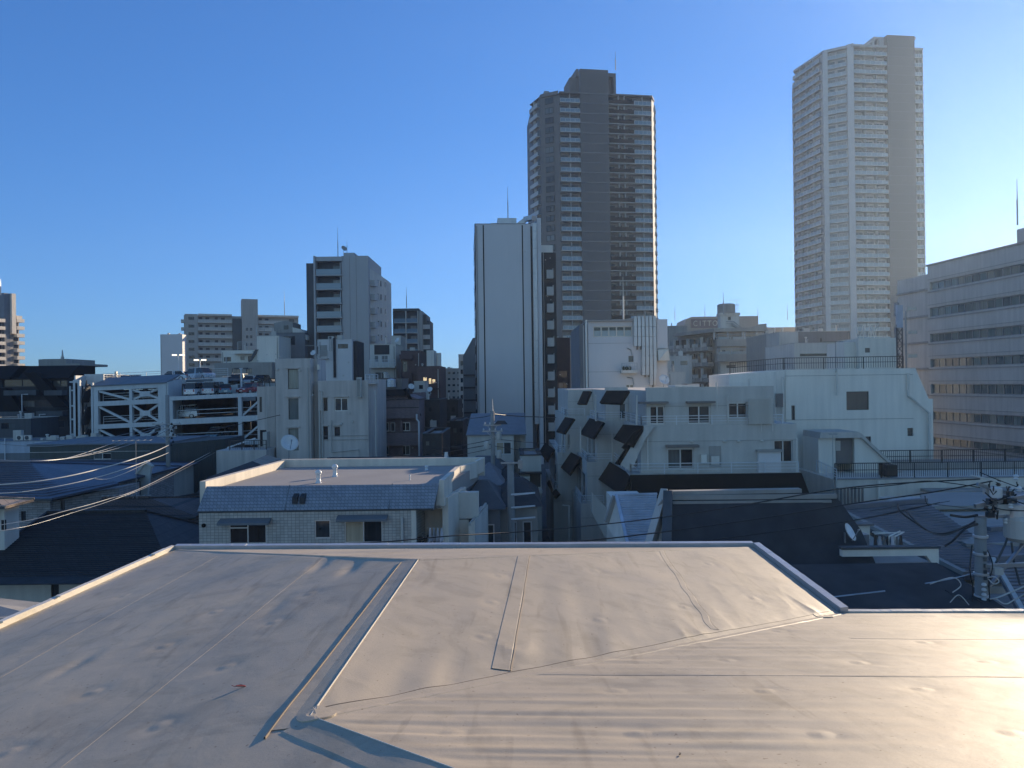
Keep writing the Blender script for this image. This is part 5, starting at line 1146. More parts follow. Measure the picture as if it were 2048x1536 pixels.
for i, (x0, x1, y, d, dp, wm, l, ws) in enumerate((
    (1335, 1385, 712, 125, 8, 'palegrey', 'small grey house with a window left of the green banded block', [(1343, 722, 1348, 732, 'b'), (1361, 722, 1375, 730, 'b')]),
    (1337, 1372, 744, 112, 8, 'white2', 'plain blue grey wall block below the grey house beside the ducts', []),
    (1538, 1598, 667, 128, 12, 'grey', 'plain blue grey box building right of the green banded block', []),
    (1560, 1598, 664, 118, 6, 'palegrey', 'pale plain box wall in front of the pale residential tower foot', []),
    (1594, 1702, 663, 120, 10, 'midgrey', 'wide dark low block directly before the pale residential tower', [(1640, 676, 1644, 684, 'b')]),
    (1590, 1700, 686, 105, 12, 'white2', 'wide white low building with a ribbon window behind the black roof fence', [(1600, 707, 1692, 712, 'p')]),
    (1376, 1400, 768, 98, 3, 'panelwhite', 'very low white roof unit between the dish and the balcony block', []))):
    bldg('flat_roofed_building', l, x0, x1, y, d, dp, wm, wins=ws, par=.3, cope='palegrey')
# ================================================================ office block on the right (its side faces left)
f = Fac('office_block', 'long grey office block with ribbon windows filling the right edge of the picture', 'building', 1857, 700, 101.5, -84)
Zh = f.vz  # unused
def ez(x, y): return f.uz(x, y)
U = 34.0; H = f.uz(1857, 533)[1]
rows = [(565, 581), (616, 634), (668, 685), (718, 735), (768, 787), (822, 840), (873, 888)]
hs = []
for a, b in rows: z1 = f.uz(1860, a)[1]; z0 = f.uz(1860, b)[1]; hs.append((.4, U-.6, z0, z1))
m = MB(); shell(m, U, H, 14, .35, hs, 0); m.build('wall', 'palegrey', f.root)
for h in hs:
    m = MB(); n = 26
    for i in range(n+1): x = h[0]+(h[1]-h[0]-.08)*i/n; m.box(x, x+.08, .22, .34, h[2], h[3])
    m.box(h[0], h[1], .2, .34, h[2], h[2]+.1); m.box(h[0], h[1], .2, .34, h[3]-.1, h[3]); w_ = m.build('ribbon_window', 'steel', f.root)
    for i in range(0, n): MB().box(h[0]+(h[1]-h[0])*i/n+.09, h[0]+(h[1]-h[0])*(i+1)/n, .30, .33, h[2]+.11, h[3]-.11).build('pane', 'bigglass', w_)
m = MB()
for h in hs: m.box(.05, U, -.12, -.002, h[2]-.32, h[2]-.2); m.box(.05, U, -.06, -.002, h[3]+.35, h[3]+.43)
m.build('string_course', 'grey', f.root)
MB().box(-.15, U+.1, -.15, 14, H+.002, H+.25).build('coping', 'grey', f.root)
a = f.uz(2015, 500)[0]; MB().box(a, U-1, 1.2, 12, H+.26, f.uz(2030, 455)[1]).build('penthouse', 'palegrey', f.root)
a2 = -7.2; H2 = f.uz(1830, 553)[1]
m = MB(); m.box(a2, -.02, .3, 13, 0, H2); m.build('left_wing', 'palegrey', f.root)
m = MB()
for k in range(8): m.box(a2-.05, -.03, .1, .29, H2-3.6*k-2.2, H2-3.6*k-1.9)
m.build('string_course', 'grey', f.root); m = MB()
for k in range(7): m.box(a2-.1, a2+.5, -.1, .29, H2-3.6*k-5, H2-3.6*k-3.2); 
m.build('corner_fin', 'steel', f.root)
aerial(2035, 358, 450, 84, label='rod on the office block penthouse at the right picture edge', r=.09)
# sign lattice
L_ = at(1800, 740, 96); t = empty('sign_pylon', 'dark lattice pylon with blue panel and cream lamp boxes left of the office block', 'pylon', (L_[0], L_[1], 8)); h0 = 0; h1 = at(1800, 610, 96)[2]-8
m = MB()
for x in (-.35, .35): m.bar((x, 0, 0), (x, 0, h1-2.5), .14)
for k in range(12): m.bar((-.35, 0, k*(h1-3)/12), (.35, 0, (k+1)*(h1-3)/12), .07); m.bar((.35, 0, k*(h1-3)/12), (-.35, 0, (k+1)*(h1-3)/12), .07)
m.build('lattice', 'dkgrey', t); MB().box(-.4, .4, -.15, .15, h1-2.9, h1).build('blue_panel', 'paleblue', t); MB().tube([(.8, 0, 0), (.8, 0, h1-.8)], .1, 8).build('mast', 'steel', t)
for y in (618, 665, 712): z = at(1810, y, 96)[2]-8; MB().box(.9, 2.1, -.25, .25, z-.22, z+.22).build('lamp_box', 'cream', t)
# ================================================================ white house with roof fence (right)
f = Fac('white_house', 'large white flat roofed house with an angled right corner and brown windows', 'house', 1572, 850, 60, 0)
e = lambda x, y=850, v=0: f.uz(x, y, v)[0]; Z = lambda y, x=1700, v=0: f.uz(x, y, v)[1]
hs = [f.rect(1693, 783, 1738, 820), f.rect(1815, 856, 1846, 872), f.rect(1583, 811, 1590, 840), f.rect(1731, 873, 1742, 885)]
H = Z(738); m = MB(); shell(m, e(1827), H, 10, .2, hs, .25); m.build('wall', 'white', f.root)
m = MB(); m.exy([(e(1827)+.005, 0), (e(1867), 0), (e(1867), Z(800)), (e(1859), Z(800)), (e(1833), H), (e(1827)+.005, H)], .05, 9); m.build('angled_corner', 'white', f.root)
for h in hs: window(f.root, h, 0, .2, 'w', .04)
m = MB(); m.hexa([(e(1478), 2.5, 0), (-.02, .02, 0), (-.02, 9, 0), (e(1478), 9, 0)], [(e(1478), 2.5, Z(748, 1480)), (-.02, .02, H), (-.02, 9, H), (e(1478), 9, Z(748, 1480))]); m.build('side_wall', 'white', f.root)
for y0 in (750, 838): MB().box(.01, e(1827), -.025, -.002, Z(y0+.8), Z(y0)).build('wall_joint', 'grey', f.root)
for pts, r in ((((1564, 880), (1564, 752)), .09), (((1549, 870), (1549, 742)), .09), (((1815, 748), (1815, 792), (1856, 828), (1856, 945)), .11), (((1673, 790), (1673, 738)), .07), (((1497, 775), (1497, 755)), .08)):
    MB().tube([(e(x), -.2, Z(y)) for x, y in pts], r, 8).build('downpipe', 'white2', f.root)
for x0, x1, y1 in ((1494, 1508, 793), (1521, 1541, 797), (1549, 1562, 812)): MB().box(e(x0), e(x1), -.55, -.3, Z(y1), Z(785)).build('brown_panel', 'taupe', f.root)
m = MB(); rail(m, [(e(1483), 3, Z(747, 1480)), (0, .3, H), (e(1812), .3, H+.02)], .95, 3.0, .03, 2, .19); m.build('roof_fence', 'dkrail', f.root, label='black barred fence round the roof of the white house')
# penthouse block
p0 = f.rect(1708, 681, 1792, 735, 6); hs = [f.rect(1730, 696, 1740, 705, 5)]
m = MB(); m.facade(e(1717, 700, 5), e(1792, 700, 5), H-.25, Z(676, 1750, 5), hs, .15, 5); m.box(e(1717, 700, 5), e(1792, 700, 5), 5.15, 9.5, H-.25, Z(676, 1750, 5)); m.box(e(1695, 700, 5), e(1717, 700, 5)-.01, 5.6, 9.3, H-.25, Z(683, 1750, 5)); m.build('penthouse', 'cream', f.root); window(f.root, hs[0], 5, .15, 'w', .04)
t = empty('aerial_frame', 'white branching steel frame on the cream penthouse roof', 'frame', at(1733, 676, 66)); m = MB()
for i in range(6):
    x = -.9+i*.32; m.bar((x, 0, 0), (x+.25*(-1)**i, .1, 1.15), .035); m.bar((x, 0, 0), (x-.2*(-1)**i, -.2, 1.1), .03)
m.bar((-1, 0, 1.15), (1.1, 0, 1.2), .05); m.bar((-1, .4, 1.0), (1.0, -.4, 1.2), .03); m.bar((-.9, 0, .1), (1.4, 0, .12), .04); m.build('frame', 'white', t)
# tv mast in front of the fence
t = yagi(at(1672, 745, 56), .2, 1.6, 'dark tv antenna mast standing before the black roof fence', 2.3, 6, .5, mtl='dkgrey')
# covered stair and terraces in front
f2 = Fac('roof_terrace', 'white walled roof terrace with black barred fences and a covered stair head', 'terrace', 1672, 930, 52, 0); F_ = f2
e = lambda x, y=930, v=0: f2.uz(x, y, v)[0]; Z = lambda y, x=1850, v=0: f2.uz(x, y, v)[1]
zt = Z(958)
m = MB(); m.box(0, e(2300), .0, 7.9, 0, zt); m.build('wall', 'white2', f2.root)
MB().box(-.05, e(2300), -.06, .4, zt+.002, zt+.08).build('coping', 'grey', f2.root)
m = MB(); rail(m, [(e(1672), .2, zt+.08), (e(1765), .2, zt+.08), (e(2300), .2, zt+.08)], 1.05, 2.2, .03, 2, .15); m.build('terrace_fence', 'dkrail', f2.root)
m = MB(); z4 = Z(926, 1900, 5); rail(m, [(e(1757, 910, 5), 5, z4), (e(2200, 910, 5), 5, z4)], 1.0, 2.4, .03, 2, .15); m.build('terrace_fence', 'dkrail', f2.root)
MB().box(e(1757, 910, 5), e(2200, 910, 5), 5.0, 7.8, zt, z4).build('upper_step', 'grey', f2.root)
v = 4.0
m = MB(); m.box(e(1637, 900, v), e(1671, 900, v), v, 7, 0, Z(873, 1660, v)); m.box(e(1709, 900, v), e(1722, 900, v), v, 7, zt, Z(873, 1715, v)); m.exy([(e(1722, 900, v)+.005, zt), (e(1800, 900, v), zt), (e(1800, 900, v), Z(948, 1800, v)), (e(1722, 900, v)+.005, Z(873, 1715, v))], v, v+.3)
m.build('stair_house', 'white', f2.root)
m = MB(); m.exy([(e(1636, 870, v), Z(876, 1650, v)), (e(1638, 870, v), Z(864, 1650, v)), (e(1712, 870, v), Z(863, 1700, v)), (e(1720, 870, v), Z(867, 1715, v)), (e(1802, 870, v), Z(946, 1800, v)), (e(1796, 870, v), Z(947, 1796, v)), (e(1720, 870, v), Z(875, 1715, v))], v-.3, v+3); m.build('stair_roof', 'palegrey', f2.root)
d_ = MB().box(e(1671.5, 900, v), e(1708.5, 900, v), v+.3, v+.4, Z(929, 1690, v), Z(874, 1690, v)).build('door', 'taupe', f2.root); MB().box(e(1675, 900, v), e(1684, 900, v), v+.25, v+.29, Z(902, 1680, v), Z(882, 1680, v)).build('door_window', 'palegrey', d_)
MB().box(e(1785), e(1806), .8, 2, zt+.08, zt+.9).build('storage_box', 'brown', f2.root)
for pts in (((1755, 960), (1755, 1016)),): MB().tube([(e(x), -.15, Z(y)) for x, y in pts], .09, 8).build('downpipe', 'white', f2.root)
MB().box(e(1840), e(2300), -1.6, -.02, Z(981), Z(976)).build('canopy', 'grey', f2.root)
m = MB(); rail(m, [(e(1668, 940), -.4, Z(958)), (e(1668, 940), 3, Z(950))], .8, .8, .02, 4); m.build('handrail', 'rail', f2.root)
m = MB()
for i in range(8): m.box(e(1662+i*7), e(1665.5+i*7), -.9, -.8, Z(1012, 1690), Z(972, 1690))
m.build('board_screen', 'taupe', f2.root)
yagi(at(1667, 1005, 44), 1.2, 1.3, 'slim antenna mast rising beside the wooden screen at the dark roof end', 4.0, 5, .6)
# ================================================================ stepped apartments
TD = [.50, 2.62, 5.52, 8.42, 14.0]
XLs = [[4.5, 4.2, 3.55, 3.2], [6.55, 5.9, 5.15, 4.7], [8.15, 7.75, 7.0, 6.4]]
DF = [[60.5, 60.0, 60.0, 60.0], [52.6, 52.5, 52.4, 52.3], [45.6, 45.5, 45.0, 44.8]]
SA = Fac('stepped_apartments', 'grey stepped apartment building with slanting black panels and long railed terraces', 'apartment building', 1240, 850, 45, 0, loc=(0, 0)); s = SA
def fx(px, py, d): r = ray(px, py); return r[0]*d, ZC+r[2]*d
def frect(x0, y0, x1, y1, d): a = fx(x0, (y0+y1)/2, d)[0]; b = fx(x1, (y0+y1)/2, d)[0]; return (a, b, fx((x0+x1)/2, y1, d)[1], fx((x0+x1)/2, y0, d)[1])
XR3 = [fx(1548, 815, 45.6)[0], fx(1596, 900, 45.3)[0], fx(1602, 960, 45)[0], fx(1606, 1000, 45)[0]]
wins = {(2, 0): [(1281, 812, 1330, 850, 's'), (1376, 811, 1421, 848, 's'), (1457, 805, 1495, 836, 's')],
        (2, 1): [(1335, 897, 1388, 938, 's'), (1422, 896, 1438, 930, 'w'), (1548, 880, 1586, 925, 's')],
        (2, 2): [], (2, 3): [],
        (1, 0): [(1238, 806, 1255, 842, 's')], (1, 1): [(1178, 878, 1197, 905, 's')], (1, 2): [(1137, 950, 1160, 984, 's')], (1, 3): [(1118, 1034, 1132, 1062, 'b'), (1147, 1031, 1163, 1061, 'b')],
        (0, 0): [], (0, 1): [(1122, 870, 1140, 897, 's')], (0, 2): [(1091, 936, 1108, 966, 's')], (0, 3): []}
for b in range(3):
    for t in range(4):
        xl = XLs[b][t]+(.0 if t else 0); d = DF[b][t]+.002*t
        xr = XR3[t] if b == 2 else XLs[b+1][t]-.01
        back = 74 if b == 2 else 73.9
        ztop = ZC-TD[t]; zbot = ZC-TD[t+1] if t < 3 else 0
        hs = [frect(*w_[:4], d) for w_ in wins[(b, t)]]; hs = [(max(h[0], xl+.2), min(h[1], xr-.15), max(h[2], zbot+.05), h[3]) for h in hs]
        # block narrower than the terrace above the level below: each is a storey
        m = MB(); m.facade(xl, xr, zbot+.003, ztop, hs, .2, d); m.box(xl, xr, d+.2, back, zbot+.003, ztop)
        m.build('wall', 'palegrey', s.root)
        for w_, h in zip(wins[(b, t)], hs):
            if h[1]-h[0] > .2: window(s.root, h, d, .2, w_[4])
        # joint line
        MB().box(xl+.01, xr-.01, d-.02, d-.002, ztop-1.0, ztop-.97).build('wall_joint', 'grey', s.root)
for b in range(3):
    for t in (1, 2):
        xl = XLs[b][t]; z = ZC-TD[t+1]+.1
        for k in range(2 if b else 1): d_ = DF[b][t]+1.0+k*3.0; o_ = MB().box(xl-.04, xl+.02, d_, d_+1.8, z, z+1.9).build('side_window', 'alu', s.root); MB().box(xl-.06, xl-.041, d_+.1, d_+.85, z+.1, z+1.8).build('pane', 'glass', o_); MB().box(xl-.055, xl-.041, d_+.95, d_+1.7, z+.1, z+1.8).build('pane', 'curtain', o_)
# roof parapet
m = MB(); m.box(XLs[2][0], XR3[0], 45.62, 45.9, ZC-.5+.002, ZC-.32); m.box(XLs[1][0], XLs[2][0]-.02, 52.7, 53, ZC-.5+.002, ZC-.32); m.build('coping', 'palegrey', s.root)
# slanting black panels and corner railings
def panel(t, TL, TR, BR, BL, d=None):
    """sloping black panel: its upper edge follows a terrace edge running back from the street"""
    def onlevel(px, py, k):
        if d: return np.array(at(px, py, d[k]))
        r = ray(px, py); q = TD[t]/(-r[2]); return np.array((r[0]*q, q, ZC-TD[t]))
    a, b = onlevel(*TL, 0), onlevel(*TR, 1); c = np.array(at(*BR, b[1]-.4)); e_ = np.array(at(*BL, a[1]-.4))
    nn = np.cross(c-b, a-b); nn = nn if nn[1] < 0 else -nn
    m = MB(); m.slab([tuple(a), tuple(b), tuple(c), tuple(e_)], .16, n=nn); return m.build('slanting_panel', 'black', s.root)
panel(1, (1246, 849), (1288, 851.6), (1264, 893), (1227, 877)); panel(2, (1205, 915), (1262, 949), (1242, 991), (1184, 950)); panel(1, (1179, 836), (1207, 844), (1185, 877), (1159, 867))
panel(2, (1135, 901), (1161, 914), (1138, 950), (1117, 931)); panel(1, (1130, 834), (1148, 837), (1128, 867), (1112, 863)); panel(2, (1090, 885), (1108, 898), (1093, 922), (1078, 904)); panel(3, (1098, 959), (1119, 986), (1109, 996), (1093, 966))
panel(0, (1213, 781), (1257, 781), (1241, 807), (1199, 805), d=(47.5, 45.4)); panel(0, (1166, 782), (1181, 782), (1170, 808), (1154, 808), d=(54, 52.3))
def fin(pts, d, th=.3, mtl='palegrey', name='slanting_fin'):
    P_ = [fx(x, y, d) for x, y in pts]; m = MB(); m.hexa([(x, d, z) for x, z in P_], [(x, d+th, z) for x, z in P_]); return m.build(name, mtl, s.root)
fin([(1288, 851), (1241, 929), (1262, 944), (1281, 900), (1290, 880), (1310, 851)], 45.15)
fin([(1244, 896), (1266, 866), (1288, 852), (1291, 852), (1240, 931), (1231, 928), (1250, 900)], 45.2, .3, 'black', 'slanting_panel')
m = MB(); zz = ZC-TD[2]; m.hexa([(7.0, 44.35, zz-1.35), (XR3[2]+.3, 44.35, zz-1.35), (XR3[2]+.3, 44.98, zz-1.35), (7.0, 44.98, zz-1.35)], [(7.0, 44.9, zz-.02), (XR3[2], 44.9, zz-.02), (XR3[2], 44.98, zz-.02), (7.0, 44.98, zz-.02)]); m.build('front_skirt', 'black', s.root)
fin([(1183, 986), (1221, 1023), (1221, 1085), (1215, 1085), (1183, 1024)], 46.0, .3, 'palegrey', 'parapet')
for b, t, d0, x1 in ((2, 1, 45.6, XR3[1]-.8), (2, 2, 45.1, XR3[2]-.1), (1, 1, 52.6, XLs[2][1]-.1), (1, 2, 52.5, XLs[2][2]-.1), (0, 1, 60.1, XLs[1][1]-.1), (0, 2, 60.1, XLs[1][2]-.1), (1, 3, 52.4, XLs[2][3]-.1), (0, 3, 60.1, XLs[1][3]-.1)):
    z = ZC-TD[t]; m = MB(); xl = XLs[b][t]+.08; rail(m, [(xl, d0+5 if b < 2 else d0+8, z), (xl, d0, z), (x1, d0, z)], .62 if t == 2 and b == 2 else .55, 1.9, .022, 3); m.build('terrace_railing', 'rail', s.root)
for x0, x1, y in ((1276, 1334, 806), (1371, 1427, 805)): h = frect(x0, y-3, x1, y+1, 45.6); MB().box(h[0], h[1], 45.1, 45.59, h[2], h[3]).build('awning', 'taupe', s.root)
h = frect(1331, 889, 1395, 894, 45.5); MB().box(h[0], h[1], 45.0, 45.49, h[2], h[3]).build('awning', 'taupe', s.root)
h = frect(1418, 892, 1442, 934, 45.5); MB().box(h[0], h[1], 45.46, 45.495, h[2], h[3]).build('window_surround', 'grey', s.root); h = frect(1422, 912, 1438, 929, 45.5); MB().box(h[0], h[1], 45.40, 45.45, h[2], h[3]).build('door_panel', 'white2', s.root)
h = frect(1400, 908, 1411, 925, 45.5); MB().box(h[0], h[1], 45.2, 45.45, h[2], h[3]).build('water_heater', 'white', s.root)
h = frect(1516, 899, 1561, 944, 45.3); m = MB(); m.box(h[0], h[1], 45.2, 46.2, h[2], h[3]-.15); st = m.build('storage_shed', 'panelwhite', s.root); MB().box(h[0]-.08, h[1]+.08, 45.1, 46.3, h[3]-.14, h[3]).build('shed_roof', 'grey', st)
h = frect(1497, 797, 1544, 848, 45.4); m = MB(); m.box(h[0], h[1], 45.35, 45.40, h[2], h[3])
for i in range(22): x = h[0]+(h[1]-h[0])*i/21; m.bar((x, 45.3, h[2]-(.45 if i in (11, 21) else 0)), (x, 45.3, h[3]), .035)
m.build('slatted_screen', 'white2', s.root)
for pts, d in ((((1273, 850), (1273, 790)), 45.5), (((1295, 940), (1295, 875)), 45.4), (((1191, 842), (1191, 790)), 52.4), (((1161, 900), (1161, 853)), 52.3), (((1224, 930), (1224, 866)), 52.2), (((1138, 1085), (1138, 1011), (1125, 1010)), 52.1), (((1455, 845), (1455, 790)), 45.5), (((1124, 915), (1124, 868)), 59.8), (((1593, 945), (1593, 877)), 45.2), (((1433, 820), (1433, 800), (1432, 765)), 45.3)):
    MB().tube([(fx(x, y, d)[0], d-.08, fx(x, y, d)[1]) for x, y in pts], .045, 6).build('downpipe', 'white2', s.root)
m = MB()
for x, y in ((1449, 884), (1477, 884), (1523, 883), (1383, 884)): X_0, Z_0 = fx(x, y, 45.5); m.lathe((X_0, 45.4, Z_0), [(.09, 0), (.13, .06), (.02, .1)], 10)
m.build('wall_lamp', 'white', s.root)
m = MB(); h = frect(1350, 770, 1398, 777, 47); m.box(h[0], h[1], 47, 49, ZC-.5, h[3]); m.build('roof_skylight', 'white2', s.root)
rs = random.Random(5); pl = empty('terrace_plants', 'leafy potted plants crowded on the lowest terrace behind its sloping white parapet', 'potted plants', (6.75, 49.5, ZC-TD[3]))
for k in range(7):
    x, y = rs.uniform(-.6, .6), rs.uniform(-2.2, 2.2); MB().lathe((x, y, 0), [(.10, 0), (.15, .25)], 10).build('pot', 'mauve', pl); m = MB()
    for i in range(90):
        c = np.array((x+rs.gauss(0, .16), y+rs.gauss(0, .16), .35+abs(rs.gauss(0, .28)))); u_ = np.array((rs.uniform(-1, 1), rs.uniform(-1, 1), rs.uniform(-.3, 1)))*.07; v_ = np.array((rs.uniform(-1, 1), rs.uniform(-1, 1), rs.uniform(-1, 1)))*.04
        m.quad(c-u_, c+v_, c+u_, c-v_)
    m.build('foliage', 'foliage', pl)
# laundry on a terrace
m = MB(); z = ZC-TD[2]+.1; m.bar((7.9, 47, z+1.9), (9.0, 46.6, z+1.9), .03)
m.build('laundry_pole', 'rail', s.root)
for i in range(6): MB().box(7.8+i*.2, 7.95+i*.2, 46.75-i*.06, 46.78-i*.06, z+1.1+.1*(i % 3), z+1.88).build('laundry', 'cloth', s.root)
# ================================================================ houses close on the right
def roofhouse(name, label, cat='house'): return Fac(name, label, cat, 1024, 768, 1, 0, loc=(0, 0))
f = roofhouse('dark_roofed_house', 'house with a huge steep dark slate roof and pale gable trim')
A1 = at(1329, 990, 23.5); A2 = at(1668, 986, 23.5); B1 = at(1351, 1215, 20.3); B2 = at(1790, 1215, 20.3); C2 = at(1722, 1060, 22.6)
m = MB(); m.slab([A1, B1, B2, C2, A2], .2, n=np.cross(np.array(B1)-np.array(A1), np.array(A2)-np.array(A1))); m.build('roof', 'slate', f.root)
m = MB(); zr = A1[2]; m.hexa([(A1[0]+.2, 23.3, 0), (A2[0], 23.3, 0), (A2[0], 28, 0), (A1[0]+.2, 28, 0)], [(A1[0]+.2, 23.3, zr-.25), (A2[0], 23.3, zr-.25), (A2[0], 28, zr-3.2), (A1[0]+.2, 28, zr-3.2)]); m.hexa([(B1[0]+.4, 21, 0), (B2[0], 21, 0), (A2[0], 23.2, 0), (A1[0]+.4, 23.2, 0)], [(B1[0]+.4, 21, B1[2]-.3), (B2[0]-.5, 21, B1[2]-.3), (A2[0], 23.2, zr-.6), (A1[0]+.4, 23.2, zr-.6)]); m.build('wall', 'palegrey', f.root)
m = MB(); c = at(1340, 984, 23.6); c2 = at(1600, 979, 23.6); m.bar((c[0], 23.6, zr+.06), (c2[0], 23.6, zr+.08), .3, .12); m.bar((c[0], 23.35, zr-.06), (A2[0], 23.35, zr-.08), .12, .14); m.bar((c[0], 23.25, zr-.2), (A2[0]-.2, 23.25, zr-.22), .1, .08); m.build('ridge_cap', 'grey', f.root)
m = MB(); p1 = at(1331, 984, 23.6); p2 = at(1300, 1090, 22.4); p3 = at(1347, 1090, 21.6); m.bar(p1, p2, .22, .35); t = m.build('gable_trim', 'palegrey', f.root)
m = MB(); m.bar(at(1336, 985, 23.4), at(1333, 1090, 21.9), .28, .2); m.build('roof_edge', 'dkgrey', f.root)
m = MB(); a, b, c = at(1329, 1000, 23.55), at(1308, 1092, 22.6), at(1340, 1092, 22.6); m.slab([a, b, c], .2, n=(0, -1, 0)); m.build('gable_wall', 'white', f.root)
m = MB(); c = at(1324, 1010, 23.2); m.hexa([(c[0]-.15, 23.1, c[2]), (c[0], 23.1, c[2]-.18), (c[0]+.15, 23.1, c[2]), (c[0], 23.1, c[2]+.18)], [(c[0]-.15, 23.25, c[2]), (c[0], 23.25, c[2]-.18), (c[0]+.15, 23.25, c[2]), (c[0], 23.25, c[2]+.18)]); m.build('gable_ornament', 'grey', f.root)
m = MB()
# pale blue small roof
f = roofhouse('pale_blue_roofed_house', 'small house with a steep battened pale blue metal roof left of the huge dark roof')
q = [at(1232, 991, 31), at(1314, 989, 31), at(1304, 1100, 28.2), at(1258, 1100, 28.2)]; m = MB(); nn = np.cross(np.array(q[3])-np.array(q[0]), np.array(q[1])-np.array(q[0])); m.slab([q[0], q[3], q[2], q[1]], .15, n=nn); r_ = m.build('roof', 'paleblue', f.root)
m = MB(); q = [np.array(x) for x in q]; nn = nn/np.linalg.norm(nn)
for i in range(1, 22): a = q[0]+(q[3]-q[0])*i/22+nn*.03; b = q[1]+(q[2]-q[1])*i/22+nn*.03; m.bar(a, b, .035, .06)
m.bar(q[0]+nn*.04, q[3]+nn*.04, .12, .08); m.bar(q[0]+nn*.04, q[1]+nn*.04, .1, .08); m.build('roof_batten', 'paleblue', r_)
m = MB(); a, b, c, d = at(1229, 990, 31.2), at(1213, 1050, 31.0), at(1240, 1095, 29.5), at(1257, 1095, 28.4); m.slab([a, b, c, d], .25, n=(-.4, -1, 0)); m.build('gable_wall', 'white2', f.root)
m = MB(); m.bar(at(1230, 992, 31), at(1213, 1045, 30.9), .14, .2); m.build('verge', 'grey', f.root)
m = MB(); a = at(1240, 1000, 31.4); b = at(1310, 1000, 31.4); m.box(a[0], b[0], 31.4, 36, 0, a[2]-.3); m.build('wall', 'white2', f.root)
# rear balcony house right: dark wall with railed balcony
f = roofhouse('balcony_house', 'dark house with a white edged balcony holding laundry and a dish')
d = 21.5; g = lambda x, y, dd=d: at(x, y, dd)
a, b = g(1684, 1100), g(1868, 1100); zt = a[2]
m = MB(); m.box(a[0], b[0]+.05, d+.02, d+3.5, 0, zt-.5); m.build('wall', 'slate', f.root)
m = MB(); m.box(a[0]-.02, b[0]+.1, d-.06, d+.12, zt-.18, zt+.02); m.hexa([(b[0]-.25, d-.07, zt-.18), (b[0]+.1, d-.07, zt-.18), (b[0]+.1, d+.1, zt-.18), (b[0]-.25, d+.1, zt-.18)], [(b[0]+.04, d-.07, zt-.6), (b[0]+.1, d-.07, zt-.6), (b[0]+.1, d+.1, zt-.6), (b[0]+.04, d+.1, zt-.6)][::1]); m.build('white_trim', 'white', f.root)
MB().box(a[0]-.05, b[0]+.14, d-.1, d+.14, zt+.025, zt+.09).build('parapet_cap', 'dkgrey', f.root)
MB().box(a[0], b[0], d+.15, d+3.4, zt-.5, zt-.42).build('balcony_floor', 'grey', f.root)
c = g(1678, 1052, d+3.4); c2 = g(1740, 1052, d+3.4); MB().box(c[0], c2[0], d+3.41, d+3.6, zt-.5, c[2]).build('rear_wall', 'white', f.root); MB().box(c[0]-.05, c2[0]+.1, d+3.3, d+3.7, c[2]+.01, c[2]+.07).build('parapet_cap', 'taupe', f.root)
m = MB(); p_ = [g(1778, 1095, d+.6), g(1778, 1073, d+.6), g(1800, 1062, d+1.2)]; m.tube(p_, .02, 5); p_ = [g(1790, 1095, d+.6), g(1790, 1073, d+.6), g(1808, 1064, d+1.2)]; m.tube(p_, .02, 5); m.bar(g(1748, 1068, d+1), g(1806, 1064, d+1.2), .025); m.bar(g(1745, 1064, d+1.4), g(1798, 1066, d+1.5), .025); m.build('drying_rack', 'white', f.root)
for i in range(7): a_ = g(1751+i*8.5, 1071+(i % 2)*2, d+1.1+.05*i); MB().hexa([(a_[0]-.05, a_[1], a_[2]-.32-.05*(i % 3)), (a_[0]+.06, a_[1], a_[2]-.34), (a_[0]+.06, a_[1]+.03, a_[2]-.34), (a_[0]-.05, a_[1]+.03, a_[2]-.32-.05*(i % 3))], [(a_[0]-.03, a_[1], a_[2]), (a_[0]+.03, a_[1], a_[2]), (a_[0]+.03, a_[1]+.03, a_[2]), (a_[0]-.03, a_[1]+.03, a_[2])]).build('laundry', ('brown', 'cloth', 'taupe')[i % 3], f.root)
m = MB(); a_ = g(1700, 1092, d+1.6); m.box(a_[0], a_[0]+.6, d+1.6, d+2, zt-.4, zt+.1); m.build('balcony_chair', 'steel', f.root)
dish(g(1690, 1096, d+.7), .9, .55, 'white dish at the left end of the laundry balcony', .45)
# long tiled roof
def tiled(name, label, pts, mtl, rows=26, th=.18, nflip=1, wall='grey', zwall=0, ridge=True, up=.03):
    f = roofhouse(name, label); q = [np.array(p, float) for p in pts]; nn = np.cross(q[1]-q[0], q[-1]-q[0]); nn = nn/np.linalg.norm(nn)
    if nn[2] < 0: nn = -nn
    m = MB(); m.slab([tuple(x) for x in q], th, n=nn); r_ = m.build('roof', mtl, f.root)
    if rows and len(q) == 4:
        m = MB()
        for i in range(1, rows): m.bar(q[0]+(q[3]-q[0])*i/rows+nn*.012, q[1]+(q[2]-q[1])*i/rows+nn*.012, .05, up)
        m.build('tile_course', mtl, r_)
    if ridge: m = MB(); m.bar(q[0]+nn*.05, q[1]+nn*.05, .25, .16); m.build('ridge', mtl, r_)
    return f, q, nn
f, q, nn = tiled('tiled_roof_house', 'house with a long grey tiled roof sloping to the right under the power cables', [at(1668, 1017, 31), at(1850, 1002, 34), at(2075, 1160, 27), at(1930, 1150, 25)], 'tilegrey', 30)
m = MB(); m.hexa([(12.9, 31.5, 0), (18, 34, 0), (18, 27.5, 0), (14.8, 26, 0)], [tuple(x-np.array((0, -.0, .35))) for x in (q[0], q[1], q[2], q[3])]); m.build('wall', 'palegrey', f.root)
m = MB(); m.bar(q[0]+nn*.05, q[3]+nn*.05, .2, .14); m.build('verge', 'grey', f.root)
f, q, nn = tiled('tiled_roof_house', 'neighbouring grey tiled roof behind the transformer pole at the right edge', [at(1975, 1060, 30), at(2300, 1035, 34), at(2350, 1180, 27), at(1935, 1180, 26)], 'tilegrey', 22)
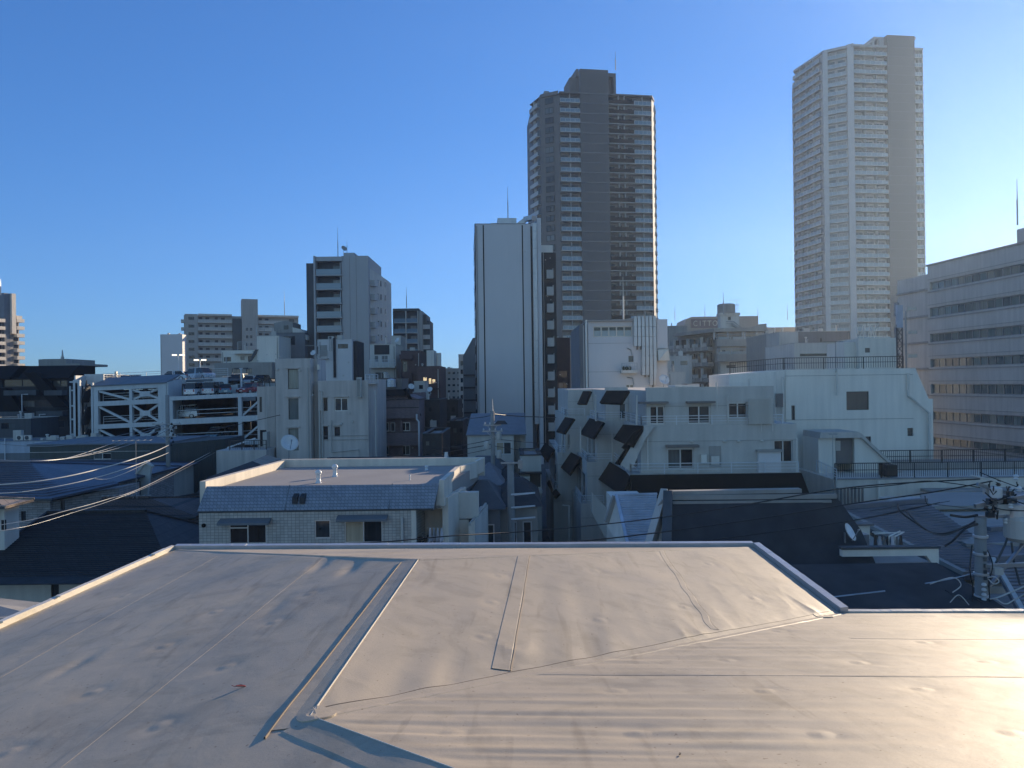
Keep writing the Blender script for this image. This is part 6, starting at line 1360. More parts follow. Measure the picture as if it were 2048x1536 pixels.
m = MB(); m.box(17.5, 26, 29, 36, 0, 7.6); m.build('wall', 'grey', f.root)
f, q, nn = tiled('shed_roof_house', 'grey flat house roof half hidden below the white terrace wall', [at(1840, 985, 40), at(2060, 983, 42), at(2060, 1010, 36), at(1850, 1012, 36)], 'roofgrey', 0, ridge=False)
m = MB(); m.box(20, 27, 36.5, 41, 0, q[2][2]-.3); m.build('wall', 'palegrey', f.root)
f, q, nn = tiled('lower_tiled_house', 'lower grey tiled roof with a pale edge in the bottom right corner behind the pole', [at(1985, 1120, 24), at(2130, 1110, 26), at(2180, 1235, 20), at(2050, 1235, 19)], 'tilegrey', 16)
m = MB(); m.bar(q[0]+nn*.05, q[3]+nn*.05, .12, .1); m.build('verge', 'palegrey', f.root); m = MB(); m.box(13.6, 17, 22, 25, 0, 6.8); m.build('wall', 'grey', f.root)
# ================================================================ flat roofed tiled building
F0 = Fac('tiled_flat_building', 'flat roofed grey tiled building with a blue tiled mansard front, just beyond the foreground roof', 'building', 398, 1060, 33, 0); f = F0
e = lambda x, y=1060, v=0: f.uz(x, y, v)[0]; Z = lambda y, x=620, v=0: f.uz(x, y, v)[1]
zR = 14-4.62; zP = 14-4.38; zM = Z(1018)
HX = lambda px, py, z: f.uv(px, py, z)
fl_, fr_ = HX(413, 971, zP), HX(878, 966, zP); bl, br = HX(573, 926, zP), HX(957, 922, zP)
hs = [f.rect(458, 1044, 533, 1088), f.rect(629, 1040, 661, 1077), f.rect(689, 1040, 765, 1086)]
uW = e(822)
m = MB(); m.facade(0, uW, 0, zM, hs, .12); m.hexa([(0, .12, 0), (uW, .12, 0), (uW+1.6, 9, 0), (1.0, 9, 0)], [(0, .12, zM), (uW, .12, zM), (uW+1.6, 9, zM), (1.0, 9, zM)]); m.build('wall', 'walltile', f.root)
window(f.root, hs[0], 0, .12, 's', .05); window(f.root, hs[1], 0, .12, 's', .05); window(f.root, hs[2], 0, .12, 'k', .05)
MB().box(hs[0][0]+.05, (hs[0][0]+hs[0][1])/2, .0, .05, hs[0][3]-.28, hs[0][3]-.23).build('transom', 'alu', f.root)
for x0, x1, y in ((441, 543, 1040), (676, 776, 1036)):
    a_, b_ = e(x0), e(x1); z = Z(y); MB().exx([(0, z), (0, z+.12), (-.42, z-.02), (-.42, z-.12)], a_, b_).build('window_hood', 'roofblue', f.root)
yf = fl_[1]; uR0 = e(868)
m = MB()
m.slab([(e(398)-.02, -.12, zM-.02), (uR0, -.12, zM-.02), (fr_[0], fr_[1]-.0, zP-.04), (fl_[0], fl_[1], zP-.04)], .15, n=(0, -.8, .6)); m.build('mansard', 'bluetile', f.root)
MB().hexa([(e(398), -.02, zM-.12), (uR0, -.02, zM-.12), (uR0, .4, zM-.12), (e(398), .4, zM-.12)], [(e(398), -.13, zM-.03), (uR0, -.13, zM-.03), (uR0, .4, zM-.03), (e(398), .4, zM-.03)]).build('mansard_soffit', 'roofblue', f.root)
for x0, x1 in ((572, 582), (779, 783)):
    a_ = (e(x0), -.15, zM-.02); b_ = (f.uv(x1, 968, zP)[0], fl_[1]-.03, zP-.03); MB().bar(a_, b_, .05, .05).build('mansard_joint', 'roofblue', f.root)
m = MB(); v0 = fl_[1]*.45; zz = zM+(zP-zM)*.45
for k in (0, 1): x = e(585+k*15); m.hexa([(x, v0-.35, zz-.2), (x+.22, v0-.35, zz-.2), (x+.22, v0+.3, zz-.2), (x, v0+.3, zz-.2)], [(x, v0-.3, zz+.08), (x+.22, v0-.3, zz+.08), (x+.22, v0+.3, zz+.28), (x, v0+.3, zz+.28)])
m.build('vent_hood', 'slate', f.root)
# roof plate and parapets
P4 = [fl_, fr_, br, bl]
m = MB(); m.hexa([(p[0], p[1], zM-.1) for p in ((fl_[0], fl_[1]+.05), (fr_[0], fr_[1]+.05), br, bl)], [(p[0], p[1], zR) for p in ((fl_[0], fl_[1]+.05), (fr_[0], fr_[1]+.05), br, bl)]); m.build('flat_roof', 'roofgrey', f.root)
def par(a, b, w, z0, z1, side=1, nm='parapet', mt='cream'):
    a = np.array(a, float); b = np.array(b, float); d = (b-a)/np.linalg.norm(b-a); n_ = np.array((-d[1], d[0]))*side*w
    return MB().prism([tuple(a), tuple(b), tuple(b+n_), tuple(a+n_)], z0, z1).build(nm, mt, f.root)
par((fl_[0]-.05, fl_[1]), (fr_[0]+.02, fr_[1]), .16, zR-.1, zR+.07, 1, 'front_kerb')
par((fl_[0]-.12, fl_[1]+.2), (bl[0]-.05, bl[1]-.2), .28, zR-.6, zP+.16, 1)
par((bl[0]-.3, bl[1]), (br[0]+.35, br[1]), .26, zR-.6, zP+.20, 1)
rr = f.uv(911, 934, zP+.1); ff = f.uv(876, 966, zP+.1)
par((fr_[0], fr_[1]+.02), (rr[0], rr[1]), .22, zR-.8, zP+.12, -1)
par((br[0]+.3, br[1]-.02), (br[0]+.02, br[1]-1.5), .2, zR-.35, zP+.16, -1); par((rr[0]+.25, rr[1]+.2), (br[0], br[1]-1.5), .16, zR-.5, zP+.10, 1)
MB().prism([(fr_[0]-.05, fr_[1]+.3), (rr[0]+.2, rr[1]+.2), (br[0], br[1]-1.4), (br[0]-.2, br[1]-.1), (fr_[0]-1, fr_[1]+2)], zR-.35, zR-.02).build('eave_slab', 'cream', f.root)
# right hand porch: side wall, column, tank
m = MB(); cu = e(862); m.hexa([(uR0, .0, zM-.1), (uR0+.05, .6, zM-.1), (uR0+.05, .6, zM-.1), (uR0, .1, zM-.1)], [(uR0, -.1, zM), (fr_[0]+.2, .8, zP), (fr_[0]+.2, .9, zP), (uR0, .1, zM)]); 
m = MB(); m.prism([(e(885, 1050, 1.0), 1.0), (e(897, 1050, 1.0), 1.0), (e(897, 1050, 1)+.6, 4.5), (e(885, 1050, 1)+.6, 4.5)], 0, zR-.5); m.build('side_wall', 'cream', f.root)
MB().box(uW+.01, uW+.22, .0, .3, 0, zM-.12).build('column', 'cream', f.root)
MB().box(uW+.24, e(884, 1050, 2.2), 2.2, 2.4, 0, zM-.12).build('rear_porch_wall', 'cream', f.root)
MB().hexa([(fr_[0]-.15, fr_[1], zM), (fr_[0]+.05, fr_[1], zM), (fr_[0]+.1, fr_[1]+.3, zM-.2), (fr_[0]-.15, fr_[1]+.3, zM-.2)], [(fr_[0]-.02, fr_[1], zP), (fr_[0]+.06, fr_[1], zP), (fr_[0]+.15, fr_[1]+.5, zP), (fr_[0], fr_[1]+.5, zP)]).build('mansard_end', 'cream', f.root)
v = 3.0; m = MB(); a_, b_ = e(907, 1000, v), e(957, 1000, v); m.box(a_, b_, v, v+.5, Z(1037, 930, v), Z(985, 930, v)); m.build('tank_cabinet', 'white2', f.root); m = MB()
for x in (910, 914): m.tube([(e(x, 1000, v-.15), v-.15, Z(1037, 910, v)), (e(x, 1000, v-.15), v-.15, Z(982, 910, v))], .02, 5)
for i in range(5): y = 990+i*10; m.bar((e(910, 1000, v-.15), v-.15, Z(y, 910, v)), (e(914, 1000, v-.15), v-.15, Z(y, 910, v)), .02)
m.build('ladder', 'steel', f.root)
m = MB(); m.box(e(896, 1060, 3), e(938, 1060, 3), 3.0, 3.2, 0, Z(1040, 915, 3)); m.build('terrace_wall', 'cream', f.root)
m = MB(); m.hexa([(e(937, 1060, 2), 2.0, 0), (e(950, 1060, 2), 2.0, 0), (e(976, 1060, 5), 5.5, 0), (e(960, 1060, 5), 5.5, 0)], [(e(937, 1060, 2), 2.0, Z(1050, 945, 2)), (e(950, 1060, 2), 2.0, Z(1040, 945, 2)), (e(976, 1060, 5), 5.5, Z(1012, 976, 5)), (e(960, 1060, 5), 5.5, Z(1016, 960, 5))]); m.build('stair_wall', 'white2', f.root)
m = MB(); m.bar((e(940, 1060, 2), 1.95, Z(1048, 940, 2)), (e(972, 1060, 5), 5.4, Z(1010, 972, 5)), .08, .12); m.build('stair_rail', 'palegrey', f.root)
m = MB(); m.hexa([(e(905, 960, 4), 4.2, Z(1000, 920, 4)), (e(908, 960, 4), 4.2, Z(1000, 920, 4)), (e(925, 960, 6), 6.4, Z(1000, 920, 5)), (e(922, 960, 6), 6.4, Z(1000, 920, 5))], [(e(905, 960, 4), 4.2, Z(972, 905, 4)), (e(908, 960, 4), 4.2, Z(970, 905, 4)), (e(925, 960, 6), 6.4, Z(951, 925, 6)), (e(922, 960, 6), 6.4, Z(951, 925, 6))]); m.build('wing_wall', 'cream', f.root)
MB().tube([(e(805), -.08, 0), (e(805), -.08, Z(1036))], .06, 8).build('downpipe', 'palegrey', f.root)
m = MB(); m.lathe((e(408), -.01, Z(1048)), [(.09, 0), (.09, .05), (.02, .06)], 10, 'y'); m.lathe((e(640), -.01, Z(1058)), [(.05, 0), (.05, .03)], 8, 'y'); m.build('wall_vent', 'black', f.root)
def roofvent(px, py, h, label, r=.11):
    u, v_ = f.uv(px, py, zR); o = empty('roof_vent', label, 'vent', (f.o[0]+u, f.o[1]+v_, zR))
    MB().lathe((0, 0, 0), [(r*1.4, 0), (r*1.3, .04), (r, .06), (r, h*.62), (r*1.05, h*.64)], 14).build('pipe', 'porcelain', o, smooth=True); MB().lathe((0, 0, h*.66), [(r*1.1, 0), (r*1.5, h*.1), (r*1.45, h*.2), (r*.9, h*.34), (.01, h*.36)], 14).build('cowl', 'porcelain', o, smooth=True)
roofvent(637, 966, .62, 'nearer of the two white roof vents on the flat roof'); roofvent(670, 953, .62, 'farther of the two white roof vents on the flat roof'); roofvent(853, 940, .24, 'small low vent near the right back of the flat roof', .07); roofvent(820, 960, .26, 'thin short pipe near the front right of the flat roof', .03)
# bicycles on the porch
def bike(x, y, rz, label):
    o = empty('bicycle', label, 'bicycle', (x, y, ZB), rz)
    for xx in (-.5, .5):
        m = MB(); m.tube([(xx+.31*cos(2*pi*k/20), 0, .32+.31*sin(2*pi*k/20)) for k in range(21)], .022, 5); w_ = m.build('wheel', 'rubber', o)
        m = MB(); [m.bar((xx, 0, .32), (xx+.3*cos(k*pi/4), 0, .32+.3*sin(k*pi/4)), .006) for k in range(8)]; m.build('spokes', 'alu', w_)
    m = MB(); 
    for a_, b_ in (((-.5, 0, .32), (-.12, 0, .30)), ((-.12, 0, .3), (-.22, 0, .8)), ((-.12, 0, .3), (.38, 0, .75)), ((-.2, 0, .72), (.36, 0, .8)), ((.5, 0, .32), (.36, 0, .9)), ((-.5, 0, .32), (-.2, 0, .7))): m.tube([a_, b_], .016, 5)
    m.build('frame', 'greenshed', o); MB().box(-.34, -.08, -.07, .07, .8, .86).build('saddle', 'black', o); MB().tube([(.2, -.26, .98), (.36, -.1, .95), (.36, .1, .95), (.2, .26, .98)], .014, 5).build('handlebar', 'alu', o); MB().box(.45, .72, -.15, .15, .62, .82).build('basket', 'steel', o)
ZB = 14-7.75
a_ = at(833, 1075, 33.8); bike(a_[0], a_[1], .3, 'left bicycle parked on the tiled building porch'); a_ = at(846, 1075, 34.2); bike(a_[0], a_[1], 1.0, 'right bicycle parked beside the laundry on the porch')
m = MB(); a_ = at(845, 1085, 33.2); m.box(a_[0]-1.0, a_[0]+1.2, 33.05, 35.0, 0, ZB-.01); m.build('porch_floor', 'concrete', f.root)
o = bpy.data.objects['porch_floor']; o.location = (-F0.o[0], -F0.o[1], 0)
a_ = at(868, 1062, 33.6); m = MB(); m.bar((a_[0]-.3, 33.6, a_[2]+.15), (a_[0]+.45, 33.6, a_[2]+.12), .02); o = m.build('laundry_bar', 'alu', F0.root); o.location = (-F0.o[0], -F0.o[1], 0)
for i in range(4):
    x = a_[0]-.2+i*.17; m = MB(); m.hexa([(x-.05, 33.5, a_[2]-.5), (x+.1, 33.7, a_[2]-.45), (x+.11, 33.72, a_[2]-.45), (x-.04, 33.55, a_[2]-.5)], [(x, 33.57, a_[2]+.13), (x+.05, 33.62, a_[2]+.13), (x+.06, 33.64, a_[2]+.13), (x+.01, 33.6, a_[2]+.13)]); o = m.build('laundry', 'cloth', F0.root); o.location = (-F0.o[0], -F0.o[1], 0)
# ================================================================ houses on the left
def gabled(name, label, rl, rr_, el, er, mtl, rows=20, wallm='stonewall', back=6.0, bk=1.0, wins=(), up=.03):
    """front roof slope from ridge (rl, rr_) to eave (el, er), mirrored behind; walls below"""
    f = roofhouse(name, label); rl, rr_, el, er = [np.array(p, float) for p in (rl, rr_, el, er)]
    nn = np.cross(er-el, rl-el); nn /= np.linalg.norm(nn)
    m = MB(); m.slab([tuple(el), tuple(er), tuple(rr_), tuple(rl)], .16, n=nn); r_ = m.build('roof', mtl, f.root)
    bl_, br_ = rl.copy(), rr_.copy(); bl_[1] += (rl-el)[1]*bk; br_[1] += (rr_-er)[1]*bk; bl_[0] = el[0]; br_[0] = er[0]; bl_[2] = el[2]; br_[2] = er[2]
    m = MB(); n2 = np.cross(bl_-br_, rr_-br_); m.slab([tuple(br_), tuple(bl_), tuple(rl-np.array((0, 0, .003))), tuple(rr_-np.array((0, 0, .003)))], .16, n=n2); m.build('rear_roof', mtl, f.root)
    for a_, b_, c_, s_ in ((el, bl_, rl, -1), (br_, er, rr_, 1)):
        if abs(a_[0]-c_[0]) > .4:
            n3 = np.cross(b_-a_, c_-a_); n3 = n3 if n3[2] > 0 else -n3
            MB().slab([tuple(a_), tuple(b_), tuple(c_)], .14, n=n3).build('hip_roof', mtl, f.root); m = MB(); m.bar(a_+(0, 0, .03), c_+(0, 0, .03), .16, .1); m.build('hip_ridge', mtl, f.root)
    if rows:
        m = MB()
        for i in range(1, rows): m.bar(el+(rl-el)*i/rows+nn*.01, er+(rr_-er)*i/rows+nn*.01, .045, up)
        m.build('tile_course', mtl, r_)
    m = MB(); m.bar(rl+(0, 0, .05), rr_+(0, 0, .05), .22, .16); m.build('ridge', mtl, r_)
    m = MB(); m.bar(el-nn*.05-(0, .05, .03), er-nn*.05-(0, .05, .03), .12, .12); m.build('gutter', 'dkgrey', f.root)
    x0, x1 = el[0]+.5, er[0]-.5; y0 = min(el[1], er[1])+.6; 
    hs = []
    for w_ in wins: r0 = ray(w_[0], w_[1]); hs.append((ray(w_[0], w_[1])[0]*y0, ray(w_[2], w_[3])[0]*y0, at(w_[0], w_[3], y0)[2], at(w_[0], w_[1], y0)[2]))
    zt = min(el[2], er[2])-.02; m = MB(); m.facade(x0, x1, 0, zt, hs, .12, y0); m.box(x0, x1, y0+.12, max(bl_[1], br_[1])-.5, 0, zt); m.build('wall', wallm, f.root)
    for h in hs: window(f.root, h, y0, .12, 'b', .05)
    return f, nn
f, nn = gabled('dark_tiled_house', 'nearest left house with a broad black tiled hipped roof, behind the roof edge', at(95, 1026, 42), at(292, 1023, 42), at(-90, 1158, 36), at(345, 1150, 36), 'darktile', 34, 'palegrey', bk=.6, wins=[(102, 1166, 118, 1194)])
m = MB(); a_, b_ = at(-90, 1161, 35.6), at(250, 1157, 35.6); m.hexa([(a_[0], 35.0, a_[2]-.10), (b_[0], 35.0, b_[2]-.10), (b_[0], 36.4, b_[2]-.06), (a_[0], 36.4, a_[2]-.06)], [(a_[0], 35.0, a_[2]-.05), (b_[0], 35.0, b_[2]-.05), (b_[0], 36.4, b_[2]+.02), (a_[0], 36.4, a_[2]+.02)]); m.build('metal_eave', 'slate', f.root)
f, nn = gabled('brown_roofed_house', 'house with a dark brown tiled ridge just behind the broad black roof', at(205, 997, 49.6), at(300, 996, 49.6), at(140, 1040, 45.6), at(392, 1032, 45.6), 'browntileroof', 14, 'stonewall')
m = MB()
for i in range(9): c = np.array(at(205, 997, 49.6))+(np.array(at(300, 996, 49.6))-np.array(at(205, 997, 49.6)))*i/8; MB().box(c[0]-.05, c[0]+.05, 49.55, 49.75, c[2]+.1, c[2]+.2).build('ridge_tile', 'grey', f.root)
t = yagi(at(273, 996, 49.6), .1, 2.4, 'tall thin tv antenna on four legs on the brown tiled ridge', 3.8, 7, .5); m = MB()
for a_ in range(4): m.bar((0, 0, .45), (.22*cos(a_*pi/2+.5), .22*sin(a_*pi/2+.5), 0), .025)
m.build('leg', 'steel', t)
t2 = np.array(at(292, 1023, 28.5))
f, nn = gabled('sunlit_hip_house', 'small dark roof with one sunlit tan slope between the black roof and the tiled building', at(330, 1000, 51.9), at(420, 985, 53.2), at(240, 1050, 46.6), at(470, 1010, 47.9), 'slate', 0, 'grey')
f, nn = gabled('blue_roofed_house', 'left house with ribbed navy metal hipped roof and a rough stone wall', at(-160, 922, 61.1), at(62, 925, 61.1), at(-220, 998, 51.8), at(104, 997, 51.1), 'bluemetal', 16, 'stonewall', wins=[(42, 1022, 52, 1042), (120, 1000, 128, 1030)], up=.09)
q = [at(57, 925, 61.1), at(160, 952, 59.6), at(238, 966, 54.0), at(100, 997, 51.1)]; m = MB(); qq = [np.array(x) for x in q]; n3 = np.cross(qq[2]-qq[0], qq[3]-qq[0]); n3 = n3 if n3[2] > 0 else -n3; m.slab(q, .15, n=n3); rr2 = m.build('side_roof', 'bluemetal', f.root)
m = MB(); n3 = n3/np.linalg.norm(n3)
for i in range(1, 16): m.bar(qq[0]+(qq[3]-qq[0])*i/16+n3*.03, qq[1]+(qq[2]-qq[1])*i/16+n3*.03, .05, .09)
m.build('roof_batten', 'bluemetal', rr2)
m = MB(); a_, b_, c_ = at(104, 1000, 52.0), at(238, 972, 54.7), at(290, 975, 58.2); m.hexa([(a_[0], a_[1], 0), (b_[0], b_[1], 0), (b_[0], b_[1]+3, 0), (a_[0], a_[1]+5, 0)], [(a_[0], a_[1], a_[2]-.1), (b_[0], b_[1], b_[2]-.1), (b_[0], b_[1]+3, b_[2]-.1), (a_[0], a_[1]+5, a_[2]-.1)]); m.build('side_wall', 'stonewall', f.root)
f, nn = gabled('slate_blue_house', 'house with a plain slate blue roof and a small pale gable behind the navy roof', at(60, 921, 71.0), at(292, 923, 71.0), at(60, 962, 63.9), at(262, 960, 63.9), 'bluemetal', 0, 'palegrey')
m = MB(); a_, b_, c_, d_ = at(263, 960, 63.9), at(291, 922, 64.2), at(302, 932, 64.2), at(294, 995, 63.9); m.slab([a_, at(263, 998, 63.9), d_, c_, b_], .3, n=(0, -1, 0)); m.build('gable_wall', 'palegrey', f.root); m = MB(); m.bar(a_, b_, .3, .16); m.bar(b_, at(306, 934, 63.9), .3, .16); m.build('gable_verge', 'palegrey', f.root); MB().box(at(268, 985, 63.3)[0], at(279, 985, 63.3)[0], 63.4, 63.5, at(270, 990, 63.3)[2], at(270, 963, 63.3)[2]).build('window', 'darkglass', f.root)
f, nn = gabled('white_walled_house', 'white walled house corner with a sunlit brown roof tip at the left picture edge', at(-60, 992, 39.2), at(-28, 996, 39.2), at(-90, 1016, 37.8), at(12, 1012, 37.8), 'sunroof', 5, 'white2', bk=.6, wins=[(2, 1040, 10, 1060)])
# shed and low blocks
f = Fac('long_green_shed', 'long dark green metal shed with a flat roof in front of the car park', 'shed', 60, 920, 78, 0); e = lambda x, v=0: f.uz(x, 920, v)[0]; Z = lambda y, v=0: f.uz(250, y, v)[1]
hs = [f.rect(186, 906, 222, 919)]; h0 = Z(889); m = MB(); m.facade(0, e(333), 0, h0, hs, .2); m.box(0, e(333), .2, 11, 0, h0-.05); m.build('wall', 'greenshed', f.root); window(f.root, hs[0], 0, .2, 's')
MB().hexa([(e(333)+.01, 0, 0), (e(414), 5, 0), (e(414), 11, 0), (e(333)+.01, 11, 0)], [(e(333)+.01, 0, h0), (e(414), 5, h0+.1), (e(414), 11, h0+.1), (e(333)+.01, 11, h0)]).build('end_wall', 'greenshed', f.root)
MB().box(-.2, e(333)+.1, -.2, 11, h0+.003, h0+.15).build('roof', 'roofblue', f.root); MB().box(0, e(300), -.06, -.003, Z(903), Z(902)).build('gutter', 'palegrey', f.root); MB().tube([(e(330), -.1, 0), (e(330), -.1, Z(892))], .08, 6).build('downpipe', 'dkgrey', f.root)
f = bldg('low_blue_building', 'low pale blue building with two air conditioners on its flat roof at the left edge', -80, 216, 882, 89, 6, 'paleblue', cope='roofblue', par=.1, roof='roofblue', cat='building')
u = f.uz(21, 870)[0]; acunit(f, u, 1, f.H, ''); acunit(f, u+.95, 1, f.H, '')
m = MB()
for i in range(12): x = f.uz(70+i*10, 880)[0]; m.box(x, x+.3+.2*(i % 3), 1+.2*(i % 2), 1.6, f.H, f.H+.25+.15*(i % 3))
m.build('roof_clutter', 'palegrey', f.root); MB().box(.3, f.Uw*.55, -.03, -.003, f.H-3.5, f.H-1.4).build('wall_panel', 'roofblue', f.root); MB().tube([(f.uz(12, 900)[0], -.2, 0), (f.uz(12, 900)[0], -.2, f.H+.4)], .05, 6).build('downpipe', 'rail', f.root)
f = bldg('dark_gable_house', 'dark grey house with a stepped pale edged parapet in front of the stepped office', -60, 62, 838, 97, 6, 'dkgrey', wins=[(2, 846, 30, 858, 'b')], cope='palegrey', par=.2)
q = [(-60, 12), (0, 12)]
f = roofhouse('tan_roofed_house', 'dark roofed house with one tan sunlit tile slope left of the big dish'); P = [np.array(at(*x)) for x in ((505, 922, 56), (532, 910, 60), (592, 926, 57), (548, 940, 52))]
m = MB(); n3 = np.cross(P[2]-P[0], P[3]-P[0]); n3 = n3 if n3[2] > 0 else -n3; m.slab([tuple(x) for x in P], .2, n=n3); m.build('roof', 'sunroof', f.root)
Q_ = [np.array(at(*x)) for x in ((505, 922, 56), (548, 940, 52), (548, 985, 47), (395, 985, 47), (415, 955, 52))]; m = MB(); m.slab([tuple(x) for x in Q_], .2, n=(0, -.4, 1)); m.build('front_roof', 'slate', f.root)
m = MB(); m.box(Q_[3][0]+1, P[2][0]-1, 53, 58, 0, P[3][2]-.8); m.box(Q_[3][0]+.5, Q_[1][0]-.5, 47.6, 53, 0, Q_[2][2]-.4); m.build('wall', 'grey', f.root)
f = Fac('ridge_roof_house', 'long dark roof ridge with one sunlit gable tip behind the tiled flat building', 'house', 655, 915, 50, 0); e = lambda x: f.uz(x, 915)[0]; Z = lambda y: f.uz(770, y)[1]
m = MB(); m.exx([(-2, Z(922)), (0, Z(913)), (2, Z(922))], e(655), e(889)); m.build('roof', 'slate', f.root); MB().exx([(-.9, Z(922)), (0, Z(913)+.25), (.9, Z(922))], e(889)+.02, e(889)+.22).build('gable_verge', 'cream', f.root); MB().box(e(660), e(888), -1.8, 1.8, 0, Z(922)-.01).build('wall', 'grey', f.root)
# shadowed tin roof bottom left
f = roofhouse('lean_to', 'low grey lean-to roof at the lower left beside the foreground roof edge', 'shed'); m = MB(); m.slab([at(-60, 1245, 17), at(90, 1225, 17), at(110, 1208, 19), at(-60, 1190, 19)], .1, n=(0, 0, 1)); m.build('roof', 'grey', f.root); m = MB(); m.box(at(-60, 1245, 17)[0], at(80, 1230, 17)[0], 17.4, 18.6, 0, at(0, 1240, 17)[2]-.2); m.build('wall', 'palegrey', f.root)
# ================================================================ poles and wires
def upole(px, py, ytop, d, r, label, arms=(), rz=0, name='utility_pole'):
    b = at(px, py, d); top = at(px, ytop, d)[2]; o = empty(name, label, 'utility pole', (b[0], d, 0), rz)
    MB().tube([(0, 0, 0), (0, 0, top)], r*1.15, 16, r*.85).build('pole', 'poleconc', o, smooth=True)
    for y, L in arms:
        z = at(px, y, d)[2]; m = MB(); m.bar((-L/2, -r-.05, z), (L/2, -r-.05, z), .09, .09); m.bar((-L*.3, -r-.05, z), (0, -r, z-.5), .04); m.bar((L*.3, -r-.05, z), (0, -r, z-.5), .04); a_ = m.build('crossarm', 'steel', o)
        for k in range(4): x = -L/2+.1+(L-.2)*k/3; MB().lathe((x, -r-.05, z+.05), [(.02, 0), (.05, .03), (.07, .05), (.03, .08), (.06, .10), (.02, .16)], 10).build('insulator', 'porcelain', a_)
    return o, top
o, top = upole(987, 1000, 822, 55, .17, 'slim concrete utility pole with a pointed top in front of the slender tower', [(850, 1.3), (862, 1.5)])
MB().tube([(0, 0, top), (0, 0, top+.9)], .08, 6, .02).build('pole_tip', 'steel', o)
z = at(1000, 848, 55)[2]; m = MB(); m.hexa([(.1, -.5, z), (1.1, -.5, z), (1.1, .3, z), (.1, .3, z)], [(.4, -.2, z+.25), (.9, -.2, z+.25), (.9, 0, z+.25), (.4, 0, z+.25)]); m.build('pole_canopy', 'slate', o)
for k in range(3): z = at(987, 880+k*18, 55)[2]; MB().lathe((.45*(-1)**k, -.2, z), [(.16, 0), (.2, .1), (.2, .5), (.1, .6)], 12).build('transformer', 'palegrey', o)
o, top = upole(1022, 1000, 922, 39, .20, 'thick concrete pole with paired side arms behind the foreground roof')
m = MB()
for y in (988, 1014, 1037): z = at(1022, y, 39)[2]; m.bar((0, -.2, z), (1.25, -.2, z+.08), .07); m.bar((0, .2, z-.1), (1.25, .15, z+.02), .06)
m.build('side_arm', 'rail', o)
z = at(1022, 925, 39)[2]; m = MB(); m.bar((-.5, -.25, z), (.6, -.25, z), .08); m.box(.4, .62, -.3, -.1, z-.3, z+.15); m.build('crossarm', 'steel', o)
# far left pole before the car park
o, top = upole(336, 900, 790, 70, .2, 'pole crowded with crossarms and insulators in front of the car park', [(848, 2.6), (856, 2.0), (872, 1.8)])
for k in range(7): z = at(336, 850+k*7, 70)[2]; MB().lathe((.5+.12*(k % 2), -.3, z), [(.08, 0), (.13, .06), (.05, .16), (.12, .2)], 8).build('insulator', 'rubber', o)
MB().lathe((-.8, -.3, at(336, 862, 70)[2]), [(.22, 0), (.26, .1), (.26, .5), (.12, .6)], 12).build('transformer', 'greenshed', o)
# near right pole
DN = 17.0
o, top = upole(1962, 1150, 1035, DN, .145, 'big concrete pole with a hanging transformer and tangled cables at the right')
b = at(1962, 1150, DN); loc = lambda x, y, dd=DN: (at(x, y, dd)[0]-b[0], dd-DN, at(x, y, dd)[2])
POLE = o
m = MB(); p_ = loc(2035, 1060); m.lathe((p_[0]+.1, 0, loc(2035, 1083)[2]), [(.25, 0), (.36, .10), (.36, .5), (.30, .58), (.1, .60)], 20); m.build('transformer', 'palegrey', o, smooth=False)
for k in range(3): p_ = loc(2012+k*14, 1048); MB().lathe(p_, [(.03, 0), (.05, .03), (.03, .06), (.05, .09), (.02, .14)], 10).build('bushing', 'porcelain', o)
for y in (1075, 1110, 1150, 1195): z = loc(1962, y)[2]; MB().lathe((0, 0, z), [(.152, 0), (.158, .01), (.158, .05), (.152, .06)], 16).build('band', 'alu', o)
m = MB(); z = loc(1990, 1128)[2]; m.bar((0, -.16, z), (1.3, -.16, z+.03), .08, .08); m.bar((.1, -.1, z-.5), (1.0, -.1, z+.6), .09, .04); m.bar((0, .15, loc(0, 1062)[2]), (.6, .1, loc(0, 1060)[2]), .07); m.build('bracket', 'steel', o)
for pts in ([(1990, 1130), (2010, 1090), (2020, 1060)], [(2023, 1085), (2028, 1125), (2040, 1170)]): MB().tube([loc(*p) for p in pts], .025, 6).build('conduit', 'dkgrey', o)
for k in range(6): p_ = loc(1968, 1172+k*10, DN-.2); MB().lathe(p_, [(.03, 0), (.055, .015), (.05, .05), (.025, .07)], 12).build('insulator', 'porcelain', o)
MB().box(loc(1958, 0)[0]-.03, loc(1972, 0)[0], -.35, -.18, loc(0, 1168)[2], loc(0, 1155)[2]).build('cable_box', 'palegrey', o)
m = MB(); z = loc(1955, 1130)[2]
for k in range(5): m.box(-.03+.0, .03, -.17, -.14, z-.3+k*.14, z-.22+k*.14)
m.build('number_tag', 'dkgrey', o)
